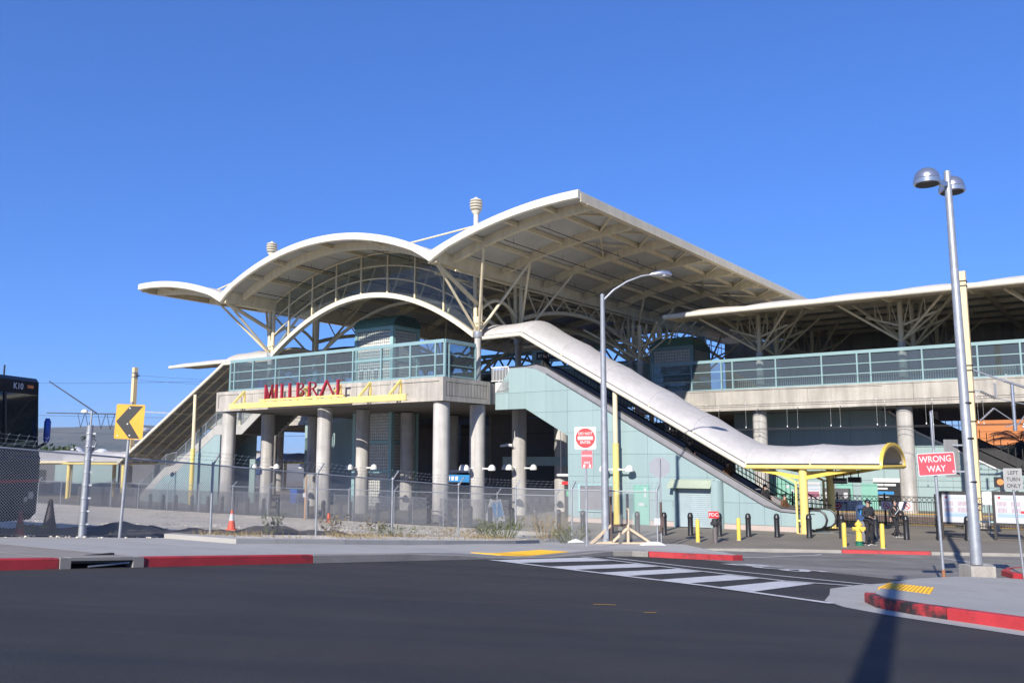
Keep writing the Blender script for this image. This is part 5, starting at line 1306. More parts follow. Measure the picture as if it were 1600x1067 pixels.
# far platform with a low bench, rails
for i, v in enumerate((15.2, 16.65)): mb = MB(); mb.box(-75, v, .05, 60, v + .07, .2); obj('rail_track', mb, M['wood_dark'], frame=FB, label='%s steel rail of the train track beyond the black fence' % ('near', 'far')[i], cat='rail')
structure('far_platform', MB().box(0, 0, 0, 1, 1, 1), M['pave']) if False else None
mb = MB(); mb.box(8, 18.2, 0, 60, 22.19, .25); obj('far_platform', mb, M['pave'], frame=FB, loc=(0, 0, 0), kind='structure')
mb = MB(); mb.box(8, 18.19, .252, 60, 18.8, .262); obj('platform_edge_strip', mb, M['tactile'], frame=FB, loc=(0, 0, 0), kind='structure')
def bench(u, v, label, z=0):
    t = thing('bench', label, 'bench', (u, v, z))
    mb = MB(); mb.box(u - .9, v - .22, z + .4, u + .9, v + .22, z + .46); obj('seat', mb, M['teal_light'], t)
    for x in (-.7, .7): mb = MB(); mb.box(u + x - .06, v - .18, z, u + x + .06, v + .18, z + .4); obj('leg', mb, M['concrete'], t)
bench(25.3, 10.6, 'pale green bench by the base of the tan catenary pole')
# signs on the black fence ---------------------------------------------------
def ring_mb(c, r0, r1, y, n=28):
    return MB().add([(c[0] + r * math.cos(t), y, c[1] + r * math.sin(t)) for r in (r0, r1) for t in us(0, 2 * math.pi, n)[:-1]], [(j, (j + 1) % n, n + (j + 1) % n, n + j) for j in range(n)])
s1 = thing('fence_sign', 'white rail ticket sign with a red ring logo on the black fence', 'sign', (18.85, 11.3, .68))
mb = MB(); mb.box(18.02, 11.3, .68, 19.6, 11.33, 1.24); obj('panel', mb, M['white'], s1)
mb = ring_mb((18.3, .96), .13, .21, 11.296); mb.box(18.2, 11.294, .9, 18.4, 11.297, 1.02); obj('logo', mb, M['red'], s1)
for i, ln in enumerate(('MUST HAVE A', 'VALID CALTRAIN', 'TICKET BEFORE', 'BOARDING')):
    obj('lettering', text_mb(ln, .125, face_mtx((19.05, 11.296, 1.15 - i * .13)), .002), M['ink'], s1)
s2 = thing('fence_sign', 'white sign with two red prohibition circles on the black fence behind the woman', 'sign', (21.5, 11.3, .84))
mb = MB(); mb.box(20.55, 11.3, .82, 22.05, 11.33, 1.24); obj('panel', mb, M['white'], s2)
for cu in (20.8, 21.8):
    mb = ring_mb((cu, 1.03), .13, .17, 11.296); mb.bar((cu - .11, 11.295, 1.14), (cu + .11, 11.295, .92), .004, .035, up=(0, 0, 1)); obj('prohibition_ring', mb, M['red'], s2)
    mb = MB(); mb.box(cu - .08, 11.297, .98, cu + .08, 11.299, 1.02); mb.box(cu - .02, 11.297, 1.0, cu + .03, 11.299, 1.1); obj('pictogram', mb, M['ink'], s2)
mb = MB(); [mb.box(21.2, 11.296, .9 + .06 * i, 21.42, 11.299, .92 + .06 * i) for i in range(5)]; obj('print_block', mb, M['ink'], s2)
s3 = thing('fence_sign', 'small white notice with a red circle on the black fence left of a timetable', 'sign', (24.4, 11.3, .7))
mb = MB(); mb.box(24.05, 11.3, .55, 24.5, 11.33, 1.25); obj('panel', mb, M['white'], s3)
mb = ring_mb((24.28, 1.05), .05, .12, 11.296); obj('prohibition_ring', mb, M['red'], s3)

# ------------------------------------------------------------------ timetable cases
def case(u, v, label):
    t = thing('timetable_case', label, 'timetable', (u, v, 0))
    for x in (-.62, .62): mb = MB(); mb.box(u + x - .05, v - .05, 0, u + x + .05, v + .05, 2.05); obj('leg', mb, M['brown_box'], t)
    mb = MB(); mb.box(u - .569, v - .06, 1.93, u + .569, v + .06, 2.06); mb.box(u - .569, v - .06, .66, u + .569, v + .06, .74); mb.box(u - .569, v - .03, .12, u + .569, v + .03, .17); obj('frame', mb, M['brown_box'], t)
    mb = MB(); mb.box(u - .568, v - .02, .742, u + .568, v + .02, 1.928); obj('sheet', mb, M['paper'], t)
    mb = MB(); rnd = random.Random(int(u * 10))
    for cx in (-.3, .22):
        for rz_, n in ((1.55, 7), (1.28, 7)):
            for i in range(n): mb.box(u + cx - .17 + i * .05, v - .024, rz_ - .1, u + cx - .17 + i * .05 + .018, v - .021, rz_ + .08)
    obj('timetable_print', mb, M['ink_pink'], t, kind='stuff')
    mb = MB(); mb.box(u - .5, v - .024, 1.15, u + .5, v - .021, 1.165); mb.box(u - .5, v - .024, 1.40, u + .5, v - .021, 1.41); mb.box(u - .5, v - .024, .98, u + .5, v - .021, 1.12); mb.box(u - .5, v - .024, 1.74, u + .3, v - .021, 1.76); obj('print_block', mb, M['ink_blue'], t)
    mb = MB(); mb.box(u + .38, v - .026, 1.16, u + .52, v - .0245, 1.26); mb.lathe([(.05, v - .026), (.05, v - .0245)], (u - .4, 0, 1.8), 12, axis=1); obj('logo', mb, M['red'], t)
    return t
case(25.25, 4.35, 'framed white timetable case left of the tan catenary pole')
case(27.2, 5.0, 'framed white timetable case at the right edge behind the left turn sign')
sg = thing('orange_dot_sign', 'small black square sign with an orange disc on a short post above a timetable', 'sign', (26.75, 6.2, 1.5))
mb = MB(); mb.box(26.72, 6.18, 1.4, 26.78, 6.24, 2.25); obj('post', mb, M['black'], sg)
mb = MB(); mb.box(26.5, 6.16, 2.2, 27.0, 6.2, 2.65); obj('plate', mb, M['black'], sg)
mb = MB(); mb.lathe([(.13, 6.15), (.13, 6.158)], (26.75, 0, 2.43), 20, axis=1); obj('disc', mb, mat('sign_orange', (.85, .25, .06), .5), sg)
sg = thing('small_notice', 'small white notice on the tan pole between the two timetable cases', 'notice', (26.0, 8.0, 1.3))
mb = MB(); mb.box(25.75, 8, 1.35, 26.2, 8.02, 1.95); obj('plate', mb, M['white'], sg)
mb = MB(); mb.tube((25.97, 8.05, 0), (25.97, 8.05, 1.9), .025, n=8); obj('post', mb, M['galv'], sg)

# ------------------------------------------------------------------ poles, lamps and road signs
def upright(name, label, cat, base, frame=FW): return thing(name, label, cat, base, frame=frame)
def W3(u, v, dz=0, end=3.4):
    p = Wd(u, v); return Vector((p.x, p.y, gz(p.x, p.y, end) + dz))
# near right lamp with two dome heads
b = W3(28.2, -11.6, .15, RE)
t = thing('street_lamp', 'tall silver lamp pole with two domed heads standing on the right island', 'street lamp', tuple(b), frame=FW)
mb = MB(); mb.lathe([(.15, .28), (.135, 2.4), (.13, 2.42), (.12, 6), (.09, 10.95), (.085, 11.0), (.02, 11.02)], b, 20); mb.v = [(x - .008 * (z - b.z), y, z) for x, y, z in mb.v]; obj('pole', mb, M['galv'], t, smooth=True)
mb = MB(); mb.box(b.x - .32, b.y - .32, b.z - .25, b.x + .32, b.y + .32, b.z + .26); obj('footing', mb, M['concrete'], t)
for z in (2.4, 3.55, 4.5): mb = MB(); mb.lathe([(.138, z), (.142, z + .01), (.142, z + .04), (.136, z + .05)], b, 18); obj('band', mb, M['black'], t)
for sg, yy in ((-1, -.12), (1, .12)):
    c = b + Vector((sg * (.84 if sg < 0 else .20), yy * 3, 10.50))
    mb = MB(); mb.lathe([(.29, 0), (.345, .02), (.355, .13), (.335, .16)], c, 24); obj('head_ring', mb, M['alum'], t, smooth=True)
    mb = MB(); mb.dome(c, .335, .31, 24, 7, z0=.165); obj('head_dome', mb, M['alum'], t, smooth=True)
    mb = MB(); mb.lathe([(.30, -.012), (.30, -.002)], c, 24); obj('lens', mb, M['tread'], t)
    mb = MB(); mb.bar(b + Vector((-.086, 0, 10.62)), c + Vector((-sg * .3, 0, .06)), .09, .14); obj('arm', mb, M['alum'], t)
sgn = thing('sign_box', 'grey metal sign panel seen from behind strapped to the tall silver lamp pole', 'sign', tuple(b + Vector((-.4, .3, 2.55))), frame=FW)
mb = MB(); mb.bar(b + Vector((-.42, .12, 2.55)), b + Vector((-.42, .12, 3.55)), .06, .5, up=(1, .5, 0)); obj('panel', mb, mat('sign_box_grey', (.34, .33, .31), .6, .2), sgn)
mb = MB(); [mb.bar(b + Vector((-.4, .1, z)), b + Vector((-.1, .05, z)), .04, .04) for z in (2.7, 3.4)]; obj('bracket', mb, M['galv'], sgn)
# centre cobra head lamp
b = W3(14.69, -7.5, .0)
t = thing('street_lamp', 'tall grey lamp post with one curved arm in front of the escalator wall', 'street lamp', tuple(b), frame=FW)
mb = MB(); mb.lathe([(.16, 0), (.155, .5), (.14, 4), (.085, 9.9), (.09, 9.92), (.02, 9.97)], b, 18); obj('pole', mb, M['galv'], t, smooth=True)
mb = MB(); mb.lathe([(.24, 0), (.24, .04), (.17, .06)], b, 16); mb.box(b.x - .09, b.y - .17, b.z + .3, b.x + .09, b.y - .13, b.z + .6); obj('base', mb, M['galv'], t)
mb = MB(); mb.path([b + Vector((0, 0, 9.65)), b + Vector((.45, .0, 10.1)), b + Vector((1.0, 0, 10.45)), b + Vector((1.6, 0, 10.68)), b + Vector((2.0, 0, 10.74))], [.05, .045, .04, .036, .034], 10); obj('arm', mb, M['galv'], t, smooth=True)
mb = MB(); c = b + Vector((1.95, 0, 10.74)); mb.path([c, c + Vector((.15, 0, .02)), c + Vector((.45, 0, .05)), c + Vector((.75, 0, .03)), c + Vector((.88, 0, -.02))], [.05, .10, .14, .12, .03], 12); obj('lamp_head', mb, M['alum'], t, smooth=True)
mb = MB(); mb.lathe([(.05, -.14), (.11, -.10), (.12, -.04)], c + Vector((.55, 0, .03)), 12); obj('lens', mb, M['paper'], t, smooth=True)
# thick post in the front fence with a far lamp behind it
b = W3(9.85, -25.85, .02)
t = thing('gate_post', 'thick galvanized post with clamps leaning right in the front fence', 'post', tuple(b), frame=FW)
top = b + Vector((.05, 0, 2.85))
mb = MB(); mb.tube(b, top, .085, .08, n=16); obj('tube', mb, M['galv'], t, smooth=True)
for i in range(8): mb = MB(); c = b.lerp(top, .12 + .115 * i); mb.lathe([(.092, -.02), (.095, 0), (.092, .02)], c, 14); mb.box(c.x + .08, c.y - .02, c.z - .02, c.x + .17, c.y + .02, c.z + .02); obj('clamp', mb, M['galv'], t)
mb = MB(); mb.tube(b + Vector((-.12, .2, 0)), b + Vector((-.08, .2, 2.3)), .03, n=10); obj('side_post', mb, M['lamp_white'], t, smooth=True)
p = Wd(-30, 2); b = Vector((p.x, p.y, 0))
b = Vector((-30.4, 64.0, 0))
t = thing('street_lamp', 'small distant lamp with a single left arm above the thick fence post', 'street lamp', tuple(b), frame=FW)
mb = MB(); mb.tube(b, b + Vector((0, 0, 6.9)), .09, .06, n=10); obj('pole', mb, M['galv'], t, smooth=True)
mb = MB(); mb.bar(b + Vector((0, 0, 6.75)), b + Vector((-.35, 0, 6.85)), .07, .07); obj('arm', mb, M['galv'], t)
mb = MB(); mb.dome(b + Vector((-.5, 0, 6.78)), .26, .24, 12, 4); obj('lamp_head', mb, M['lamp_white'], t, smooth=True)
# road sign helper: a flat panel with rounded corners on a post
def panel(w, h, r=.05, n=4):
    pts = []
    for cx, cy, a in ((w / 2 - r, h / 2 - r, 0), (-w / 2 + r, h / 2 - r, 90), (-w / 2 + r, -h / 2 + r, 180), (w / 2 - r, -h / 2 + r, 270)):
        pts += [(cx + r * math.cos(rad(a + 90 * i / n)), cy + r * math.sin(rad(a + 90 * i / n))) for i in range(n + 1)]
    return pts
def flat(poly, mtx, d0, d1):
    mb = MB(); mb.prism(poly, d0, d1, axis=2); mb.v = [tuple(mtx @ Vector(p)) for p in mb.v]; return mb
def sign_post(t, b, h, r=.032, m='galv', foot=None, lean=(0, 0, 0)):
    mb = MB(); mb.tube(b - Vector((0, 0, .1)), b + Vector((0, 0, h)) + Vector(lean), r, n=12); o = obj('post', mb, M[m], t, smooth=True)
    return o
# do not enter
b = W3(16.0, -11.13, .1)
t = thing('do_not_enter_sign', 'white square do not enter sign with red disc on a thin grey post', 'road sign', tuple(b), frame=FW)
sign_post(t, b, 4.2)
rz = rad(-14); c = b + Vector((-.02, -.06, 3.78)); mt = face_mtx(c, rz)
obj('panel', flat(panel(.76, .78), mt, -.003, .003), M['white'], t)
obj('disc', flat([(.345 * math.cos(a), .345 * math.sin(a)) for a in us(0, 2 * math.pi, 40)[:-1]], mt, .0032, .005), M['red'], t)
obj('bar', flat([(-.27, -.06), (.27, -.06), (.27, .06), (-.27, .06)], mt, .0052, .007), M['white'], t)
for s_, y in (('DO NOT', .155), ('ENTER', -.155)): obj('lettering', text_mb(s_, .135, mt @ Matrix.Translation((0, y, .0065)), .002, width=.92), M['white'], t)
c2 = b + Vector((.03, -.06, 3.04)); mt2 = face_mtx(c2, rz)
pl_ = obj('plate', flat(panel(.38, .60, .03), mt2, -.003, .003), M['red_fade'], t)
for s_, y in (('WRONG', .12), ('WAY', -.12)): obj('lettering', text_mb(s_, .11, mt2 @ Matrix.Translation((0, y, .005)), .002, width=.85), M['white'], t)
mb = MB(); [mb.prism([(x, z), (x + .07, z), (x + .08, z + .09), (x + .02, z + .12)], .0052, .0062, axis=2) for x, z in ((.06, -.28), (-.14, -.28))]; mb.v = [tuple(mt2 @ Vector(p)) for p in mb.v]; obj('sticker', mb, M['white'], t)
# octagonal sign back
b = W3(16.75, -6.85, .05)
t = thing('stop_sign', 'grey back of an octagonal sign on a post at the fence end', 'road sign', tuple(b), frame=FW)
sign_post(t, b, 3.35, .03)
mt = face_mtx(b + Vector((0, .04, 3.02)), rad(168))
obj('panel', flat([(.41 * math.cos(rad(22.5 + 45 * i)), .41 * math.sin(rad(22.5 + 45 * i))) for i in range(8)], mt, -.003, .003), M['sign_back'], t)
obj('face', flat([(.40 * math.cos(rad(22.5 + 45 * i)), .40 * math.sin(rad(22.5 + 45 * i))) for i in range(8)], mt, .0032, .005), M['red'], t)
mb = MB(); mb.box(b.x - .02, b.y - .07, b.z + .75, b.x + .1, b.y + .03, b.z + 1.15); mb.tube(b + Vector((0, -.02, .55)), b + Vector((0, -.02, 1.7)), .05, n=8); obj('meter_box', mb, M['wood_dark'], t)
mb = MB(); mb.box(b.x - .28, b.y - .08, b.z + .85, b.x - .04, b.y - .06, b.z + 1.1); obj('notice', mb, M['paper'], t)
# chevron
b = W3(9.99, -24.9, .04)
t = thing('chevron_sign', 'yellow sign with a black left pointing chevron in front of the fence', 'road sign', tuple(b), frame=FW)
lean = Vector((.13, 0, 0))
sign_post(t, b, 3.55, .04, lean=lean)
mt = Matrix.Translation(b + Vector((.12, -.06, 3.02))) @ Matrix.Rotation(rad(2), 4, 'Y') @ Matrix.Rotation(math.pi / 2, 4, 'X')
obj('panel', flat(panel(.76, .92, .04), mt, -.003, .003), M['sign_yellow'], t)
obj('chevron', flat([(.33, .42), (-.02, .42), (-.36, 0), (.02, -.44), (.30, -.44), (-.01, 0)], mt, .0032, .005), M['black'], t)
mb = MB(); [mb.lathe([(.02, .006), (.02, .009)], (x, y, 0), 10) for x, y in ((-.02, .36), (-.05, -.06), (.03, -.36), (-.29, -.38))]; mb.v = [tuple(mt @ Vector(p)) for p in mb.v]; obj('bolt', mb, M['lamp_white'], t)
# wrong way
b = W3(27.85, -14.24, .1, RE)
t = thing('wrong_way_sign', 'large faded red wrong way sign on a grey post on the right island', 'road sign', tuple(b), frame=FW)
sign_post(t, b, 2.95, .035, lean=(-.05, 0, 0))
mb = MB(); mb.lathe([(.041, .0), (.041, .18)], b + Vector((0, 0, .05)), 10); obj('rust_sleeve', mb, mat('rust', (.30, .13, .06), .8), t)
ang = rad(8); c = b + Vector((-.04, -.07, 2.76)); mt = face_mtx(c, ang) @ Matrix.Rotation(rad(3), 4, 'Z')
obj('panel', flat(panel(1.0, .55, .04), mt, -.003, .003), M['white'], t)
obj('face', flat(panel(.96, .51, .03), mt, .0032, .005), M['red_fade'], t)
for s_, y in (('WRONG', .115), ('WAY', -.12)): obj('lettering', text_mb(s_, .215, mt @ Matrix.Translation((-.02, y, .006)), .002), M['white'], t)
mb = MB(); mb.lathe([(.03, .0055), (.03, .007)], (.43, -.2, 0), 12); mb.v = [tuple(mt @ Vector(p)) for p in mb.v]; obj('sticker', mb, M['white'], t)
p0 = b + Vector((-.05, .0, 3.02))
t2 = thing('street_sign', 'narrow faded red sign seen edge on above the wrong way sign', 'road sign', tuple(p0), frame=FW)
mt = face_mtx(p0 + Vector((0, .02, .55)), rad(72))
obj('panel', flat([(0, -.55), (.28, -.2), (.28, .5), (-.28, .5), (-.28, -.2)], mt, -.003, .003), M['white'], t2)
obj('face', flat([(0, -.5), (.25, -.18), (.25, .1), (-.25, .1), (-.25, -.18)], mt, .0032, .005), M['red_fade'], t2)
obj('face', flat([(-.25, .2), (.25, .2), (.25, .47), (-.25, .47)], mt, .0032, .005), M['red_fade'], t2)
mb = MB(); mb.tube(p0 - Vector((0, 0, .1)), p0 + Vector((0, .03, 1.0)), .03, n=8); obj('post', mb, M['galv'], t2)
# left turn only
b = W3(29.05, -9.5, .15, RE)
t = thing('turn_sign', 'grey upright left turn only sign on a thin post at the right edge', 'road sign', tuple(b), frame=FW)
sign_post(t, b, 2.35, .03, lean=(-.12, 0, 0))
c = b + Vector((-.14, -.05, 2.62)); mt = face_mtx(c, rad(-28))
obj('panel', flat(panel(.46, .60, .03), mt, -.05, .003), mat('dull_sign_grey', (.30, .30, .30), .6), t)
for i, s_ in enumerate(('LEFT', 'TURN', 'ONLY')): obj('lettering', text_mb(s_, .15, mt @ Matrix.Translation((.01, .17 - i * .18, .005)), .002, width=.85), M['black'], t)
# FDC standpipe
b = W3(17.31, -3.0, .0)
t = thing('standpipe', 'grey fire department standpipe with two inlets under a red FDC plate', 'standpipe', tuple(b), frame=FW)
mb = MB(); mb.lathe([(.11, 0), (.11, .62), (.07, .64), (.07, .75)], b, 14); obj('pipe', mb, mat('standpipe_grey', (.16, .14, .14), .6, .3), t, smooth=True)
mb = MB(); mb.lathe([(.08, .68), (.13, .72), (.13, .95), (.08, .99)], b, 14)
for dx in (-.1, .1): mb.tube(b + Vector((dx, -.02, .84)), b + Vector((dx * 1.6, -.2, .80)), .065, n=10); mb.tube(b + Vector((dx * 1.6, -.2, .80)), b + Vector((dx * 1.65, -.23, .795)), .08, n=10)
obj('inlet', mb, M['tread'], t, smooth=True)
mb = MB(); mb.box(b.x - .25, b.y + .02, b.z + 1.0, b.x + .17, b.y + .03, b.z + 1.28); obj('plate', mb, M['red'], t)
obj('lettering', text_mb('FDC', .2, face_mtx((b.x - .04, b.y + .018, b.z + 1.14)), .002), M['white'], t)
# hydrant
b = W3(22.45, -.75, .005)
t = thing('fire_hydrant', 'yellow fire hydrant with a green base beside the man in black', 'hydrant', tuple(b), frame=FW)
mb = MB(); mb.lathe([(.16, 0), (.16, .05), (.12, .07), (.12, .14), (.15, .15), (.15, .19)], b, 18); obj('base', mb, M['hydrant_green'], t, smooth=True)
mb = MB(); mb.lathe([(.15, .19), (.12, .22), (.115, .55), (.14, .57), (.14, .61), (.115, .63), (.11, .78), (.15, .80), (.15, .83), (.12, .86), (.09, .92), (.04, .95), (.035, 1.0)], b, 18); obj('barrel', mb, M['yellow'], t, smooth=True)
for dx, dy, r in ((-.2, 0, .065), (.2, 0, .065), (.05, -.2, .085)):
    mb = MB(); e = b + Vector((dx, dy, .66)); mb.tube(b + Vector((0, 0, .66)), e, r, n=12); mb.tube(e, e + Vector((dx, dy, 0)) * .25, r * 1.2, n=6); obj('outlet', mb, M['yellow'], t, smooth=True)
b = W3(22.1, 1.2, .005)
t = thing('ticket_validator', 'slim grey and blue ticket validator post just left of the man in black', 'ticket machine', tuple(b), frame=FW)
mb = MB(); mb.box(b.x - .18, b.y - .12, b.z, b.x + .18, b.y + .12, b.z + .85); obj('pedestal', mb, M['steel_band'], t)
mb = MB(); mb.box(b.x - .2, b.y - .14, b.z + .852, b.x + .2, b.y + .14, b.z + 1.35); mb.lathe([(.2, b.y - .14), (.2, b.y + .14)], (b.x, 0, b.z + 1.33), 16, axis=1); obj('head', mb, M['blue_grey'], t)
mb = MB(); mb.box(b.x - .13, b.y - .147, b.z + 1.1, b.x + .13, b.y - .142, b.z + 1.3); obj('screen', mb, M['blue_sign'], t)

# cones -------------------------------------------------------------------------
def cone(name, label, b, h, m, band=None, base=True):
    t = thing(name, label, 'traffic cone', tuple(b), frame=FW)
    k = h / .72; prof = lambda z: (.155 - (.155 - .035) * z / .70)
    mb = MB(); mb.lathe([(prof(0) * k, .03 * k), (prof(.32) * k, .32 * k), (prof(.50) * k, .50 * k), (prof(.7) * k, .70 * k), (.02 * k, .72 * k)], b, 20); obj('body', mb, m, t, smooth=True)
    mb = MB(); mb.box(b.x - .19 * k, b.y - .19 * k, b.z, b.x + .19 * k, b.y + .19 * k, b.z + .03 * k); obj('base', mb, m, t)
    if band: mb = MB(); mb.lathe([(prof(.34) * k + .004, .34 * k), (prof(.58) * k + .004, .58 * k)], b, 20); obj('collar', mb, band, t, smooth=True)
cone('traffic_cone', 'orange traffic cone with a white collar on the gravel behind the soil heap', W3(3.54, -16.5), .76, M['orange'], M['white'])
cone('traffic_cone', 'dull red traffic cone beside the front of the black bus', Vector((-12.3, 22.5, gz(-12.3, 22.5))), .62, mat('dull_red', (.40, .05, .05), .6))
cone('traffic_cone', 'tall dark weathered cone just behind the front fence near the bus', W3(8.9, -26.2), .95, mat('dark_cone', (.03, .02, .02), .6))
b = W3(-4.7, -3.9)
t = thing('delineator', 'small orange delineator post in front of the rear fence', 'delineator', tuple(b), frame=FW)
mb = MB(); mb.lathe([(.09, 0), (.09, .1), (.07, .42), (.03, .48)], b, 12); obj('tube', mb, M['orange'], t, smooth=True)
mb = MB(); mb.lathe([(.16, 0), (.16, .04)], b, 12); obj('base', mb, M['orange'], t)
b = W3(-7.4, -3.2)
t = thing('timber_stake', 'tall timber stake with a white tag in front of the rear fence', 'stake', tuple(b), frame=FW)
mb = MB(); mb.box(b.x - .05, b.y - .05, b.z, b.x + .05, b.y + .05, b.z + 2.45); obj('post', mb, mat('stake_wood', (.42, .27, .17), .8), t)
mb = MB(); mb.box(b.x - .14, b.y - .06, b.z + 1.25, b.x + .02, b.y - .052, b.z + 1.5); obj('tag', mb, M['paper'], t)

# timber brace at the fence end ----------------------------------------------------
b = W3(15.4, -6.9, .08)
t = thing('timber_brace', 'raw timber brace frame standing at the end of the chain link fence', 'timber frame', tuple(b), frame=FW)
ax = Vector((1, .05, 0))
def lum(name, p, q, m='wood', w=.09, h=.09): mb = MB(); mb.bar(b + Vector(p), b + Vector(q), w, h); obj(name, mb, M[m], t)
lum('upright', (-.05, 0, 0), (-.05, 0, 1.95), w=.12); lum('brace', (-.7, -.15, .1), (-1.5, -.3, .05)); lum('upright', (-.72, -.1, 0), (-.72, -.1, 1.85), 'wood_dark')
lum('brace', (-.05, .06, .65), (.85, .1, .06)); lum('brace', (-.1, -.08, .62), (-.72, -.06, .06)); lum('brace', (-.05, -.05, .62), (-.42, -.1, .38))
lum('foot', (-.75, -.14, .05), (1.15, .1, .05), w=.18); lum('foot', (-1.5, -.35, .05), (-.4, -.2, .05)); lum('cross_rail', (-.75, -.02, .72), (-.02, .06, .74), 'wood_dark'); lum('brace', (-.72, -.1, .75), (-1.55, -.45, .06))
b2 = W3(16.5, -7.2, .08); mb = MB(); mb.path([b2 + Vector((-.45, 0, .04)), b2 + Vector((-.1, -.05, .1)), b2 + Vector((.3, .05, .09)), b2 + Vector((.55, .0, .03))], [.03, .09, .085, .03], 8); obj('sandbag', mb, M['white'], label='white sandbag lying at the foot of the octagonal sign post', cat='sandbag', smooth=True)
b2 = W3(14.0, -8.6, .12); mb = MB(); mb.path([b2 + Vector((-.3, 0, .03)), b2 + Vector((0, -.02, .08)), b2 + Vector((.3, .03, .03))], [.03, .09, .03], 8); obj('sandbag', mb, M['white'], label='small pale sandbag left of the tall lamp post base', cat='sandbag', smooth=True)
# meters and posts between: stake A-frame board
sb = thing('sandwich_board', 'white folding sandwich board with a blue notice under the deck corner', 'sandwich board', (2.6, 1.6, 0))
for sg, m in ((1, M['paper']), (-1, M['paper'])): mb = MB(); mb.bar((2.6 + sg * .32, 1.6, 0), (2.6, 1.6, 1.15), .05, .75, up=(1, 0, 0)); obj('board', mb, m, sb)
mb = MB(); mb.bar((2.6 + .3, 1.58, .3), (2.6 + .06, 1.58, 1.05), .045, .6, up=(1, 0, 0)); obj('notice', mb, M['blue_sign'], sb)
kp = thing('ticket_kiosk', 'dark ticket kiosk with a red header in the passage beside the teal wall', 'kiosk', (4.7, 6.2, 0))
mb = MB(); mb.box(4.2, 6.2, 0, 5.1, 6.9, 1.95); obj('cabinet', mb, M['dark'], kp)
mb = MB(); mb.box(4.1, 6.1, 1.955, 5.2, 6.95, 2.15); obj('header', mb, M['red'], kp)
mb = MB(); mb.box(4.35, 6.18, 1.3, 4.6, 6.197, 1.6); obj('screen', mb, mat('green_screen', (.1, .5, .25), .4), kp)
db = thing('direction_board', 'blue lit direction board hanging in the passage left of the front corner column', 'sign', (-3.6, 6, 2.2))
mb = MB(); mb.box(-4.9, 6, 2.0, -2.3, 6.1, 2.45); obj('board', mb, M['blue_sign'], db)
mb = MB(); [mb.box(-4.8 + i * .32, 5.985, 2.1, -4.58 + i * .32, 5.998, 2.36) for i in range(4)]; obj('pictogram', mb, M['white'], db)
mb = MB(); mb.box(-5.0, 5.9, 2.6, -2.2, 6.2, 2.75); obj('light_rail', mb, M['galv'], db)
poster('notice_board', 'yellow and white notice poster on the teal wall under the left part of the deck', (-21.4, 11.46, 1.9), .95, 1.3, [(.12, .3, .45, .6, M['pale_yellow']), (.55, .3, .88, .6, M['pale_yellow']), (.12, .65, .88, .9, mat('poster_yellow', (.7, .68, .25), .6))])
sd = thing('storage_bin', 'blue storage bin behind the rear fence left of the third front column', 'bin', (-20.8, 8, 0)); mb = MB(); mb.box(-21.8, 8, .1, -20.2, 8.8, 1.05); obj('bin', mb, M['blue'], sd); mb = MB(); mb.box(-21.85, 7.95, 1.051, -20.15, 8.85, 1.15); obj('lid', mb, mat('bin_lid', (.04, .16, .5), .4), sd)

# ------------------------------------------------------------------ catenary poles and wires
t = thing('catenary_pole', 'tan square catenary pole with insulator arms behind the tall silver lamp pole', 'catenary pole', (24.95, 12.2, 0))
mb = MB(); mb.box(24.78, 12.03, 0, 25.12, 12.37, 13.1); obj('mast', mb, M['pole_tan'], t)
mb = MB(); mb.box(24.6, 11.9, 0, 25.3, 12.5, .25); obj('footing', mb, M['concrete'], t)
for z in (12.3, 12.55, 7.9, 8.15, 6.8, 5.3): mb = MB(); mb.box(24.75, 12.0, z, 25.15, 12.4, z + .06); obj('clamp_band', mb, M['black'], t)
def ins(p, q, n=7, r=.07):
    mb = MB(); p = Vector(p); q = Vector(q); mb.tube(p, q, .025, n=6)
    for i in range(n): c = p.lerp(q, (i + .5) / n); d = (q - p).normalized() * .02; mb.tube(c - d, c + d, r, n=10)
    return mb
A = (25.2, 12.2)
mb = MB(); mb.bar((25.15, 12.2, 7.95), (26.5, 13.3, 7.35), .07, .07); mb.bar((26.4, 13.2, 7.4), (27.6, 14.6, 6.95), .12, .10); obj('cantilever', mb, M['galv'], t)
for x, y, z0, z1 in ((26.7, 13.6, 4.85, 7.35), (27.75, 14.8, 4.4, 6.85)):
    mb = MB(); mb.tube((x, y, z0), (x, y, z1), .085, n=10); mb.tube((x, y, z0 + .1), (x, y, z0 + .16), .12, n=10); mb.tube((x, y, z1 - .6), (x, y, z1 - .55), .12, n=10); mb.tube((x, y, z1 - 1.2), (x, y, z1 - 1.15), .12, n=10); obj('drop_tube', mb, M['alum'], t, smooth=True)
for p, q in (((25.4, 12.35, 6.85), (26.0, 12.9, 6.5)), ((26.0, 13.0, 7.3), (26.0, 13.0, 6.6)), ((25.3, 12.3, 5.35), (25.9, 12.8, 6.0)), ((27.0, 14.0, 5.0), (27.3, 14.3, 5.9))):
    obj('insulator', ins(p, q), M['alum'], t, smooth=True)
mb = MB(); mb.bar((25.15, 12.2, 6.9), (25.4, 12.35, 6.85), .05, .05); mb.bar((26.0, 12.9, 6.5), (27.75, 14.8, 6.1), .04, .04); mb.bar((25.9, 12.8, 6.0), (26.7, 13.6, 5.3), .04, .04); mb.bar((26.7, 13.6, 5.2), (26.3, 13.2, 5.05), .04, .04); mb.bar((27.3, 14.3, 5.4), (27.75, 14.8, 5.1), .04, .04); mb.bar((26.7, 13.6, 5.0), (27.3, 14.3, 5.9), .05, .05); mb.bar((26.5, 13.3, 7.35), (26.5, 13.3, 7.75), .05, .05)
obj('steady_arm', mb, M['galv'], t)
t = thing('catenary_pole', 'tan catenary pole rising behind the yellow chevron sign', 'catenary pole', (-50.4, 12, 0))
mb = MB(); mb.box(-50.62, 11.8, 0, -50.2, 12.2, 12.6); obj('mast', mb, M['pole_tan'], t)
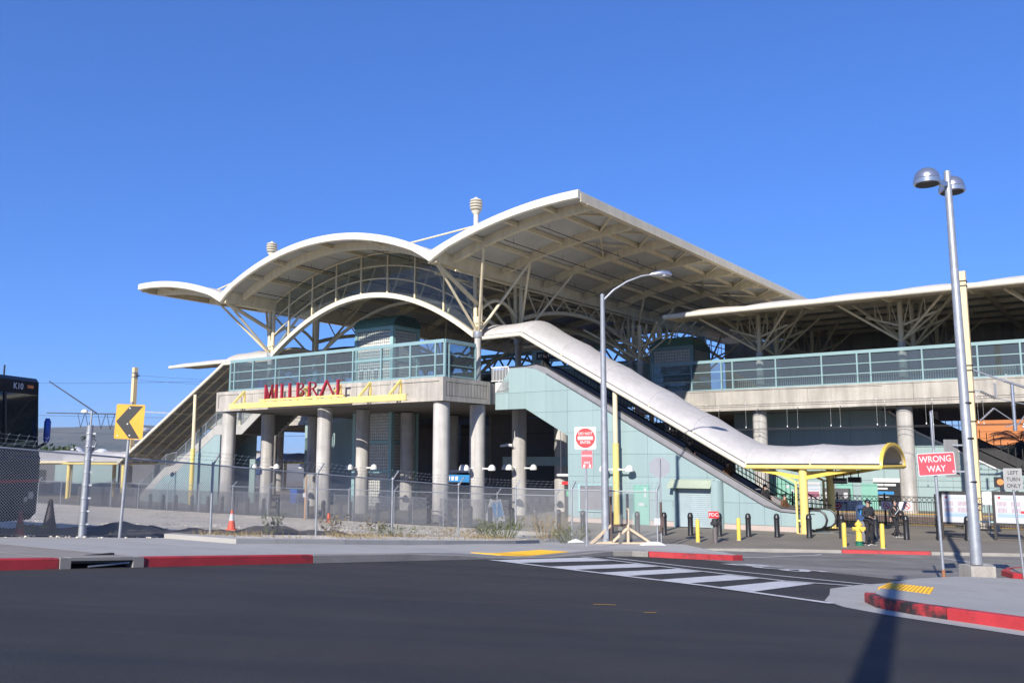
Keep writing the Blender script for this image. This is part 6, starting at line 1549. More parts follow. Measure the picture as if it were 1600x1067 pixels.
for z in (11.6, 12.0): mb = MB(); mb.box(-50.66, 11.76, z, -50.16, 12.24, z + .12); obj('clamp_band', mb, M['galv'], t)
obj('insulator', ins((-50.2, 12.0, 11.8), (-49.6, 12.0, 11.75)), M['tread'], t)
mb = MB(); mb.bar((-50.2, 12, 7.9), (-56, 16, 7.7), .12, .12); mb.bar((-50.2, 12, 8.2), (-42, 15, 7.7), .12, .12); obj('cantilever', mb, M['galv'], t)
def cable(name, label, p, q, sag, r=.012):
    mb = MB(); p = Vector(p); q = Vector(q); n = 14; mb.path([p.lerp(q, i / n) - Vector((0, 0, sag * 4 * (i / n) * (1 - i / n))) for i in range(n + 1)], r, 4, False)
    return obj(name, mb, M['wire'], frame=FB, label=label, cat='wire')
cable('overhead_wire', 'upper of two thin wires slanting right from the tan pole behind the chevron sign', (-49.6, 12, 11.75), (20, 15.0, 8.2), .8)
cable('overhead_wire', 'lower of two thin wires slanting right from the tan pole behind the chevron sign', (-49.6, 12, 11.3), (20, 15.4, 7.6), .8)
for i, (v, z) in enumerate(((15.4, 6.9), (15.6, 5.4), (17.4, 6.9), (17.6, 5.4))):
    cable('overhead_wire', ('near upper', 'near lower', 'far upper', 'far lower')[i] + ' train wire strung under the right concourse deck', (-14, v, z), (60, v, z), .1, .014)
mb = MB()
for i in range(14):
    for v in (15.5, 17.5): mb.tube((4 + i * 2.6, v, 5.4), (4 + i * 2.6, v, 6.9), .004, n=4); mb.box(4 + i * 2.6 - .025, v - .025, 5.36, 4 + i * 2.6 + .025, v + .025, 5.46); mb.box(4 + i * 2.6 - .025, v - .025, 6.8, 4 + i * 2.6 + .025, v + .025, 6.9)
obj('wire_dropper', mb, M['lamp_white'], frame=FB, label='row of thin droppers with small pale clips between the train wires', cat='wire', kind='stuff')
t = thing('catenary_span', 'dark catenary span with V shaped hangers crossing the sky right of the bus', 'catenary', (-62, 20, 8))
mb = MB(); mb.bar((-95, 26, 10.0), (-50.3, 12.3, 7.9), .12, .14); obj('boom', mb, M['wire'], t)
mb = MB(); mb.bar((-95, 26, 14.5), (-66, 17.0, 8.7), .12, .12); obj('stay', mb, M['wire'], t)
for u in (-74, -70, -64, -60):
    z = 10 - (u + 95) * .047; v = 26 - (u + 95) * .3065; mb = MB(); mb.bar((u - .8, v, z), (u, v, z - 1.7), .05, .05); mb.bar((u + .8, v, z), (u, v, z - 1.7), .05, .05); obj('hanger', mb, M['wire'], t)
for i, (z0, z1) in enumerate(((9.2, 6.9), (6.9, 5.4), (13.5, 10.6))):
    cable('overhead_wire', ('middle', 'lowest', 'highest')[i] + ' thin train wire crossing the sky between the bus and the chevron sign', (-110, 17 + i, z0 + 1.2), (-20, 16 + i, z1), .4, .018)

# ------------------------------------------------------------------ bus
by = rad(-10); bz = gz(-13.2, 22.6) + .0
t = thing('bus', 'tall black coach with a large windscreen parked at the left edge behind the fence', 'bus', (-12.72, 22.25, bz), frame=FW, rot=by)
fr, o = REF[t.name]
def badd(name, mb, m, smooth=False): mb.v = [(x + o.x, y + o.y, z + o.z) for x, y, z in mb.v]; return obj(name, mb, m, t, smooth=smooth)
LB_, HB, WB = 12.5, 4.02, 1.27
prof = [(-LB_, .32), (-.12, .32), (.04, .5), (.06, 1.9), (-.06, 2.1), (-.22, 3.45), (-.14, 3.9), (-.22, HB - .02), (-.4, HB), (-LB_, HB)]
mb = MB(); mb.prism(prof[:4] + [(-.02, 2.1)] + [(-.12, 3.5)] + prof[6:], -WB, WB); badd('body', mb, M['bus_black'])
mb = MB(); mb.add([(.0, -WB + .12, 1.95), (.0, WB - .12, 1.95), (-.17, WB - .10, 3.56), (-.17, -WB + .10, 3.56), (.06, -WB + .10, 1.95), (.06, WB - .10, 1.95), (-.09, WB - .10, 3.56), (-.09, -WB + .10, 3.56)], [(4, 5, 6, 7), (0, 1, 5, 4), (1, 2, 6, 5), (2, 3, 7, 6), (3, 0, 4, 7)]); badd('windscreen', mb, M['bus_glass'])
mb = MB(); mb.bar((.065, 0, 1.95), (-.085, 0, 3.56), .07, .05); badd('windscreen_bar', mb, M['black'])
mb = MB(); mb.add([(-.12, -WB + .2, 3.0), (-.12, WB - .3, 3.0), (-.175, WB - .3, 3.48), (-.175, -WB + .2, 3.48)], [(0, 1, 2, 3)]); badd('sun_blind', mb, mat('sun_blind', (.12, .17, .18), .7))
mb = MB(); mb.box(-LB_ + .2, WB, 1.9, -.7, WB + .012, 3.4); mb.box(-LB_ + .2, -WB - .012, 1.9, -.7, -WB, 3.4); badd('side_window', mb, M['bus_glass'])
mb = MB(); mb.box(.055, -WB, 1.28, .07, WB, 1.36); badd('stripe', mb, M['bus_red'])
for y in (-1.0, 1.0):
    mb = MB(); mb.lathe([(.10, .05), (.10, .075)], (0, y, .95), 14, axis=0); mb.lathe([(.07, .05), (.07, .075)], (0, y * .82, .85), 14, axis=0); badd('headlight', mb, M['alum'])
    mb = MB(); mb.box(-.14, y * .98 - .14, 3.72, -.115, y * .98 + .08, 3.80); badd('marker_lamp', mb, mat('amber_lamp', (.75, .20, .04), .4))
    mb = MB(); s_ = 1 if y > 0 else -1; mb.bar((-.1, s_ * WB, 2.15), (.16, s_ * (WB + .05), 2.3), .06, .06); badd('mirror_arm', mb, M['black'])
    mb = MB(); mb.path([(.16, s_ * (WB + .05), 2.3), (.16, s_ * (WB + .06), 2.4), (.16, s_ * (WB + .06), 2.85), (.16, s_ * (WB + .05), 2.95)], [.05, .085, .085, .05], 12); badd('mirror', mb, mat('mirror_blue', (.05, .10, .42), .15, .3), smooth=True)
for x in (-1.9, -9.2):
    for y in (-WB + .15, WB - .15):
        mb = MB(); mb.lathe([(.48, y - .14), (.50, y - .1), (.50, y + .1), (.48, y + .14)], (x, 0, .50), 24, axis=1); w = badd('wheel', mb, M['bollard'], smooth=True)
        mb = MB(); mb.lathe([(.28, y - .15), (.28, y + .15)], (x, 0, .50), 18, axis=1); mb.v = [(a + o.x, b_ + o.y, c_ + o.z) for a, b_, c_ in mb.v]; obj('hub', mb, M['steel'], w)
mb = MB(); mb.bar((-.9, .9, 4.0), (-.9, .9, 4.35), .03, .03); badd('antenna', mb, M['black'])
mt = Matrix.Translation((-.162, .50, 3.74)) @ Matrix.Rotation(math.pi / 2, 4, 'Z') @ Matrix.Rotation(rad(90), 4, 'X')
tm = text_mb('K10', .22, mt @ Matrix.Translation((0, 0, .045)), .004); badd('lettering', tm, M['white'])
mb = MB(); mb.bar((.085, -1.2, 1.9), (.085, -.1, 2.15), .03, .03); mb.bar((.085, .1, 1.9), (.085, 1.1, 2.15), .03, .03); badd('wiper', mb, M['black'])
mb = MB(); mb.box(-1.3, -.8, 1.5, -.9, -.3, 2.7); mb.box(-1.3, .3, 1.5, -.9, .8, 2.7); badd('seat', mb, mat('seat_blue', (.10, .14, .18), .8))

# ------------------------------------------------------------------ people
def skin_mesh(name, joints, edges, radii, m, parent, sub=1):
    """one continuous tapered surface grown round a skeleton"""
    me = bpy.data.meshes.new(name); me.from_pydata([tuple(j) for j in joints], edges, [])
    ob = bpy.data.objects.new(name, me); COL.objects.link(ob)
    ob.modifiers.new('s', 'SKIN'); ob.modifiers.new('d', 'SUBSURF').levels = sub
    for i, r in enumerate(radii):
        sv = me.skin_vertices[0].data[i]; sv.radius = r if isinstance(r, tuple) else (r, r)
    me.skin_vertices[0].data[0].use_root = True
    dg = bpy.context.evaluated_depsgraph_get(); em = bpy.data.meshes.new_from_object(ob.evaluated_get(dg))
    bpy.data.objects.remove(ob); bpy.data.meshes.remove(me)
    em.materials.clear(); em.materials.append(m); em.polygons.foreach_set('use_smooth', [True] * len(em.polygons))
    o2 = bpy.data.objects.new(name, em); COL.objects.link(o2); o2.parent = parent; REF[o2.name] = REF[parent.name]
    return o2
def person(label, loc, rot, h, pose, top, bottom, hat=None, hairlen=0, frame=FW, bag=None):
    """pose: joint offsets in metres for a 1.75 m body facing -y; loc is between the feet"""
    t = thing('person', label, 'person', loc, frame=frame, rot=rot)
    k = h / 1.75
    J = dict(pel=(0, 0, .95), wai=(0, 0, 1.10), che=(0, .01, 1.32), nec=(0, 0, 1.50), hd0=(0, -.01, 1.58), hd1=(0, -.02, 1.70),
             shL=(.18, .01, 1.43), elL=(.23, .03, 1.14), wrL=(.24, -.04, .90), shR=(-.18, .01, 1.43), elR=(-.23, .03, 1.14), wrR=(-.24, -.04, .90),
             hiL=(.09, 0, .90), knL=(.10, -.02, .50), anL=(.10, .02, .09), toL=(.12, -.15, .04), hiR=(-.09, 0, .90), knR=(-.10, -.02, .50), anR=(-.10, .02, .09), toR=(-.12, -.15, .04))
    pose = dict(pose); fdir = pose.pop('face', (0, -1, -.12)); J.update(pose); V = {a: Vector(b) * k for a, b in J.items()}
    names = list(V); idx = {n: i for i, n in enumerate(names)}; pts = [V[n] for n in names]
    E_ = [('pel', 'wai'), ('wai', 'che'), ('che', 'nec'), ('nec', 'hd0'), ('hd0', 'hd1'), ('che', 'shL'), ('shL', 'elL'), ('elL', 'wrL'), ('che', 'shR'), ('shR', 'elR'), ('elR', 'wrR'),
          ('pel', 'hiL'), ('hiL', 'knL'), ('knL', 'anL'), ('anL', 'toL'), ('pel', 'hiR'), ('hiR', 'knR'), ('knR', 'anR'), ('anR', 'toR')]
    R = dict(pel=(.13, .10), wai=(.12, .09), che=(.14, .10), nec=.052, hd0=.075, hd1=(.078, .095), shL=.058, shR=.058, elL=.042, elR=.042, wrL=.028, wrR=.028, hiL=.08, hiR=.08, knL=.055, knR=.055, anL=.038, anR=.038, toL=.03, toR=.03)
    ed = [(idx[a], idx[b]) for a, b in E_]; rr = [tuple(x * k for x in R[n]) if isinstance(R[n], tuple) else R[n] * k for n in names]
    for s in 'LR':                               # palm, four unequal fingers and a thumb from its side
        w = V['wr' + s]; d = (w - V['el' + s]).normalized(); sd = Vector((1 if s == 'L' else -1, 0, 0)); fw = Vector((0, -1, 0)); fw = (fw - d * fw.dot(d)); fw = fw.normalized() if fw.length > .1 else Vector((0, 0, 1)); inn = d.cross(fw)
        pts.append(w + d * .05 * k); rr.append((.030 * k, .020 * k)); ed.append((idx['wr' + s], len(pts) - 1)); pi_ = len(pts) - 1
        for off_, ln in ((-.030, .075), (-.011, .085), (.009, .080), (.028, .062)):
            a = pts[pi_] + fw * -off_ * k + d * .035 * k; b2 = a + d * ln * .55 * k + inn * .012 * k; c2 = b2 + d * ln * .45 * k + inn * .03 * k
            for p in (a, b2, c2): pts.append(p); rr.append(.0085 * k)
            n = len(pts); ed += [(pi_, n - 3), (n - 3, n - 2), (n - 2, n - 1)]
        a = w + d * .03 * k + fw * .03 * k; b2 = a + (d * .6 + fw * .8).normalized() * .045 * k
        pts += [a, b2]; rr += [.010 * k, .009 * k]; n = len(pts); ed += [(idx['wr' + s], n - 2), (n - 2, n - 1)]
    skin_mesh('body', pts, ed, rr, M['skin'], t, 1)
    def sub(name, ns, es, rad_, m, ext=None):
        p = [V[n] for n in ns]; ii = {n: i for i, n in enumerate(ns)}; e = [(ii[a], ii[b]) for a, b in es]; r = [tuple(x * k for x in q) if isinstance(q, tuple) else q * k for q in rad_]
        return skin_mesh(name, p, e, r, m, t, 2)
    V['cuL'] = V['wrL'].lerp(V['elL'], .06); V['cuR'] = V['wrR'].lerp(V['elR'], .06); V['hem'] = V['pel'] - Vector((0, 0, .06 * k)); V['col'] = V['nec'] - Vector((0, 0, .02 * k))
    sub('jacket', ['wai', 'hem', 'che', 'col', 'shL', 'elL', 'cuL', 'shR', 'elR', 'cuR'], [('wai', 'hem'), ('wai', 'che'), ('che', 'col'), ('che', 'shL'), ('shL', 'elL'), ('elL', 'cuL'), ('che', 'shR'), ('shR', 'elR'), ('elR', 'cuR')],
        [(.165, .125), (.175, .135), (.18, .135), (.075, .075), .085, .066, .05, .085, .066, .05], top)
    V['cufL'] = V['anL'] + Vector((0, 0, .02 * k)); V['cufR'] = V['anR'] + Vector((0, 0, .02 * k))
    sub('trousers', ['pel', 'hiL', 'knL', 'cufL', 'hiR', 'knR', 'cufR'], [('pel', 'hiL'), ('hiL', 'knL'), ('knL', 'cufL'), ('pel', 'hiR'), ('hiR', 'knR'), ('knR', 'cufR')], [(.15, .12), .105, .08, .065, .105, .08, .065], bottom)
    for s in 'LR':
        a, b2 = V['an' + s], V['to' + s]; d = (b2 - a); mb = MB(); hl = a - d * .35
        mb.path([hl + Vector((0, 0, -.005)), a.lerp(b2, .25) - Vector((0, 0, .01)), a.lerp(b2, .7) - Vector((0, 0, .012)), b2 + d * .1], [.042 * k, .055 * k, .05 * k, .032 * k], 10)
        org = REF[t.name][1]; mb.v = [(x + org.x, y + org.y, max(z, .012) + org.z) for x, y, z in mb.v]; sh_ = obj('shoe', mb, M['black'], t, smooth=True)
        mb = MB(); mb.path([Vector((hl.x, hl.y, .016)), Vector((b2.x, b2.y, .016)) + d * .1], [.042, .040], 8); mb.v = [(x + org.x, y + org.y, min(max(z, 0), .03) + org.z) for x, y, z in mb.v]; obj('sole', mb, M['white'], sh_)
    c = V['hd0'].lerp(V['hd1'], .55); f = Vector(fdir).normalized(); rt = f.cross(Vector((0, 0, 1))).normalized(); up = rt.cross(f); org = REF[t.name][1]
    def add(name, mb, m, smooth=True): mb.v = [(x + org.x, y + org.y, z + org.z) for x, y, z in mb.v]; return obj(name, mb, m, t, smooth=smooth)
    mb = MB(); mb.path([c + f * .08 * k + up * .035 * k, c + f * .108 * k + up * -.005 * k, c + f * .10 * k - up * .02 * k], [.010, .016, .014], 6); add('nose', mb, M['skin'])
    for sg in (-1, 1):
        mb = MB(); mb.dome(c + f * .088 * k + rt * .034 * sg * k + up * .03 * k, .012, .008, 8, 3); add('eye', mb, M['ink'])
        mb = MB(); e = c + rt * .085 * sg * k; mb.path([e - up * .025, e + rt * .012 * sg, e + up * .03], [.01, .016, .01], 6); add('ear', mb, M['skin'])
    mb = MB(); mb.tube(c + f * .092 * k - up * .05 * k + rt * .022, c + f * .092 * k - up * .05 * k - rt * .022, .006, n=5); add('mouth', mb, mat('lip', (.35, .14, .12), .5))
    hm = MB(); hc = c + up * .02 - f * .015
    n = 14
    rows = []
    for i in range(7):
        a = math.pi / 2 * i / 6; rows.append([hc + up * (math.sin(a) * .118 * k) + (f * math.cos(2 * math.pi * j / n) * 1.12 + rt * math.sin(2 * math.pi * j / n)) * (math.cos(a) * .098 * k) for j in range(n + 1)])
    hm.grid(rows)
    add('cap' if hat else 'hair', hm, hat or M['hair'])
    if hat: mb = MB(); mb.grid([[hc + f * (.09 + .09 * math.cos(rad(x)) * q) * k + rt * .085 * math.sin(rad(x)) * k + up * (.028 - .02 * q) * k for x in (-80, -40, 0, 40, 80)] for q in (0, 1)], .008); add('cap_brim', mb, hat)
    mb = MB(); mb.path([hc + up * .03 - f * .05, hc - up * .04 - f * .075, hc - up * (.08 + hairlen) - f * .07], [.075 * k, .07 * k, .05 * k], 10); add('hair_back', mb, M['hair'])
    return t
man = person('man in a black cap and jacket standing beside the hydrant looking at his phone', tuple(W3(22.72, -.25, .005)), rad(18), 1.78,
    dict(elR=(-.26, .02, 1.16), wrR=(-.12, -.22, 1.10), elL=(.27, .04, 1.14), wrL=(.10, -.22, 1.12), face=(.25, -1, -.45), anL=(.12, .02, .09), anR=(-.12, .02, .09), toL=(.17, -.15, .04), toR=(-.17, -.15, .04)), M['cloth_grey'], M['cloth_black'], hat=M['black'])
fr, o = REF[man.name]
ph = thing('phone', 'dark phone held in the hands of the man in the black cap', 'phone', tuple(W3(22.72, -.25, .005) + Vector((.07, -.30, 1.15))), frame=FW); po = REF[ph.name][1]
mb = MB(); mb.bar(po, po + Vector((0, -.06, .13)), .075, .012, up=(0, 1, .4)); obj('case', mb, M['black'], ph)
wom = person('person in a black cap and jacket with a pale strap leaning by the black fence', tuple(W3(22.75, 4.3, .005)), rad(25), 1.62,
    dict(elL=(.26, .03, 1.18), wrL=(.12, -.18, 1.08), elR=(-.28, .05, 1.16), wrR=(-.34, -.02, .88), knL=(.05, -.06, .5), anL=(-.06, .06, .09), toL=(-.10, -.08, .04), knR=(-.02, -.04, .5), anR=(.08, -.10, .09), toR=(.16, -.24, .04), pel=(.02, .02, .95), hiL=(.10, .02, .9), hiR=(-.07, .02, .9), face=(.15, -1, -.1)), M['cloth_black'], M['cloth_black'], hat=M['black'], hairlen=.05)
fr, o = REF[wom.name]; mb = MB(); mb.path([o + Vector((.12, -.02, 1.36)), o + Vector((.0, -.19, 1.18)), o + Vector((-.16, -.12, .98))], .014, 6); mb.v = [tuple(Vector(p)) for p in mb.v]
obj('strap', mb, M['paper'], wom)
bag = thing('shoulder_bag', 'black shoulder bag hanging at the side of the person by the fence', 'bag', tuple(W3(22.75, 4.3, .0) + Vector((.28, .05, .8))), frame=FW); bo = REF[bag.name][1]
mb = MB(); mb.path([bo + Vector((0, 0, -.02)), bo + Vector((0, 0, .05)), bo + Vector((0, 0, .28)), bo + Vector((0, 0, .34))], [.08, .13, .12, .06], 10); obj('pouch', mb, M['cloth_black'], bag, smooth=True)
st_ = lambda u: 7.5 - (u - 4.2) * .567
walkp = dict(elL=(.22, -.02, 1.16), wrL=(.2, -.24, 1.05))
for u, v, lb, tp, bt, hl, rt in ((16.55, 5.2, 'person with dark hair and a black coat riding the lower half of the escalator', M['cloth_black'], M['cloth_grey'], .12, 60), (17.5, 5.2, 'person in a brown jacket and tan trousers near the foot of the escalator', M['cloth_brown'], M['cloth_tan'], 0, 75),
                             (12.6, 5.2, 'dark haired person half hidden behind the escalator handrail at mid height', M['cloth_grey'], M['cloth_black'], 0, 40), (14.6, 5.3, 'brown haired person on the escalator just under the canopy edge', M['cloth_brown'], M['cloth_black'], 0, 50)):
    person(lb, (u, v, max(.03, st_(u))), rad(rt), 1.68, dict(walkp), tp, bt, frame=FB, hairlen=hl)
person('dark figure in a black coat at the top of the escalator under the canopy', (3.6, 5.2, 7.9), rad(70), 1.7, dict(walkp), M['cloth_black'], M['cloth_black'], frame=FB)
person('person in white trousers walking in the dark passage behind the fence', (3.3, 8.2, .01), rad(80), 1.68, dict(knL=(.10, -.2, .52), anL=(.10, -.3, .1), toL=(.1, -.46, .05), anR=(-.1, .28, .14), toR=(-.1, .16, .04), knR=(-.1, .02, .5)), M['cloth_grey'], M['white'], frame=FB)

# ------------------------------------------------------------------ plants
def weed(name, label, cat, b, n, h, spread, m, seed, leafy=.06):
    rnd = random.Random(seed); t = thing(name, label, cat, tuple(b), frame=FW)
    st_mb = MB(); lf = MB()
    for i in range(n):
        a = rnd.uniform(0, 6.28); r = spread * rnd.random() ** .5; p = b + Vector((math.cos(a) * r * .6, math.sin(a) * r * .6, 0)); hh = h * rnd.uniform(.5, 1.1); q = p + Vector((math.cos(a) * r * .7, math.sin(a) * r * .7, hh)); mid = p.lerp(q, .5) + Vector((rnd.uniform(-.04, .04), rnd.uniform(-.04, .04), .05))
        st_mb.path([p, mid, q], [.006, .005, .003], 3, False)
        for k in range(7):
            c = mid.lerp(q, rnd.random()) if rnd.random() < .75 else p.lerp(mid, rnd.random()); d = Vector((rnd.gauss(0, 1), rnd.gauss(0, 1), rnd.gauss(.3, .8))).normalized(); s = d.cross(Vector((rnd.gauss(0, 1), rnd.gauss(0, 1), rnd.gauss(0, 1)))).normalized(); L = leafy * rnd.uniform(.7, 1.5)
            lf.add([c, c + d * L * .5 + s * L * .3, c + d * L, c + d * L * .5 - s * L * .3], [(0, 1, 2, 3)])
    obj('stem', st_mb, M['dry_weed'] if m == 'dry_weed' else M['weed'], t); obj('leaves', lf, M[m], t, kind='stuff')
wl = [((11.1, -9.3), 60, .75, .9, 'weed', 'leafy green weed clump growing inside the fence right of the last long bay', .07), ((12.6, -8.6), 70, .9, .9, 'dry_weed', 'grey brown bushy weed behind the low ledge left of the do not enter post', .05), ((13.6, -8.4), 40, .6, .7, 'weed', 'green weed patch beside the tall lamp post base', .06), ((10.9, -12.2), 26, .35, .9, 'dry_weed', 'sparse straw coloured weeds on the gravel bed under the fence', .05),
      ((10.6, -15.0), 22, .35, .8, 'weed', 'sparse green weeds on the gravel bed left of the tactile pad', .06), ((8.6, -16.0), 24, .7, .5, 'dry_weed', 'upright straggly weed behind the soil heap near the third fence post', .09), ((8.4, -18.6), 18, .65, .35, 'weed', 'yellow green weed on the crest of the soil heap', .09), ((8.8, -14.2), 22, .55, .6, 'dry_weed', 'dark straggly weed at the right end of the soil heap', .08), ((9.4, -26.9), 20, .2, .35, 'weed', 'small yellow green weed at the fence foot near the bus', .05),
      ((9.4, -28.3), 16, .18, .3, 'weed', 'tiny green weed at the fence foot at the left edge', .05), ((10.0, -9.0), 30, .4, .7, 'weed', 'low green weeds around the fence corner post', .06)]
for i, ((u, v), n, h, sp, m, lb, lf_) in enumerate(wl): weed('weed', lb, 'weed', W3(u, v, .2 if u > 9.8 and v < -8.2 and u < 13.5 else .12), n, h, sp, m, 40 + i, lf_)
# pebbles along the fence foot
rnd = random.Random(11); mb = MB()
for i in range(420):
    u = rnd.uniform(9.3, 10.3); v = rnd.uniform(-34, -8); s = rnd.uniform(.015, .05); p = W3(u, v, .03); mb.lathe([(s * .6, 0), (s, s * .5), (s * .5, s * .9)], p + Vector((0, 0, 0)), 5)
for i in range(900):
    u = rnd.uniform(-2, 9.5); v = rnd.uniform(-24, -4); s = rnd.uniform(.015, .06); p = W3(u, v, 0); mb.lathe([(s * .6, 0), (s, s * .5), (s * .5, s * .9)], p, 5)
obj('loose_stone', mb, M['gravel'], label='loose pale stones strewn over the gravel lot and along the fence foot', cat='stones', kind='stuff')
rnd = random.Random(31); mb = MB()
for i in range(5200):
    if i < 3000: u = 9.95 + abs(rnd.gauss(0, 1.1)); v = rnd.uniform(-23, -8.3); dz = .15
    else: u = rnd.uniform(6.5, 9.7); v = rnd.uniform(-33, -7.5); dz = .0
    if u > 13: continue
    if math.sin(u * 2.1 + v * .9) + math.sin(v * 1.7) < rnd.uniform(-.6, .9): continue
    p = W3(u, v, dz); a = rnd.uniform(0, 6.28); h = rnd.uniform(.04, .20); w = rnd.uniform(.006, .014)
    d = Vector((math.cos(a), math.sin(a), 0)); mb.add([p - d * w, p + d * w, p + Vector((rnd.gauss(0, .05), rnd.gauss(0, .05), h))], [(0, 1, 2)])
obj('dry_grass', mb, M['dry_weed'], label='sparse dry grass growing through the gravel along the fence foot', cat='grass', kind='stuff')
def leafball(mb, c, r, n, rnd, L):
    for i in range(n):
        d = Vector((rnd.gauss(0, 1), rnd.gauss(0, 1), rnd.gauss(0, 1))).normalized(); p = Vector(c) + Vector((d.x * r[0], d.y * r[1], d.z * r[2])) * rnd.uniform(.55, 1.05); s = Vector((rnd.gauss(0, 1), rnd.gauss(0, 1), rnd.gauss(0, 1))).normalized(); q = s.cross(d).normalized(); l_ = L * rnd.uniform(.6, 1.4)
        mb.add([p, p + s * l_ * .5 + q * l_ * .35, p + s * l_, p + s * l_ * .5 - q * l_ * .35], [(0, 1, 2, 3)])
def tree(name, label, b, h, r, seed, m='leaf', n=16, L=.5):
    rnd = random.Random(seed); t = thing(name, label, 'tree', tuple(b), frame=FW); b = Vector(b)
    mb = MB(); mb.path([b, b + Vector((.1, 0, h * .3)), b + Vector((0, .1, h * .6))], [r * .09, r * .07, r * .03], 8)
    for i in range(6): a = i * 1.05 + rnd.random(); mb.path([b + Vector((.05, 0, h * (.3 + .04 * i))), b + Vector((math.cos(a) * r * .6, math.sin(a) * r * .6, h * (.55 + .05 * i)))], [r * .05, r * .015], 6)
    obj('trunk', mb, M['bark'], t, smooth=True)
    mb = MB()
    for i in range(n):
        a = rnd.uniform(0, 6.28); q = r * .75 * rnd.random() ** .5; z = h * rnd.uniform(.38, .88); rr = r * rnd.uniform(.28, .48)
        leafball(mb, b + Vector((math.cos(a) * q, math.sin(a) * q, z)), (rr, rr, rr * .8), 170, rnd, L)
    obj('crown', mb, M[m], t)
tree('round_tree', 'round dark green tree right of the bus beyond the left low canopy', (-60, 117, 0), 5.6, 2.7, 3, 'leaf', 20, .38)
tree('round_tree', 'bare reddish brown tree behind the chevron sign post', (-51, 122, 0), 4.6, 3.2, 8, 'dry_weed', 12, .3)
def palm(label, b, h, n, L, seed, lean=0, r=.3):
    rnd = random.Random(seed); b = Vector(b); t = thing('palm_tree', label, 'palm tree', tuple(b), frame=FW); top = b + Vector((lean, 0, h))
    mb = MB(); mb.path([b, b.lerp(top, .5) + Vector((lean * .1, 0, 0)), top], [r * 1.2, r, r * .9], 12)
    for i in range(int(h / .35)): c = b.lerp(top, (i + .5) / (h / .35)); mb.lathe([(r * 1.05, -.03), (r * 1.18, .02), (r * 1.02, .05)], c, 10)
    obj('trunk', mb, M['bark'], t)
    for i in range(n):
        a = 2 * math.pi * i / n + rnd.uniform(-.15, .15); el_ = rnd.uniform(-.35, 1.0); mb = MB(); pts = []
        for k in range(9):
            s = k / 8; x = L * s * math.cos(el_) ; z = L * (s * math.sin(el_) - .55 * s * s); pts.append(top + Vector((math.cos(a) * x, math.sin(a) * x, z)))
        mb.path(pts, [.03 * (1 - .8 * k / 8) + .004 for k in range(9)], 4, False)
        for k in range(26):
            s = .12 + .88 * k / 26; q = s * 8; i0 = min(7, int(q)); p = pts[i0].lerp(pts[i0 + 1], q - i0); d = (pts[i0 + 1] - pts[i0]).normalized(); sd = d.cross(Vector((0, 0, 1))).normalized(); ll = L * .22 * math.sin(math.pi * min(1, s * .9 + .1)) + .06
            for sg in (-1, 1):
                e = p + (sd * sg * .8 + d * .6 + Vector((0, 0, -.35))) * ll; mb.add([p, p + d * .06, e], [(0, 1, 2)])
        obj('frond', mb, M['palm_leaf'], t)
p = Wd(23.4, 48.5); palm('dark palm tree in front of the orange clad building at the right edge', (p.x, p.y, 0), 4.9, 24, 3.6, 4, r=.35)
palm('small distant palm right of the thick fence post', (-49.6, 104, 0), 6.0, 13, 1.0, 6, r=.12)
# ------------------------------------------------------------------ far buildings
def bld(name, label, frame, u0, u1, v0, v1, h, m, wins=(), roof=None, cat='building'):
    t = thing(name, label, cat, ((u0 + u1) / 2, (v0 + v1) / 2, 0), frame=frame)
    mb = MB(); mb.box(u0, v0, 0, u1, v1, h); obj('wall', mb, m, t)
    if roof: mb = MB(); mb.box(u0 - .3, v0 - .3, h + .002, u1 + .3, v1 + .3, h + roof); obj('roof', mb, M['concrete'], t)
    for (a, b, z0, z1) in wins:
        mb = MB(); mb.box(a, v0 - .06, z0, b, v0 - .003, z1); w = obj('window', mb, M['brown_box'], t)
        mb = MB(); mb.box(a + .1, v0 - .08, z0 + .1, b - .1, v0 - .062, z1 - .1); obj('pane', mb, M['bus_glass'], w)
    return t
ob_ = thing('orange_building', 'building clad in orange boards seen beneath the right concourse deck', 'building', (26, 64, 0))
mb = MB(); mb.box(17.8, 62, 0, 60, 75, 11); obj('wall', mb, M['dark'], ob_)
for i in range(9): mb = MB(); mb.box(17.8, 61.9, 4.85 + i * .68, 60, 61.995, 5.5 + i * .68); obj('cladding_board', mb, M['orange_wall'], ob_)
for i in range(10): mb = MB(); mb.box(18 + i * 4.2, 61.9, .6, 21.8 + i * 4.2, 61.98, 4.5); w = obj('window', mb, M['bus_glass'], ob_)
for z in (2.6, 3.4): mb = MB(); mb.box(20, 60.5, z, 58, 60.7, z + .22); obj('light_band', mb, M['white'], ob_)
bld('low_building', 'low grey station shed with a teal wall beyond the left canopy', FW, -58, -30, 92, 98, 3.2, mat('shed_grey', (.14, .14, .15), .8), [(-56, -53, .9, 2.4), (-51, -48, .9, 2.4)], .3)
mb = MB(); mb.box(-47, 91.8, 0, -40.5, 91.95, 2.9); tt_ = thing('teal_kiosk', 'small teal walled kiosk beneath the far left canopy', 'kiosk', (-44, 91.5, 0), frame=FW); obj('wall', mb, M['teal'], tt_); mb = MB(); mb.box(-44.5, 91.7, 0, -43.6, 91.79, 2.2); obj('door', mb, M['teal_frame'], tt_)
lc = thing('platform_canopy', 'low white rippled platform canopy on pale posts right of the bus', 'canopy', (-49, 82, 0), frame=FW)
rows = [[(x, y, 3.25 + .9 * math.sin(math.pi * (y - 80) / 8) ** .8 + .12 * math.sin(x * 1.0)) for x in us(-72, -38, 60)] for y in us(80.01, 87.99, 10)]
mb = MB(); mb.grid(rows, .06); obj('roof', mb, M['fabric'], lc, smooth=True)
mb = MB(); mb.box(-72, 79.9, 3.1, -38, 80.05, 3.3); obj('eave_beam', mb, M['cream'], lc)
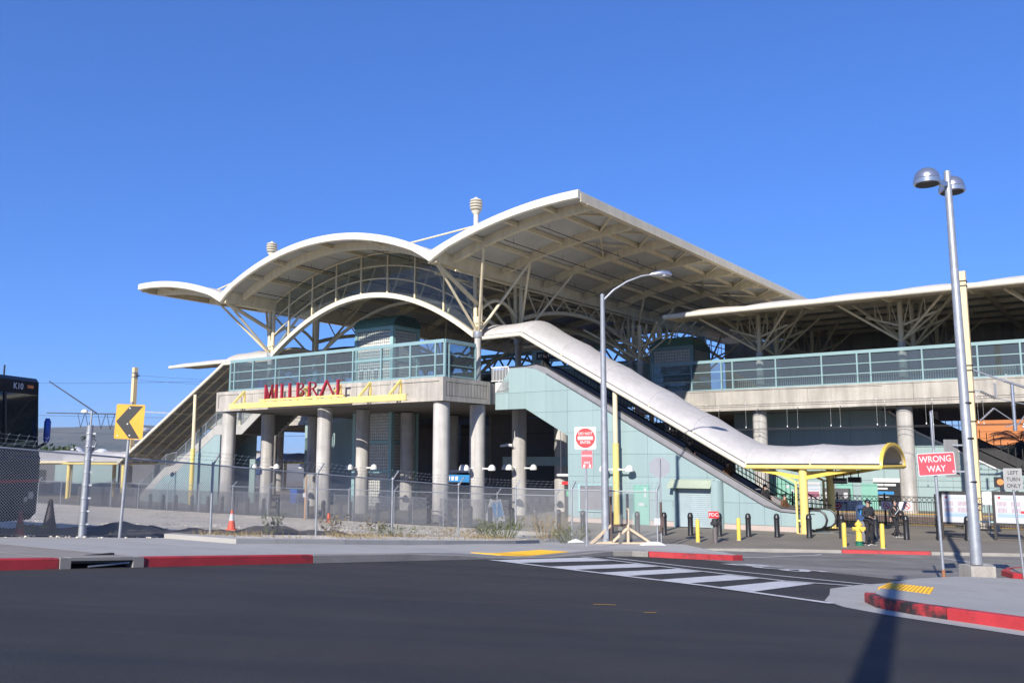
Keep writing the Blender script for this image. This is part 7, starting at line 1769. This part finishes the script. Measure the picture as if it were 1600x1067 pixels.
for i in range(6): mb = MB(); mb.tube((-66 + i * 5.2, 81, 0), (-66 + i * 5.2, 81, 3.2), .12, n=8); obj('post', mb, M['cream'], lc)
for x, y, w, h, m_, lb in ((-70, 210, 9, 5.2, 'white', 'small white box building far beyond the round tree'), (-98, 212, 9, 4.2, 'walk_old', 'low beige building far behind the bus mirror'), (-118, 330, 16, 6, 'concrete', 'low far building on the skyline right of the bus'), (-120, 300, 14, 5, 'walk_new', 'pale far warehouse on the skyline behind the thick fence post'), (-88, 290, 9, 6, 'walk_old', 'beige far house on the skyline behind the chevron sign')):
    bld('far_building', lb, FW, x, x + w, y, y + 8, h, M[m_], [(x + 1 + i * 2.4, x + 2.2 + i * 2.4, 1.2, 2.6) for i in range(int(w / 2.6))], .3)
for i, (x, y, r_, lb) in enumerate(((-84.5, 172, 2.2, 'left white storage dome on the skyline'), (-79.3, 172, 1.8, 'right white storage dome on the skyline'))):
    t = thing('storage_dome', lb, 'storage tank', (x, y, 0), frame=FW); mb = MB(); mb.lathe([(r_, 0), (r_, 3.9)], (x, y, 0), 20); obj('shell', mb, M['lamp_white'], t, smooth=True); mb = MB(); mb.dome((x, y, 3.9), r_, r_ * .9, 20, 6); obj('dome', mb, M['lamp_white'], t, smooth=True)
wt = thing('water_tower', 'white water tower on legs in the distance left of the chevron sign post', 'water tower', (-69.5, 165, 0), frame=FW)
mb = MB(); mb.lathe([(.5, 6.4), (1.4, 7.0), (1.7, 8.4), (2.4, 8.6), (2.4, 9.0), (.4, 9.5)], (-69.5, 165, 0), 16); obj('tank', mb, M['lamp_white'], wt, smooth=True)
for a in range(4): mb = MB(); mb.tube((-69.5 + 1.3 * math.cos(a * 1.57 + .7), 165 + 1.3 * math.sin(a * 1.57 + .7), 0), (-69.5 + 1.0 * math.cos(a * 1.57 + .7), 165 + math.sin(a * 1.57 + .7), 7.2), .14, n=6); obj('leg', mb, M['lamp_white'], wt)
# the lamp whose shadow falls across the road stands behind the photographer
b = Vector((-1.43, -2.28, gz(-1.43, -2.28)))
t = thing('utility_pole', 'tall round utility pole standing on the kerb behind the photographer', 'pole', tuple(b), frame=FW)
mb = MB(); mb.lathe([(.17, -.3), (.165, 1), (.11, 13.2), (.10, 13.6), (.02, 13.65)], b, 16); obj('pole', mb, M['galv'], t, smooth=True)
mb = MB(); mb.lathe([(.3, -.3), (.3, .06), (.2, .1)], b, 16); obj('footing', mb, M['concrete'], t)

# far canopy of the opposite stair, seen under the deck
cf = dup(cl, (-24.67, 30.5, 3.06), 0, 'far tan stair canopy seen between the columns under the left end of the deck', FB)
# air
mb = MB(); mb.box(-7500, -300, -1.5, 7500, 7600, 260)
hz = obj('haze', mb, None, loc=(0, 0, 0), kind='stuff')
hm = bpy.data.materials.new('haze'); hm.use_nodes = True; ht = hm.node_tree; ht.nodes.clear()
ho = ht.nodes.new('ShaderNodeOutputMaterial'); hv = ht.nodes.new('ShaderNodeVolumePrincipled')
hv.inputs['Color'].default_value = (.85, .9, 1, 1); hv.inputs['Density'].default_value = .00006; hv.inputs['Anisotropy'].default_value = .2
ht.links.new(hv.outputs[0], ho.inputs['Volume']); hz.data.materials.append(hm)
